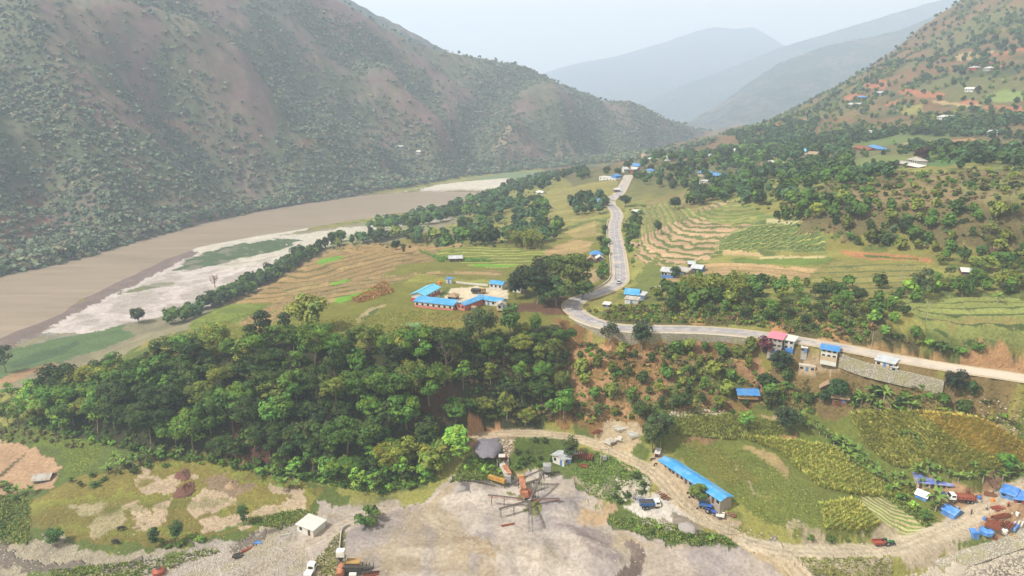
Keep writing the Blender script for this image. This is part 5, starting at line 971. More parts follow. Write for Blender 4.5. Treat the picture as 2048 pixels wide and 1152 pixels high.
MB().hull([(-1.3,-1.2,1.8),(1.1,-1.2,1.8),(1.1,1.2,1.8),(-1.3,1.2,1.8)],[(-2,-.9,3.6),(.6,-.9,3.6),(.6,1.1,3.6),(-2,1.1,3.6)]).build('crusher_box', 'rust_orange', R, .05); MB().hull([(-1.5,0,3.65),(.2,0,3.7),(-.6,4,5.4),(-2.2,4,5.4)],[(-1.5,0,4.6),(.1,0,4.6),(-.6,4,6.2),(-2.2,4,6.2)]).build('screen_deck', 'rust_orange', R, .05); MB().box(-2.4,-.6,3.9,4.9,5.3,6.4).build('feed_box', 'yellow_paint', R, .05); MB().cyl((1.4,-.6,2.2),(1.4,.6,2.2),.9,18).build('flywheel', 'rust', R); MB().box(.9,1.7,-1.6,-.6,-.3,4.6).build('column', 'rust', R)
for a in ((-1.2,-1.1),(1.0,-1.1),(-1.2,1.1),(1.0,1.1),(-2.3,4.8),(-.5,4.8)): MB().bar((a[0],a[1],-1),(a[0],a[1],1.8 if a[1]<2 else 5.9),.2).build('leg', 'dark_steel', R)
p = P(1094,955,zy+2.5); R = thing('screen_tower', 'grey screen tower at the top of the steep conveyor', 'crusher', (p[0],p[1],H(p[0],p[1])-2.0), 0)
MB().box(-1.3,1.3,-1.2,1.2,4.2,6.4).build('screen_box', 'steel', R, .05); MB().hull([(-1.3,-1.2,4.2),(1.3,-1.2,4.2),(1.3,1.2,4.2),(-1.3,1.2,4.2)],[(-.4,-.4,2.8),(.4,-.4,2.8),(.4,.4,2.8),(-.4,.4,2.8)]).build('chute', 'dark_steel', R)
for a in (-1,1):
    for b_ in (-1,1): MB().bar((a*1.2,b_*1.1,-1),(a*1.2,b_*1.1,4.2),.18).build('leg', 'dark_steel', R)
a, b_ = Vector(hit(1001,915)), Vector(hit(1016,968)); top = Vector((a.x, a.y, hit(985,905)[2]-.3)); R = thing('feed_hopper', 'rusty feed hopper with a small white roof below the grey stockpile', 'hopper', tuple(b_), 0); T_ = top-b_
MB().hull([(T_.x-1.6,T_.y-1,T_.z-2.2),(T_.x+1.6,T_.y-1,T_.z-2.2),(T_.x+1.6,T_.y+1,T_.z-2.2),(T_.x-1.6,T_.y+1,T_.z-2.2)],[(T_.x-2.3,T_.y-1.6,T_.z),(T_.x+2.3,T_.y-1.6,T_.z),(T_.x+2.3,T_.y+1.8,T_.z),(T_.x-2.3,T_.y+1.8,T_.z)]).build('hopper_box', 'rust', R, .05)
MB().bar(T_+Vector((0,-1,-2)), Vector((0,0,3.4)), 1.9, 1.3).build('chute', 'concrete', R); MB().bar(T_*.45+Vector((0,0,1.5)), Vector((.6,-.5,3.2)), 1.5, 1.6).build('vibrating_feeder', 'rust_orange', R); MB().box(-1,1,-1.3,.6,1.2,3.6).build('jaw_crusher', 'steel', R, .08)
rf = MB().box(T_.x-.6,T_.x+1.6,T_.y-3.6,T_.y-1.4,T_.z+1.3,T_.z+1.42).build('roof', 'white_sheet', R); [MB().bar((T_.x+q,T_.y+w_,T_.z-3.5),(T_.x+q,T_.y+w_,T_.z+1.3),.1).build('roof_post', 'dark_steel', rf) for q in (-.5,1.5) for w_ in (-3.5,-1.5)]
for q in (-1.8,1.8): MB().bar((T_.x*.7+q,T_.y*.7,-1),(T_.x*.7+q,T_.y*.7,T_.z*.7+1.5),.3).build('support_wall', 'concrete', R)
p0, p1 = Vector(P(978,953,zy+3.2)), Vector(P(1010,963,zy+3.4)); R = thing('feeder_box', 'bright yellow feeder box beside the hopper', 'feeder', tuple(p0), 0); MB().bar((0,0,0), p1-p0, 1.2, 1.1).build('box', 'yellow_paint', R); [MB().bar(((p1-p0)*k+Vector((0,q,-.4))), Vector(((p1-p0).x*k,(p1-p0).y*k+q,H(p0.x+(p1-p0).x*k,p0.y)-p0.z-.3)), .12).build('leg', 'dark_steel', R) for k in (.1,.8) for q in (-.5,.5)]
# batching plant at the bottom edge
p = hit(712,1146); z0 = p[2]; R = thing('batching_plant', 'dark batching plant with a yellow hopper at the bottom edge', 'plant', (p[0],p[1],z0), 0); s_ = 1/px(p)
MB().hull([(-2.4,.6,1.6),(.8,.6,1.6),(.8,2,1.6),(-2.4,2,1.6)],[(-2.8,0,3),(1.2,0,3),(1.2,2.4,3),(-2.8,2.4,3)]).build('aggregate_hopper', 'sand_rust', R, .05); MB().box(-3.4,2,-1.2,.2,1.2,2.4).build('scale_frame', 'dark_steel', R); MB().box(-1.4,.6,-2.2,-1.4,.6,1.3).build('control_box', 'truck_white', R, .05); g_ = MB()
for x in np.linspace(-3.4,4.6,9): g_.bar((x,-1.2,-.6),(x,-1.2,2.6),.14); g_.bar((x,1.4,-.6),(x,1.4,2.4),.14)
for z_ in (.6,1.6,2.6): g_.bar((-3.4,-1.2,z_),(4.6,-1.2,z_),.12)
g_.build('gantry', 'dark_steel', R); MB().bar((1.6,-.4,1.4),(5,-.6,2.2),1.0,.5).build('loading_belt', 'dark_steel', R)
R2 = thing('cement_tower', 'narrow white topped cement tower left of the batching plant', 'tower', hit(684,1140), 0); MB().box(-1.1,1.1,-.9,.9,4.6,6.4).build('tower_cabin', 'truck_white', R2, .05); [MB().bar((a*1.0,c_*.8,-1),(a*1.0,c_*.8,4.6),.14).build('leg', 'steel', R2) for a in (-1,1) for c_ in (-1,1)]; MB().bar((-1,-.8,1),(1,-.8,3.5),.1).bar((1,-.8,1),(-1,-.8,3.5),.1).build('brace', 'dark_steel', R2); MB().hull([(-.9,-.7,4.6),(.9,-.7,4.6),(.9,.7,4.6),(-.9,.7,4.6)],[(-.3,-.3,3),(.3,-.3,3),(.3,.3,3),(-.3,.3,3)]).build('outlet', 'dark_steel', R2)
R = thing('mixer_drum', 'rust-orange mixer drum cut by the bottom edge', 'drum', hit(680,1160), 0); MB().cyl((0,0,1.2),(0,3.2,2.0),1.15,18).cyl((0,3.2,2.0),(0,4.4,2.3),1.15,18,.6).build('drum', 'rust_orange', R); MB().box(-.9,.9,.2,3,-.4,.7).build('cradle', 'dark_steel', R)
def tank(label, u, v, r, h, mat, name='water_tank', cat='tank', z=0): p = hit(u, v); R = thing(name, label, cat, p, 0); MB().cyl((0,0,z-.3),(0,0,z+h),r,18).cyl((0,0,z+h),(0,0,z+h+r*.35),r*.98,18,r*.4).build('shell', mat, R); MB().cyl((0,0,z+h+r*.35),(0,0,z+h+r*.45),r*.35,12).build('lid', 'dark_steel', R)
tank('orange water tank beside the cyan roofed school block', 879,568,.8,1.3,'orange_plastic'); tank('yellow water tank left of the pink roofed house', 1512,690,.7,1.0,'yellow_paint'); tank('blue water drum left of the red truck', 1886,992,.6,1.1,'tarp_blue'); tank('round blue tank in the scrap yard', 1972,1064,1.9,.7,'tarp_blue'); tank('white water tank in the scrap yard', 2008,1065,.9,1.0,'truck_white'); tank('red oxide tank lying at the bottom left edge', 318,1148,1.6,1.2,'truck_red'); tank('blue barrel behind the red truck', 1944,1003,.5,1.0,'tarp_blue'); tank('blue barrel right of the red truck', 1958,998,.5,1.0,'tarp_blue')
for k, (u, v, m_, lb) in enumerate([(1968,1040,'tarp_blue','blue drum left of the dark red sheet piles'),(1990,1078,'rust','rusty drum nearest the stone bank'),(2034,1030,'truck_white','pale drum right of the dark red sheet piles'),(1915,1018,'steel','grey drum below the red truck'),(1935,985,'rust','rusty drum behind the red truck'),(1985,1003,'orange_plastic','orange drum between the two shelter rows')]): tank(lb, u, v, .45, .9, m_, 'drum', 'drum')
# heaps, piles of bars and sheets, rubble
def heap(name, label, u, v, r, h, mat, sx=1.0, cat='heap', group=None, rough=.18, n=26):
    p = hit(u, v); R_ = thing(name, label, cat, p, random.uniform(0, 3), group); V, Fq = [], []; rr_ = np.random.default_rng(int(u*7+v))
    for i in range(9):
        for j in range(n):
            f = i/8; a = 2*math.pi*j/n; q = r*f*(1+.12*math.sin(3*a+u)+.06*rr_.normal()); x, y = q*math.cos(a)*sx, q*math.sin(a); V.append((x, y, h*(1-f**1.3)*(1+rough*rr_.normal()*.3)-.25*f-(.8 if i == 8 else 0)))
    for i in range(8):
        for j in range(n): Fq.append((i*n+j, i*n+(j+1) % n, (i+1)*n+(j+1) % n, (i+1)*n+j))
    mesh_np('pile', V, Fq, mat, False, parent=R_); keep(p[0], p[1], r); return R_
heap('gravel_heap', 'dark grey gravel stockpile above the feed hopper', 973, 888, 5.5, 1.1, 'gravel_dark', 1.3); heap('sand_heap', 'small dark sand heap near the left conveyor', 920, 975, 2.2, .8, 'gravel_grey'); heap('sand_heap', 'low grey heap beside the dump truck', 1375, 1050, 2.6, .6, 'gravel_grey')
heap('brush_heap', 'upper dry brush heap on the stubble field', 368, 948, 3, .8, 'brush_red', 1.6, rough=1.5); heap('brush_heap', 'dark red brush heap on the stubble field', 372, 978, 3.4, 1.2, 'brush_red', 1.6, rough=1.5); heap('brush_heap', 'thorny grey brush heap by the field corner', 466, 968, 2.4, .9, 'thatch', 1.4, rough=1.5)
heap('rubbish_heap', 'white rubbish heap at the plateau edge', 826, 678, 2.6, .8, 'white_wall', 1.5, rough=2); heap('rubbish_heap', 'brown rubbish heap beside the white one', 804, 676, 2.4, .8, 'brown_wood', 1.3, rough=2); heap('stone_heap', 'pale stone heap by the stream bank shelters', 1905, 1126, 4, 1.2, 'stone', 1.6, rough=1.5); heap('stone_heap', 'white boulder heap below the small truck', 1260, 978, 2.6, .8, 'stone', 1.5, rough=2); heap('stone_heap', 'pale stone heap under the steep conveyor', 1070, 965, 4, 1.0, 'stone', 1.6, rough=1.5)
def bars(label, u, v, rz, n, L_, mat, gap=.35, name='bar_stack', cat='stack', h=.25):
    p = hit(u, v); R_ = thing(name, label, cat, p, rz)
    for i in range(n): MB().box(-L_/2+random.uniform(-.4,.4), L_/2+random.uniform(-.4,.4), (i-n/2)*gap, (i-n/2)*gap+gap*.5, .0, h+random.uniform(0,.25)).build('bar', mat, R_)
bars('rusty steel bars stacked beside the round casting yard', 1200, 862, math.radians(38), 5, 7, 'rust', .3); bars('white precast beams at the top of the casting yard', 1240, 856, math.radians(20), 6, 4.5, 'white_wall', .6); bars('white precast beams at the right of the casting yard', 1266, 870, math.radians(12), 7, 3.2, 'white_wall', .55, h=.6); bars('row of grey precast beams at the left of the casting yard', 1226, 880, math.radians(-50), 9, 3, 'concrete', .8); bars('precast blocks in front of the casting yard', 1240, 876, math.radians(-30), 6, 2, 'white_wall', .6); bars('red-brown beams leaning behind the site office', 1168, 912, math.radians(70), 9, 4, 'rust', .7, h=.8); bars('blue and white sheets beside the site office', 1152, 905, math.radians(10), 4, 4, 'white_sheet', .8); bars('dark scrap strip lying below the site office', 1168, 932, math.radians(-20), 3, 3, 'rust', .5)
bars('pale timber planks behind the red truck', 1950, 988, .3, 5, 3, 'pale_wood', .4); bars('brown timber pile between the shelters', 1980, 990, -.5, 5, 2.6, 'brown_wood', .4, h=.5); bars('white sheets lying right of the rusty bars', 2036, 1046, .8, 3, 2.4, 'white_sheet', .8); bars('pile of pale wood below the rusty bars', 2028, 1072, .2, 6, 2.4, 'pale_wood', .4, h=.4); bars('brown planks beside the tractor end of the blue shed', 1462, 1030, -.6, 4, 2.4, 'brown_wood', .4, h=.4); bars('rusty poles lying in front of the crusher', 1015, 1050, .3, 2, 4, 'rust', .5); bars('grey pipes beside the gravel patch', 1278, 995, math.radians(60), 7, 3, 'steel', .5); bars('timber blocks above the dump truck', 1322, 989, math.radians(30), 8, 2, 'brown_wood', .8); bars('dark red sheet piles in the scrap yard', 2002, 1034, math.radians(18), 4, 6, 'rust', .4, h=.6); bars('tangle of rusty bars in the scrap yard', 1985, 1050, math.radians(-25), 9, 3.5, 'rust', .5, h=.9); bars('second tangle of rusty bars in the scrap yard', 2010, 1050, math.radians(35), 8, 3, 'rust', .5, h=.8); bars('red planks between the shelters and the scrap', 1996, 1016, math.radians(15), 4, 4, 'truck_red', .6); bars('blue crates stacked at the scrap yard edge', 2024, 1056, math.radians(-50), 5, 2.6, 'tarp_blue', .6, h=1.0); bars('rusty pipe bundle by the batching plant', 742, 1150, math.radians(20), 4, 4, 'rust', .4); bars('orange lance of pipe on the stone flat', 493, 1100, math.radians(40), 2, 3, 'truck_red', .5); bars('blue tarpaulin bundle on the stone flat', 517, 1085, 0, 3, 1.6, 'tarp_blue', .5); bars('black tyre and scrap pile on the stone flat', 476, 1112, math.radians(25), 5, 2.6, 'dark_steel', .5); bars('white fallen pipe in front of the site shed', 572, 1070, math.radians(20), 1, 3, 'white_wall')
# ------------------------------------------------------------------ people and animals
def person(label, u, v, rz, top, low, stride=.15, arm=.2):
    p = hit(u, v); R_ = thing('person', label, 'person', p, rz)
    bm = bmesh.new(); sk = bm.verts.layers.skin.verify()
    J = {'pel':(0,0,.95,.15,.12),'ches':(0,0,1.3,.18,.13),'nk':(0,0,1.48,.06,.06),'hd':(0,.01,1.6,.095,.1),'top':(0,0,1.72,.07,.075),
      'lh':(.1,0,.9,.1,.1),'lk':(.11,stride*.6,.5,.07,.07),'lf':(.12,stride,.08,.05,.05),'lt':(.12,stride+.16,.04,.045,.035),'rh':(-.1,0,.9,.1,.1),'rk':(-.11,-stride*.3,.5,.07,.07),'rf':(-.12,-stride,.08,.05,.05),'rt':(-.12,-stride+.16,.04,.045,.035),
      'ls':(.2,0,1.4,.065,.065),'le':(.27,-.05,1.12,.05,.05),'lw':(.26,arm,.92,.035,.035),'lp':(.26,arm+.09,.86,.04,.025),'rs':(-.2,0,1.4,.065,.065),'re':(-.27,-.02,1.12,.05,.05),'rw':(-.26,arm*.6,.9,.035,.035),'rp':(-.26,arm*.6+.08,.83,.04,.025)}
    vs = {}
    for k, q in J.items(): vs[k] = bm.verts.new(q[:3]); vs[k][sk].radius = q[3:]
    vs['pel'][sk].use_root = True
    for a, b_ in [e.split() for e in ('pel ches','ches nk','nk hd','hd top','pel lh','lh lk','lk lf','lf lt','pel rh','rh rk','rk rf','rf rt','ches ls','ls le','le lw','lw lp','ches rs','rs re','re rw','rw rp')]: bm.edges.new((vs[a], vs[b_]))
    me = bpy.data.meshes.new('body'); bm.to_mesh(me); me.materials.append(MAT['skin']); o = bpy.data.objects.new('body', me); COL.objects.link(o); o.parent = R_; o.modifiers.new('skin', 'SKIN'); o.modifiers.new('sub', 'SUBSURF').levels = 1
    MB().cyl((0,0,.92),(0,0,1.3),.2,12,.24).cyl((0,0,1.3),(0,0,1.46),.24,12,.1).build('shirt', top, R_); MB().cyl((.11,stride*.3,.93),(.12,stride*.8,.18),.13,10,.09).cyl((-.11,-stride*.1,.93),(-.12,-stride*.8,.18),.13,10,.09).build('trousers', low, R_); MB().cyl((0,-.02,1.62),(0,-.02,1.76),.125,12,.06).build('hair', 'cloth_dark', R_)
    for q, w_, z_ in ((.04,.1,1.63),(-.04,.1,1.63)): MB().box(q-.012,q+.012,w_-.01,w_+.012,z_-.01,z_+.01).build('eye', 'cloth_dark', R_)
person('person in dark clothes walking on the track right of the blue tent', 1942, 1029, .6, 'cloth_dark', 'cloth_dark'); person('person in a blue shirt standing in the shelter yard', 1960, 1005, 2.0, 'cloth_blue', 'cloth_pale', .02, .1); person('person in a pale shirt crossing the shelter yard', 1973, 1020, 1.2, 'cloth_pale', 'cloth_blue'); person('person in red beside the rusty bars of the scrap yard', 2016, 1014, 2.6, 'cloth_red', 'cloth_dark'); person('person in dark clothes at the door of the long blue shed', 1414, 1000, .2, 'cloth_blue', 'cloth_dark', .02, .05)
def beast(label, u, v, rz, s, mat, name='buffalo', cat='buffalo', graze=True):
    p = hit(u, v); R_ = thing(name, label, cat, p, rz); R_.scale = (s,)*3; bm = bmesh.new(); sk = bm.verts.layers.skin.verify(); hz_ = .35 if graze else 1.35
    J = {'bel':(0,0,1.0,.34,.4),'rump':(-.65,0,1.05,.3,.33),'tl':(-.95,0,1.1,.06,.06),'tt':(-1.05,0,.5,.03,.03),'sho':(.6,0,1.08,.3,.36),'nk':(.95,0,.95 if graze else 1.25,.17,.2),'hd':(1.2,0,hz_+.2,.13,.14),'mz':(1.42,0,hz_,.08,.09)}
    for a, x in (('f',.6),('h',-.65)):
        for c_, y in (('l',.22),('r',-.22)):
            kx = .03 if a == 'f' else .16; J[a+c_+'1'] = (x,y,.8,.13,.15); J[a+c_+'2'] = (x+(-kx if a == 'h' else kx)*.8,y,.42,.075,.075); J[a+c_+'3'] = (x+.02,y,.04,.06,.06)
    vs = {}
    for k, q in J.items(): vs[k] = bm.verts.new(q[:3]); vs[k][sk].radius = q[3:]
    vs['bel'][sk].use_root = True
    for e in ['bel rump','rump tl','tl tt','bel sho','sho nk','nk hd','hd mz']+[f'{"sho" if a == "f" else "rump"} {a}{c_}1' for a in 'fh' for c_ in 'lr']+[f'{a}{c_}{i} {a}{c_}{i+1}' for a in 'fh' for c_ in 'lr' for i in (1,2)]: q = e.split(); bm.edges.new((vs[q[0]], vs[q[1]]))
    me = bpy.data.meshes.new('body'); bm.to_mesh(me); me.materials.append(MAT[mat]); o = bpy.data.objects.new('body', me); COL.objects.link(o); o.parent = R_; o.modifiers.new('skin', 'SKIN'); o.modifiers.new('sub', 'SUBSURF').levels = 1
    if name == 'buffalo': [MB().cyl((1.15,q*.1,hz_+.32),(.95,q*.42,hz_+.42),.05,6,.015).build('horn', 'grey_wall', R_) for q in (-1,1)]
    for q in (-1,1): MB().hull([(1.08,q*.12,hz_+.25),(1.14,q*.12,hz_+.25),(1.1,q*.28,hz_+.2)],[(1.08,q*.12,hz_+.3),(1.14,q*.12,hz_+.3),(1.1,q*.28,hz_+.24)]).build('ear', mat, R_)
beast('dark buffalo grazing in the stubble field, upper one', 243, 1061, .3, 1.15, 'hide_dark'); beast('dark buffalo standing near the field edge, lower one', 232, 1088, 3.0, 1.2, 'hide_dark'); beast('white goat grazing on the ploughed terraces, left one', 511, 582, .5, .75, 'hide_pale', 'goat', 'goat'); beast('white goat on the ploughed terraces, right one', 518, 579, 2.5, .75, 'hide_pale', 'goat', 'goat')
# ------------------------------------------------------------------ single trees one can point at
def at(u, v, h, key, col, label, name='broadleaf_tree', cat='tree', group=None, sz=1.0, hold=True):
    p = hit(u, v); s = h/protos[key][2]; tree(key, (p[0], p[1], p[2]-.1), s, vary(col, .06), name, label, cat, group, sz)
    if hold: keep(p[0], p[1], h*.28)
at(1075,608,17,'wide1',lin('2c3a1f'),'huge dark tree at the left front of the group beside the school'); at(1050,590,15,'round0',lin('2a3820'),'dark tree behind the school gate, leftmost of the group'); at(1142,590,19,'wide2',lin('59672a'),'broad olive-green crown on the road side of the big group'); at(1112,612,14,'round1',lin('41572a'),'mid-green round tree at the right front of the big group'); at(1030,598,12,'tall0',lin('2c3b22'),'slim dark tree at the school corner of the big group'); at(1097,585,17,'wide0',lin('323f22'),'dark crown behind the middle of the big group'); at(1083,616,7,'tall1',lin('48602e'),'young light tree in front of the big dark group'); at(1165,600,11,'round0',lin('4b5f2b'),'rounded tree closest to the hairpin side road')
at(617,665,16,'round1',lin('77803a'),'round yellow-green tree standing up from the wood edge'); at(530,690,15,'tall1',lin('2e3c24'),'slim ivy-clad dark tree on the wood edge'); at(573,675,11,'tall1',lin('3c4a2c'),'thin dark pole-like tree left of the yellow-green tree'); at(278,645,10,'round0',lin('3a4428'),'lone dark round tree by the sand bar'); at(808,508,6.5,'tall1',lin('2d3c26'),'slim dark tree alone on the ploughed terraces, right of two'); at(791,500,6.5,'round0',lin('35492c'),'small round tree alone on the ploughed terraces, left of two'); at(12,745,14,'airy0',lin('3e4e34'),'dark tree cut by the left edge beside the meadow')
at(1574,862,9,'round1',lin('2e3d24'),'dark round mango-like tree in the lower maize fields'); at(1908,785,8,'round0',lin('27321f'),'almost black round tree below the pale road'); at(1940,790,5,'bush2',lin('3c5527'),'small green tree right of the almost black one'); at(1493,862,7,'airy1',lin('5f8a34'),'bright lime feathery tree in the maize field'); at(1284,700,13,'tall0',lin('34482a'),'dark green tree standing against the retaining wall'); at(1218,690,10,'airy0',lin('3c4a2c'),'ragged dark tree left of the retaining wall'); at(1305,905,13,'tall0',lin('4c5c2c'),'tall tree at the upper end of the long blue shed'); at(1318,880,11,'round0',lin('3e5028'),'dark tree behind the end of the long blue shed'); at(1141,925,10,'tall0',lin('46562c'),'tree leaning over the site office'); at(1396,1002,6,'round1',lin('62742e'),'small round yellow-green tree in front of the long blue shed'); at(739,1043,5,'bush1',lin('4c682a'),'lone leafy bush on the west track verge'); at(487,1050,7.5,'tall1',lin('3f5a28'),'slim young tree in the stubble field'); at(310,1095,7,'tall1',lin('34502a'),'slender dark tree by the stone flat, left of two'); at(357,1082,7,'tall0',lin('3a5a2a'),'slender dark tree by the stone flat, right of two'); at(110,1090,6,'round0',lin('48682c'),'round bright bush-tree at the bottom left field corner')
at(1535,712,8,'round0',lin('5a2f38'),'tree with dark red blossom beside the pink roofed house','flowering_tree'); at(546,862,13,'tall0',lin('5f8c36'),'bright lime tall tree low in the big wood'); at(1127,842,13,'tall0',lin('56812f'),'bright lime tall tree at the foot of the slope'); at(1672,800,8,'round1',lin('315028'),'dark green round tree between the two thatched huts','broadleaf_tree'); at(1646,812,7,'tall0',lin('33502a'),'dark narrow tree left of the lower thatched hut'); at(1560,745,9,'round0',lin('2f4326'),'dark tree just below the three storey house'); at(1315,468,9,'tall0',lin('34482c'),'narrow tree standing in the stepped terraces'); at(1250,415,10,'wide1',lin('34472c'),'large dark tree hugging the far road kink'); at(1350,418,9,'round1',lin('324529'),'round dark tree on the terraces beyond the road'); at(1400,412,9,'wide2',lin('3b4f2b'),'wide tree pair standing right of the round dark tree'); at(1840,325,10,'round0',lin('46302c'),'purple-brown tree behind the pavilion house'); at(2010,940,6,'round1',lin('5a8430'),'bright green tree behind the right shelters'); at(1350,555,6,'round0',lin('365030'),'dark bush-like tree above the left farmhouse'); at(790,740,11,'wide0',lin('2f3f22'),'dark spreading tree left of the rubbish heap'); at(960,690,14,'wide1',lin('42522a'),'large tree at the front of the school field, left of two'); at(1020,680,15,'tall0',lin('4c6a30'),'taller brighter tree at the front of the school field, right of two'); at(1845,600,13,'airy0',lin('47542f'),'tall airy tree over the green terraces')
def bare_tree(u, v, h, label, col='bark'):
    p = hit(u, v); R_ = thing('leafless_tree', label, 'tree', p, 0); V, Fq = trunk(int(u+v), h, h*.03, 11, h*.28, .2, .4); mesh_np('trunk', V, Fq, col, True, parent=R_)
    P_ = []; r = np.random.default_rng(int(u))
    for k in range(34): a = 6.28*r.random(); s0 = np.array([0, 0, h*(.35+.4*r.random())]); e = s0+np.array([math.cos(a)*h*.33, math.sin(a)*h*.33, h*(.1+.28*r.random())])*(.6+.5*r.random()); P_.append(tube([s0, (s0+e)/2+r.normal(0, .2, 3), e], [h*.01, h*.007, h*.003], 4))
    V, Fq = join(P_); mesh_np('twigs', V, Fq, col, False, parent=R_)
pm('pale_bark', '857768', .9, .15, 2); pm('red_bark', '8a6a5c', .9, .15, 2)
bare_tree(1983,528,9,'leafless pinkish tree right of the long white shed','red_bark'); bare_tree(1516,345,11,'leafless pale brown tree in the village wood','pale_bark'); bare_tree(892,740,12,'dead pale tree standing in the big wood','pale_bark'); bare_tree(545,555,8,'pale dead tree in the row along the river bluff','pale_bark'); bare_tree(1985,985,6,'grey leafless thorn tree behind the shelter yard','red_bark'); bare_tree(1430,820,5,'fallen-looking bare tree on the brown slope','pale_bark')
bare_tree(430,575,11,'brown half-bare tree in the row along the sand bar','red_bark')
# ------------------------------------------------------------------ woods: every tree that shows large is a tree, the rest one mass per wood
specs = []
def place_word(q, uv):              # where in its wood a tree stands, seen from the front
    d = (q[0], q[1]*cp-(q[2]-CZ)*sp_, q[1]*sp_+(q[2]-CZ)*cp); u, v = 1024+FOC*d[0]/d[1], 576-FOC*d[2]/d[1]; us = [a[0] for a in uv]; vs = [a[1] for a in uv]
    fu, fv = (u-min(us))/(max(us)-min(us)+1), (v-min(vs))/(max(vs)-min(vs)+1); return ('back', 'middle', 'front')[int(min(2, max(0, fv*3)))]+(' far left', ' left', ' centre', ' right', ' far right')[int(min(4, max(0, fu*5)))]
def wood(uv, n, mind, keys, hs, cols, label, group, cut=0):
    for q in scatter(uv, n, mind):
        key, c0 = random.choice(keys), random.choice(cols); specs.append((px(q)*hs[1], q, key, random.uniform(*hs), vary(c0, .2), say(key, c0, label)+', '+place_word(q, uv), group))
WD, RD, TL, AI = ['wide0','wide1','wide2'], ['round0','round1'], ['tall0','tall1'], ['airy0','airy1']
wood([(110,800),(250,745),(380,714),(520,700),(650,698),(800,705),(900,700),(900,760),(820,860),(870,900),(870,950),(760,965),(620,948),(480,930),(400,905),(260,880),(120,850)], 235, 5.9, WD+WD+AI+RD+TL, (8.5,14.5), [G_DARK,G_DARK,G_MID,G_MID,G_OLIVE,G_MID,G_DARK], 'tree in the big wood below the plateau', 'trees of the big wood')
wood([(-60,830),(40,795),(110,800),(130,865),(40,855)], 16, 5, AI+RD, (6,9.5), [G_MID,G_LITE,G_OLIVE], 'tree at the left tip of the big wood', 'trees at the left tip of the wood')
wood([(560,960),(760,985),(860,955),(930,930),(930,900),(860,890),(700,920),(560,930)], 26, 5, TL+RD+AI, (6,9.5), [G_MID,G_LITE,G_LITE,G_MID], 'tree at the foot of the big wood', 'trees at the foot of the wood')
wood([(900,700),(1000,680),(1100,662),(1140,700),(1130,850),(1050,850),(960,840),(900,870)], 62, 5, WD+RD+AI+AI+TL, (6,10.5), [G_DARK,G_MID,G_OLIVE,G_MID], 'tree on the slope left of the retaining wall', 'trees of the middle slope')
wood([(1140,720),(1500,700),(1560,740),(1560,820),(1400,820),(1200,845)], 40, 5, AI+RD+TL, (3.5,7.5), [G_DARK,G_MID,G_OLIVE], 'small tree on the slope under the retaining wall', 'trees of the bare slope')
wood([(1560,730),(1700,790),(1900,800),(2000,830),(1700,822),(1500,800)], 14, 6, RD, (4,6.5), [G_DARK,G_MID], 'tree between the huts below the pale road', 'trees around the huts')
L1 = 'tree in the belt above the road'
wood([(1290,602),(1330,590),(1450,580),(1600,592),(1740,600),(1740,645),(1640,655),(1450,632),(1330,625)], 44, 4.6, RD+AI+TL+AI, (5,8.5), [G_DARK,G_MID,G_OLIVE,G_MID], L1, 'trees of the roadside belt')
wood([(1740,600),(1850,575),(1900,585),(1860,600),(1800,620),(1850,690),(1740,670)], 18, 4.5, RD+AI, (4,7), [G_DARK,G_MID,G_LITE], L1, 'trees of the roadside belt')
wood([(1850,692),(1960,700),(1960,712),(1860,705)], 6, 4, ['bush1','bush0'], (3,4.5), [G_LITE,G_MID], L1, 'trees of the roadside belt')
wood([(1330,590),(1450,575),(1600,585),(1850,585),(2100,590),(2100,575),(1850,570),(1600,572),(1450,565),(1320,575)], 32, 5, AI+RD+TL, (4.5,7.5), [G_DARK,G_MID,G_OLIVE], 'small tree in the line above the roadside belt', 'line of small trees')
wood([(1860,585),(1880,520),(2100,500),(2200,560),(2100,595),(1900,595)], 30, 5, AI+RD+AI, (5,9), [G_DARK,G_MID,G_OLIVE], 'tree around the white zinc roofed shed on the right', 'trees by the white shed')
L2 = 'tree on the scrubby hillside above the terraces'
wood([(1540,440),(1600,400),(1700,410),(1900,430),(2200,440),(2200,500),(1850,505),(1700,490),(1640,450)], 95, 5.2, AI+RD+TL+AI, (5,9.5), [G_DARK,G_MID,G_OLIVE,G_OLIVE,G_MID], L2, 'trees of the scrubby hillside')
wood([(1450,405),(1470,375),(1560,345),(1700,340),(1700,400),(1600,420),(1520,415)], 60, 6.5, AI+RD+WD, (7,11), [G_DARK,G_MID,G_BLUE], L2, 'trees of the scrubby hillside')
wood([(1700,345),(1790,338),(1790,360),(1720,370)], 12, 6, RD+WD, (6,9), [G_DARK,G_BLUE], L2, 'trees of the scrubby hillside')
wood([(1700,360),(1850,345),(2150,345),(2150,440),(1850,420),(1700,400)], 45, 8, ['bush0','bush1','airy1'], (3,5), [G_OLIVE,G_MID,lin('5a5a34')], L2, 'trees of the scrubby hillside')
L3 = 'tree in the row above the river sand'
wood([(330,655),(380,640),(440,612),(500,588),(600,530),(660,500),(655,490),(590,515),(490,575),(430,600),(370,630)], 60, 4.0, RD+WD+TL, (7,11), [G_DARK,G_DARK,G_MID,G_BLUE], L3, 'trees of the river row')
wood([(655,500),(700,490),(760,485),(900,492),(900,475),(760,470),(660,485)], 30, 5, RD+WD+TL, (7,11.5), [G_DARK,G_BLUE,G_MID,G_OLIVE], L3, 'trees of the river row')
L4 = 'tree of the dark wood on the river bluff'
wood([(730,440),(830,430),(910,415),(980,392),(1070,400),(1110,440),(1090,492),(900,490),(790,480)], 190, 5.6, RD+WD, (8,12), [G_DARK,G_BLUE,G_BLUE,G_MID], L4, 'trees of the bluff wood')
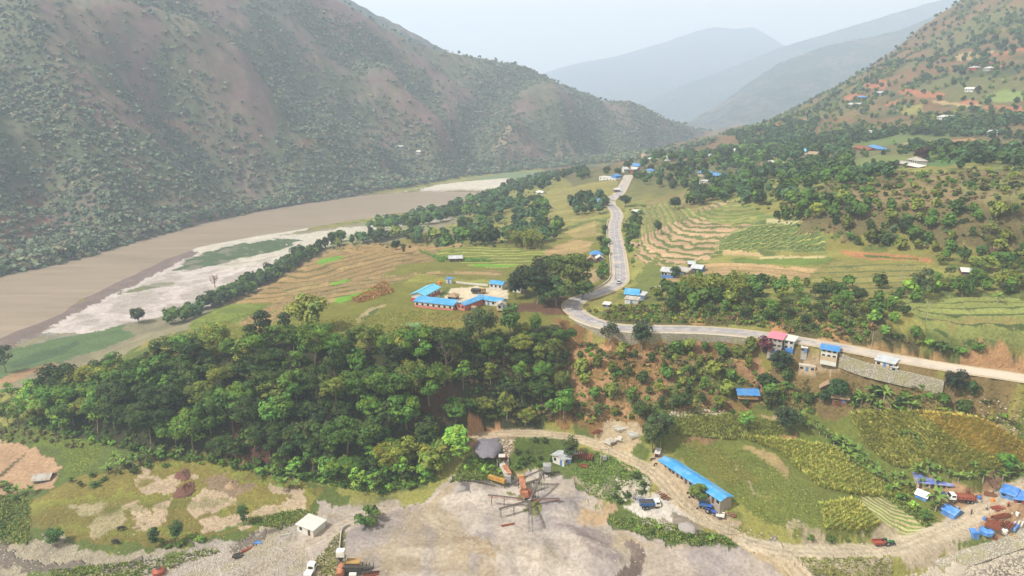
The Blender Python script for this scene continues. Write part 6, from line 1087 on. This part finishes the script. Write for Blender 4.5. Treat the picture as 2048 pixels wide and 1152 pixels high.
wood([(980,392),(1020,372),(1080,355),(1150,348),(1240,338),(1240,350),(1150,362),(1080,385)], 110, 6, RD+WD+AI, (7,12), [G_DARK,G_BLUE], L4, 'trees of the bluff wood')
wood([(1140,410),(1170,395),(1215,400),(1205,430),(1150,430)], 22, 6, RD+WD, (7,10), [G_DARK,G_BLUE], 'tree near the red house by the far road', 'trees by the red house')
wood([(1085,490),(1110,440),(1125,450),(1110,480)], 7, 5, TL+RD, (6,9), [G_DARK,G_MID], 'tree near the red house by the far road', 'trees by the red house')
for uv, n in (([(1244,470),(1262,430),(1290,420),(1262,500),(1262,560),(1250,560)], 22), ([(1195,560),(1205,470),(1212,450),(1212,560)], 14)): wood(uv, n, 3.5, RD+['bush0','bush2'], (3,5.5), [G_DARK,G_MID], 'small tree crowding the road verge', 'trees along the road verge')
L5 = 'tree among the village houses on the far slope'
wood([(1240,350),(1262,330),(1330,315),(1450,300),(1560,290),(1700,300),(1700,335),(1560,350),(1460,375),(1400,385),(1290,375)], 330, 6.5, RD+WD+AI, (6,11), [G_DARK,G_BLUE,G_DARK,G_MID], L5, 'trees of the village')
wood([(1380,415),(1440,405),(1470,385),(1460,370),(1380,390)], 20, 6, RD+WD, (7,10), [G_DARK,G_BLUE,G_MID], L5, 'trees of the village')
specs.sort(key=lambda s: -s[0]); NT = 252
for s_, q, key, h, col, lab, grp in specs[:NT]: tree(key, (q[0], q[1], q[2]-.2), h/protos[key][2], col, 'broadleaf_tree', lab, 'tree', grp, random.uniform(.85, 1.12), .07)
fm = Mass()
for s_, q, key, h, col, lab, grp in specs[NT:]:
    wide = {'w': .5, 'r': .46, 't': .27, 'a': .4, 'b': .7}[key[0]]; n = int(np.clip(s_*s_*.16, 90, 420)); fm.add((q[0], q[1], q[2]-.3), h, h*wide, col, n, max(.45, 1.9*h/10*(90/n)**.5), .12 if key[0] != 'a' else .3)
    if s_ > 25: fm.stem((q[0], q[1], q[2]), h*.6, .14)
fm.build('distant_trees', 'woods of the farther slopes and of the village')
print('trees', len(specs))
# far masses: mountain scrub, hill trees, ridge trees
sm = Mass(); ub_ = None
def mass(M, uv, n, hs, cols, nl, sz, mind=2.0, wide=.75, low=0.05, dens_=None):
    for q in scatter(uv, n, mind, M is ub_):
        if dens_ and dens_(q) < random.random(): continue
        h = random.uniform(*hs); M.add((q[0], q[1], q[2]-.3), h, h*wide, vary(random.choice(cols), .2), nl, sz*h, low)
S1, S2, S3 = lin('68745a'), lin('5c6c54'), lin('74725a')
lmuv = WP([p[:2] for p in mf[1:]]+[p[:2] for p in ridge[:0:-1]])
dn = lambda q: .04+3.2*max(0, float(samp(n90s, q[0], q[1]))-.43)
n90s = np.clip(.3*n90+.3*n30+.25*n8+GM*.7+.25*smooth(140, 0, GZ), 0, 1)
mass(sm, lmuv, 22000, (2.2,6), [S1,S2,S2,S3], 20, .36, 2.6, dens_=dn)
mass(sm, [(-300,600),(0,530),(150,500),(260,465),(400,425),(550,395),(700,375),(930,335),(1090,318),(1300,306),(1425,280),(1430,286),(1300,318),(1090,337),(930,354),(700,392),(400,445),(260,482),(150,518),(0,549),(-300,625)], 1500, (3,9.5), [S1,S2,S3,G_BLUE], 60, .2, 4)
sm.build('mountain_scrub', 'scattered shrubs and small trees covering the left mountain')
rt = Mass()
for p in dens(ridge[6:], False, 9):
    if random.random() < .62: h = random.uniform(4, 9); x, y = p[0]+random.uniform(-8, 8), p[1]+random.uniform(-10, 10); rt.add((x, y, H(x, y)-.5), h, h*.4, vary(G_BLUE, .2), 40, .24*h, .35); rt.stem((x, y, H(x, y)), h*.6, .2)
for p in dens(rr, False, 8):
    if random.random() < .7: h = random.uniform(4, 9); x, y = p[0]+random.uniform(-14, 14), p[1]+random.uniform(-14, 14); rt.add((x, y, H(x, y)-.5), h, h*.42, vary(G_DARK, .2), 40, .24*h, .25)
rt.build('ridge_trees', 'small trees standing along the crests')
ht = Mass(); HC = [G_DARK,G_MID,G_BLUE,G_OLIVE]
mass(ht, WP([p[:2] for p in rr]+[hit(u, v)[:2] for u, v in ((2300,240),(2048,250),(1850,262),(1700,275),(1560,300),(1480,300))]), 5200, (4,8), HC, 44, .23, 6, .5, dens_=lambda q: .1+2.6*max(0, float(samp(n90s, q[0], q[1]))-.36))
for uv, n in (([(1540,300),(1620,280),(1700,268),(1850,262),(1960,262),(2048,272),(2100,285),(1960,275),(1800,270),(1700,290),(1560,320)], 260), ([(1840,258),(1900,246),(2048,232),(2100,238),(2048,252),(1900,262)], 130), ([(1800,300),(1850,296),(2060,300),(2100,335),(1950,330),(1860,312)], 90), ([(1790,100),(1860,50),(1930,20),(1890,80),(1800,160),(1650,225),(1560,262),(1600,232),(1700,165)], 220), ([(1470,275),(1560,250),(1640,240),(1620,275),(1500,300)], 160), ([(1850,115),(1960,60),(2100,30),(2100,80),(1980,130),(1850,170)], 120)): mass(ht, uv, n, (5,10), [G_DARK,G_BLUE,G_DARK], 70, .19, 5, .5)
mass(ht, [(1450,345),(1700,330),(1800,345),(2100,330),(2100,500),(1850,500),(1640,440),(1500,420),(1400,390)], 420, (1.2,3), HC, 40, .26, 3, .8); mass(ht, [(1640,290),(2100,280),(2100,340),(1800,340),(1640,345)], 70, (3,6), HC, 50, .22, 8, .5)
ht.build('hillside_trees', 'trees and hedges dotting the right mountain')
# ------------------------------------------------------------------ bushes
bs = []
def bushes(uv, n, mind, hs, cols, label, grp):
    for q in scatter(uv, n, mind): c0 = random.choice(cols); bs.append((px(q)*hs[1], q, random.uniform(*hs), vary(c0, .2), ('brownish ' if c0 in BR[:2] else say('b', c0, '').replace('bushy  ', '').replace('bushy ', ''))+label.replace('fresh green ', '').replace('bright ', '').replace('dark ', '').replace('light green ', '')+', '+place_word(q, uv), grp))
B1 = [G_MID,G_DARK,G_OLIVE,G_LITE]; BR = [lin('6a5a3a'), lin('5c5a32'), G_OLIVE]
bushes([(1100,690),(1500,700),(1560,740),(1560,830),(1330,830),(1150,855)], 60, 3.2, (1.2,3), [G_DARK,G_MID,G_OLIVE]+BR, 'low bush on the bare slope under the retaining wall', 'bushes of the bare slope')
bushes([(60,850),(160,880),(300,910),(480,945),(620,965),(760,990),(860,970),(860,950),(620,945),(480,930),(250,890),(80,840)], 62, 3, (1.5,3.4), [G_LITE,G_MID,G_MID], 'fresh green bush in the strip at the foot of the big wood', 'bushes at the wood foot')
bushes([(1160,640),(1230,632),(1330,625),(1500,645),(1700,680),(1850,700),(1960,708),(1740,655),(1450,615),(1250,612),(1170,618)], 75, 3, (1.2,2.8), [G_DARK,G_MID,G_OLIVE,BR[0]], 'bush on the cut bank above the road', 'bushes of the cut bank')
bushes([(1560,740),(1700,790),(2048,830),(2048,800),(1900,790),(1720,765),(1600,735)], 40, 3.2, (1,2.4), [G_DARK,G_MID,BR[1]], 'bush on the stony ground below the pale road', 'bushes below the pale road')
bushes([(0,960),(50,1000),(60,1060),(0,1080),(-100,1040)], 12, 3.5, (1.5,3), [G_LITE,G_MID], 'bright bush at the left edge of the low fields', 'bushes at the left edge')
bushes([(140,965),(260,925),(400,905),(420,915),(280,945),(160,985)], 16, 3.5, (1.2,2.6), [G_MID,G_DARK], 'dark bush on the hedge between the two low fields', 'hedge bushes')
bushes([(1030,890),(1100,875),(1140,900),(1100,930),(1030,940)], 16, 3, (1.2,2.6), [G_MID,G_DARK], 'bush on the mound left of the site office', 'bushes of the mound')
bushes([(1220,990),(1250,960),(1300,950),(1300,985),(1260,990),(1240,1010)], 7, 2.6, (1.2,2.2), [G_DARK], 'dark bush between the track and the white boulders', 'bushes by the boulders')
bushes([(1240,1040),(1330,1060),(1470,1080),(1470,1090),(1380,1088),(1250,1055)], 14, 2.8, (.8,1.6), [G_MID,G_LITE], 'low bush on the bank above the front yard', 'bushes of the yard bank')
bushes([(1660,880),(1720,930),(1780,990),(1860,1040),(1890,1060),(1870,1000),(1780,960),(1720,900)], 24, 3.2, (1.5,3), [G_LITE,G_MID], 'light green bush in the hedge between the maize fields', 'bushes of the field hedge')
bushes([(290,1085),(340,1095),(400,1085),(400,1075),(310,1070)], 7, 2.6, (1.2,2.2), [G_LITE,G_MID], 'bush between the two slender trees on the stone flat', 'bushes of the stone flat')
bushes([(1620,1070),(1700,1080),(1690,1092),(1620,1088)], 5, 3, (1,2), [G_MID], 'bush left of the green tractor', 'bushes by the tractor')
bushes([(1480,760),(1560,760),(1600,800),(1560,815),(1500,790)], 14, 3, (1.5,3.2), [G_DARK,G_MID], 'dark bush around the granary on posts', 'bushes by the granary')
bs.sort(key=lambda s: -s[0])
for s_, q, h, col, lab, grp in bs[:290]: k = random.choice(['bush0','bush1','bush2']); tree(k, (q[0], q[1], q[2]-.1), h/protos[k][2], col, 'bush', lab, 'bush', grp, random.uniform(.8, 1.2))
ub = Mass(); ub_ = ub
for s_, q, h, col, lab, grp in bs[290:]: ub.add(q, h, h*.7, col, 60, .2*h, 0)
for uv, n, cols in (([(60,850),(250,740),(520,700),(900,700),(900,860),(860,950),(620,950),(300,905)], 650, [G_DARK,G_MID]), ([(900,700),(1130,665),(1150,850),(960,840)], 420, [G_MID,G_OLIVE,BR[0],G_DARK]), ([(1140,700),(1540,700),(1560,820),(1330,830),(1150,850)], 270, [BR[0],G_MID,G_OLIVE,G_DARK,lin('8a7048')]), ([(1170,640),(1500,650),(1740,690),(1740,610),(1450,600),(1250,615)], 380, [G_MID,G_OLIVE,BR[0]]), ([(1560,740),(2048,790),(2048,850),(1560,820)], 260, [BR[1],G_OLIVE,G_MID]), ([(330,650),(500,590),(660,500),(1090,492),(1090,480),(650,485),(480,580),(320,640)], 260, [G_DARK,G_MID]), ([(1240,480),(1262,420),(1290,410),(1262,560),(1245,590)], 90, [G_MID,G_DARK]), ([(940,900),(1000,920),(1000,950),(930,940)], 60, [G_LITE,G_MID]), ([(1540,440),(1600,400),(1700,345),(2150,345),(2200,500),(1850,505),(1700,490)], 700, [G_OLIVE,G_MID,BR[1],BR[0]]), ([(720,430),(910,412),(1080,355),(1110,440),(1090,492),(900,490)], 260, [G_DARK,G_MID]), ([(0,850),(100,860),(200,890),(120,900),(0,880)], 60, [BR[1],G_OLIVE])): mass(ub, uv, n, (.7,2.0), cols, 30, .3, 1.4, .8, 0)
ub.build('undergrowth', 'low scrub and dry brush on the slopes')
# ------------------------------------------------------------------ banana plants and bamboo
def banana_mesh(seed, pale=0):
    r = np.random.default_rng(seed); V, C, F = [], [], []; TV, TF = tube([(0,0,-.6),(0,0,1),(0.05,0,2.2)], [.2,.16,.09], 7)
    for k in range(11):
        a = 6.28*k/11*2.4+r.random(); el = .5+.8*r.random(); ln = 1.9+1.0*r.random(); p = np.array([0, 0, 2.0]); d = np.array([math.cos(a)*math.cos(el), math.sin(a)*math.cos(el), math.sin(el)]); sd_ = np.array([-math.sin(a), math.cos(a), 0]); n0 = len(V)
        for i in range(7):
            wd = .36*math.sin(math.pi*(i/6)**.7)+.03; V += [p-sd_*wd-[0,0,wd*.35], p, p+sd_*wd-[0,0,wd*.35]]; c_ = lin(random.choice(['5f7a34','6d8a3e','7c8c48'])); C += [c_]*3
            p = p+d*ln/6; d = d+np.array([0, 0, -.26]); d /= np.linalg.norm(d)
        for i in range(6):
            for j in (0, 1): F.append((n0+3*i+j, n0+3*i+j+1, n0+3*i+j+4, n0+3*i+j+3))
    o = mesh_np('leaves', V, F, 'foliage', True, np.array(C)); m_ = o.data; bpy.data.objects.remove(o); o = mesh_np('stem', TV, TF, 'stone_wall' if 0 else 'grey_wood', True); m2 = o.data; bpy.data.objects.remove(o); return m_, m2
BM = [banana_mesh(k) for k in range(3)]
def banana(q, s, label, grp, col=(1,1,1)):
    R_ = thing('banana_plant', label, 'banana plant', q, random.uniform(0, 6.28), grp); R_.scale = (s,)*3; a, b_ = random.choice(BM)
    for n_, m_ in (('leaves', a), ('stem', b_)): o = bpy.data.objects.new(n_, m_); COL.objects.link(o); o.parent = R_; o.color = (*col, 1)
for uv, n, lab, grp in (([(1640,870),(1660,890),(1700,935),(1760,965),(1790,990),(1770,960),(1700,900),(1660,865)], 14, 'banana plant in the hedge between the maize fields', 'bananas of the field hedge'), ([(1770,960),(1840,945),(1900,945),(1990,935),(2060,945),(2060,965),(1900,968),(1790,985)], 34, 'banana plant behind the row of shelters', 'bananas behind the shelters'), ([(1690,800),(1800,805),(1850,815),(1810,830),(1700,820)], 16, 'banana plant below the stone wall beside the huts', 'bananas by the huts'), ([(1845,1000),(1885,1005),(1880,1030),(1860,1020)], 5, 'banana plant between the white tent and the blue tent', 'bananas by the tents'), ([(200,950),(240,915),(330,900),(390,900),(390,920),(250,950)], 9, 'banana plant at the wood edge above the stubble field', 'bananas at the wood edge'), ([(500,960),(560,940),(620,970),(560,990)], 8, 'banana plant among the trees at the foot of the wood', 'bananas at the wood foot'), ([(30,980),(70,985),(60,1000),(40,1000)], 2, 'banana plant beside the weathered field hut', 'bananas by the field hut'), ([(1560,830),(1640,850),(1640,870),(1580,850)], 8, 'banana plant on the terrace edge below the granary', 'bananas by the granary'), ([(1810,870),(1850,900),(1830,920),(1800,880)], 5, 'banana plant standing inside the dark maize field', 'bananas in the maize'), ([(500,585),(560,565),(590,550),(570,545),(500,570)], 5, 'banana plant in the row along the river', 'bananas of the river row')):
    for q in scatter(uv, n, 2.6, False): banana(q, random.uniform(.75, 1.35), lab+', '+place_word(q, uv), grp, vary((.8,.85,.75), .15))
for k, (u, v, s) in enumerate([(1745,790,1.5),(1768,800,1.5),(1722,812,1.4),(1700,700,0),(1995,605,1.2),(1870,1010,1.6)]):
    if s: banana(hit(u, v), s, ['tall banana plant left of the tin shed foot','widest banana plant below the tin shed','tall banana plant right of the lower thatched hut','','lone banana plant on the green terraces','large banana plant between the two tents'][k], None, (.85,.9,.8))
def bamboo_mesh(seed):
    r = np.random.default_rng(seed); P_, LV, LC = [], [], []
    for k in range(34):
        a = 6.28*r.random(); q = r.random()*.9; b0 = np.array([math.cos(a)*q, math.sin(a)*q, -.5]); hh = 6.5+3*r.random(); o_ = .9+1.8*r.random(); path = [b0+np.array([math.cos(a)*o_*t_*t_, math.sin(a)*o_*t_*t_, (hh+.5)*t_*(1-.12*t_)]) for t_ in (0, .4, .7, 1)]; P_.append(tube(path, [.07, .06, .045, .02], 4))
        for t_ in r.random(26)*.75+.25:
            i = min(2, int(t_*3)); c_ = path[i]*(1-(t_*3-i))+path[i+1]*(t_*3-i)+r.normal(0, .35, 3); LV.append(c_)
    V, F = join(P_); v, f = leaves(np.array(LV), r.normal(0, 1, (len(LV), 3)), .38, r); C = np.array(G_OLIVE)*1.2; tn = 1+r.normal(0, .2, len(LV)); cc = np.repeat(C[None]*tn[:, None], 4, 0)
    o = mesh_np('culms', V, F, 'pale_wood', True); m1 = o.data; bpy.data.objects.remove(o); o = mesh_np('leaves', v, f, 'foliage', False, np.clip(cc, 0, 1)); m2 = o.data; bpy.data.objects.remove(o); return m1, m2
BB = [bamboo_mesh(1), bamboo_mesh(2)]
for uv, n, lab, grp in (([(800,494),(870,494),(870,484),(805,484)], 7, 'brownish bamboo clump in the row behind the ploughed terraces', 'bamboos of the river row'), ([(1020,498),(1090,500),(1095,480),(1020,484)], 12, 'bamboo clump at the right end of the bluff wood', 'bamboos of the bluff wood'), ([(1370,605),(1480,602),(1480,588),(1370,590)], 10, 'bamboo clump in the roadside belt', 'bamboos of the roadside belt'), ([(560,640),(580,640),(580,650),(560,650)], 0, '', '')):
    for q in scatter(uv, n, 4, False):
        R_ = thing('bamboo_clump', lab+', '+place_word(q, uv), 'bamboo', q, random.uniform(0, 6), grp); R_.scale = (random.uniform(.9, 1.25),)*3
        for n_, m_ in zip(('culms', 'leaves'), random.choice(BB)): o = bpy.data.objects.new(n_, m_); COL.objects.link(o); o.parent = R_
# ------------------------------------------------------------------ crops, grass and stones nobody could count
def tufts(name, label, specs_, blades, wbl, droop=.4):
    V, C = [], []
    for uv, n, h, cols, mind in specs_:
        poly = gpoly(uv); xs = [p[0] for p in poly]; ys = [p[1] for p in poly]; bx = rng.uniform(min(xs), max(xs), n*4); by = rng.uniform(min(ys), max(ys), n*4); ok_ = pip(bx, by, poly); bx, by = bx[ok_][:n], by[ok_][:n]
        if mind: bx = np.round((bx*.8+by*.6)/mind)*mind; bx, by = (bx*.8-(by*.8-0)*.6*0+0*bx), by; 
        k0 = np.array([True]*len(bx))
        if mind:
            th = math.radians(mind*0+120); u_ = rng.uniform(0, 1, len(bx)); bx = rng.uniform(min(xs), max(xs), n*5); by = rng.uniform(min(ys), max(ys), n*5); r1 = bx*math.cos(th)+by*math.sin(th); r2 = -bx*math.sin(th)+by*math.cos(th); r1 = np.round(r1/mind)*mind+rng.normal(0, .12, len(r1)); bx = r1*math.cos(th)-r2*math.sin(th); by = r1*math.sin(th)+r2*math.cos(th); ok_ = pip(bx, by, poly); bx, by = bx[ok_][:n], by[ok_][:n]
        cc_ = 1.15 if name == 'grass' else 1.38
        kd = np.array([np.min((KEEP[:, 0]-x)**2+(KEEP[:, 1]-y)**2-KEEP[:, 2]**2*.45) > 0 for x, y in zip(bx, by)]); bx, by = bx[kd], by[kd]; bz = samp(GZ, bx, by); m_ = len(bx); cc = np.array([lin(c) if isinstance(c, str) else c for c in cols])[rng.integers(0, len(cols), m_)]*cc_*(1+rng.normal(0, .15, (m_, 1)))
        for b_ in range(blades):
            a = rng.random(m_)*6.28; hh = h*(.6+.6*rng.random(m_)); o_ = hh*(.35+.6*rng.random(m_)); dx, dy = np.cos(a), np.sin(a); w_ = wbl*(.7+.6*rng.random(m_)); z = bz-.1
            q0 = np.stack([bx-dy*w_, by+dx*w_, z], 1); q1 = np.stack([bx+dy*w_, by-dx*w_, z], 1); q2 = np.stack([bx+dx*o_*.5+dy*w_*1.3, by+dy*o_*.5-dx*w_*1.3, z+hh*.6], 1); q3 = np.stack([bx+dx*o_, by+dy*o_, z+hh*(1-droop*rng.random(m_))], 1); V.append(np.stack([q0, q1, q2, q3], 1).reshape(-1, 3)); C.append(np.repeat(cc*(.85+.3*rng.random((m_, 1))), 4, 0))
    V = np.concatenate(V); o = mesh_np(name, V, np.arange(len(V)).reshape(-1, 4), 'foliage', False, np.clip(np.concatenate(C), 0, 1)); struct(o, 'stuff', label)
MZ = ['84883e','92903f','6c7434','a09a54']; MG = ['a5924a','b09a4c','8f8a40']; MY = ['83873a','74803a','98924a']
tufts('maize', 'standing maize and millet in the right-hand fields', [([(1700,830),(1830,826),(1880,862),(1960,915),(2048,932),(2048,945),(1850,945),(1780,930),(1730,890)], 5200, 2.0, MZ, 1.3), ([(1832,826),(1960,840),(2060,895),(2060,928),(1960,912),(1880,860)], 3000, 1.8, MG, 1.2), ([(1480,875),(1600,885),(1680,900),(1760,950),(1840,985),(1860,1000),(1720,992),(1640,975),(1600,940),(1560,905)], 4200, 1.8, MY, 1.3), ([(1640,1010),(1710,1000),(1760,1050),(1740,1070),(1650,1060)], 1200, 1.4, MY, 1.1), ([(1340,835),(1470,828),(1560,845),(1560,880),(1440,880),(1350,870)], 1900, 1.3, ['6c7434','777a3c'], 0), ([(1430,500),(1460,470),(1530,452),(1640,460),(1650,500),(1530,498)], 1300, .9, ['7c8a4c','8c8c5a','6c7c48'], 3.4), ([(770,562),(790,585),(720,606),(700,600)], 500, 1.2, ['8e6a42','7a6038'], 0), ([(800,655),(840,650),(845,662),(800,664)], 260, 1.6, ['7f9a6c','6c8a5c'], 0), ([(855,690),(930,672),(935,665),(850,675)], 400, 1.8, ['8c9050','7a8446'], 0), ([(835,500),(880,515),(980,520),(980,524),(880,524)], 500, 1.5, ['63823a','567434'], 1.5)], 4, .13)
GR_ = ['5f7030','6e7a36','4d6228','7d8240']
tufts('grass', 'rough grass over fields and banks', [([(140,970),(290,930),(440,915),(620,985),(600,1050),(380,1085),(150,1080),(60,1030)], 1300, .3, ['8f8a48','9c9450','7c843c'], 0), ([(0,990),(60,1000),(60,1090),(0,1090),(-60,1040)], 900, .9, GR_, 0), ([(60,870),(200,890),(200,920),(150,960),(130,900)], 900, .35, ['7d8a44','8a8c48'], 0), ([(380,905),(620,965),(760,990),(880,960),(870,950),(620,948),(480,930)], 2400, .9, ['5f8030','6c9036','4d6828'], 0), ([(480,1040),(600,1018),(640,1030),(560,1060)], 700, .6, GR_, 0), ([(100,1140),(300,1120),(430,1095),(440,1105),(300,1150),(100,1165)], 900, .6, GR_, 0), ([(1130,920),(1200,905),(1280,940),(1300,985),(1240,1010),(1180,990)], 1500, .6, ['5f7c30','6c8438','50692a'], 0), ([(930,915),(990,915),(1000,960),(900,965)], 900, 1.0, ['6c7c36','5f7030'], 0), ([(1215,1035),(1290,1035),(1440,1070),(1480,1088),(1380,1092),(1240,1058)], 1200, .6, ['6c7c3a','7d8240','4d6828'], 0), ([(1340,880),(1500,900),(1640,990),(1640,1060),(1560,1060),(1480,1020)], 2600, .35, ['6e7a36','7d8240','5f7030'], 0), ([(1540,1100),(1780,1110),(1790,1160),(1640,1200)], 1200, .6, ['7d7a40','6c7434'], 0), ([(1700,950),(1860,1000),(1890,1070),(1860,1060),(1760,990)], 1200, .8, GR_, 0), ([(1140,680),(1560,700),(1560,820),(1330,830),(1150,850)], 2400, .6, ['a08a58','8d8648','7c7a40','a8946a'], 0), ([(1180,640),(1500,650),(1740,690),(1740,610),(1450,600),(1250,612)], 3000, .9, ['7d7a40','6c7434','5f7030'], 0), ([(1560,740),(2048,790),(2048,850),(1560,820)], 2500, .8, ['8f7c4c','7d7a40','5f7030'], 0), ([(380,650),(560,605),(640,600),(640,680),(520,690),(420,700)], 1500, .5, ['6e7a36','5f7030'], 0), ([(640,640),(840,620),(1040,640),(940,670),(780,690),(650,690)], 3000, .5, ['7d8240','6e7a36','8a7a40'], 0), ([(690,1050),(690,1152),(600,1152),(640,1110)], 900, .5, ['6c7434','7d7a40'], 0)], 3, .16)
V, F, k0 = [], [], 0
def stones(uv, n, s0, s1):
    global k0
    poly = gpoly(uv); xs = [p[0] for p in poly]; ys = [p[1] for p in poly]; bx = rng.uniform(min(xs), max(xs), n*4); by = rng.uniform(min(ys), max(ys), n*4); ok_ = pip(bx, by, poly); bx, by = bx[ok_][:n], by[ok_][:n]; bz = samp(GZ, bx, by)
    O = np.array([[1,0,0],[0,1,0],[-1,0,0],[0,-1,0],[0,0,.8],[.5,.5,.55],[-.5,.5,.5],[0,-.6,.6]], float); Fo = [(0,1,5),(1,6,5),(1,2,6),(2,3,7),(3,0,7),(0,5,7),(5,6,4),(6,2,7),(6,7,4),(7,5,4)]
    for x, y, z in zip(bx, by, bz):
        s = s0+(s1-s0)*rng.random()**3; a = rng.random()*6.28; q = O*rng.uniform(.6, 1.3, (8, 3))*s; c_, s_2 = math.cos(a), math.sin(a); V.append(np.stack([q[:, 0]*c_-q[:, 1]*s_2+x, q[:, 0]*s_2+q[:, 1]*c_+y, q[:, 2]+z-.1*s], 1)); F.extend([(i+k0, j+k0, l_+k0) for i, j, l_ in Fo]); k0 += 8
stones([(-60,1070),(160,1100),(420,1105),(560,1060),(700,1080),(700,1160),(-60,1160)], 900, .12, .4); stones([(300,1130),(420,1090),(620,1090),(640,1160),(300,1160)], 800, .12, .4); stones([(700,1030),(900,1000),(1200,1060),(1500,1100),(1560,1160),(700,1160)], 900, .08, .35); stones([(1850,1140),(2048,1070),(2048,1110),(1880,1160)], 1200, .2, .8); stones([(1800,1152),(2048,1110),(2048,1160)], 700, .15, .6); stones([(1230,960),(1300,960),(1300,1000),(1240,1000)], 260, .2, .8); stones([(1000,880),(1030,880),(1010,940),(1000,930)], 140, .2, .7)
stones([(1540,1060),(1780,1080),(1780,1150),(1560,1130)], 350, .12, .4); stones([(1340,825),(1450,815),(1450,830),(1340,838)], 160, .25, .9); stones([(1880,780),(2048,800),(2048,870),(1980,850),(1900,810)], 260, .15, .55); stones([(560,480),(860,440),(860,450),(560,495)], 260, .4, 1.4); stones([(1350,1020),(1560,1070),(1480,1080)], 200, .1, .4); stones([(1860,1050),(2048,1010),(2048,1060),(1900,1090)], 300, .12, .5)
stones([(0,553),(260,486),(550,416),(850,374),(850,379),(550,422),(260,492),(0,560)], 1500, .5, 2.2)
o = mesh_np('stones', np.concatenate(V), np.array(F), 'stone'); struct(o, 'stuff', 'pale river stones and boulders scattered over the flats')
# ------------------------------------------------------------------ valley haze
HD = 2.55e-4
bm = bmesh.new(); bmesh.ops.create_cube(bm, size=1)
me = bpy.data.meshes.new('haze'); bm.to_mesh(me); hz = bpy.data.objects.new('haze', me); COL.objects.link(hz)
x0, x1, y0, y1, z0, z1 = -9600, 9800, -400, 9300, -25, 1060
hz.location = ((x0+x1)/2, (y0+y1)/2, (z0+z1)/2); hz.scale = (x1-x0, y1-y0, z1-z0); struct(hz, 'stuff', 'thin blue valley haze')
m = bpy.data.materials.new('haze'); m.use_nodes = True; t = m.node_tree; t.nodes.remove(t.nodes['Principled BSDF'])
pv = t.nodes.new('ShaderNodeVolumePrincipled'); pv.inputs['Density'].default_value = HD; pv.inputs['Color'].default_value = (.62, .76, .97, 1); pv.inputs['Anisotropy'].default_value = .1
t.links.new(pv.outputs[0], t.nodes['Material Output'].inputs['Volume']); me.materials.append(m)
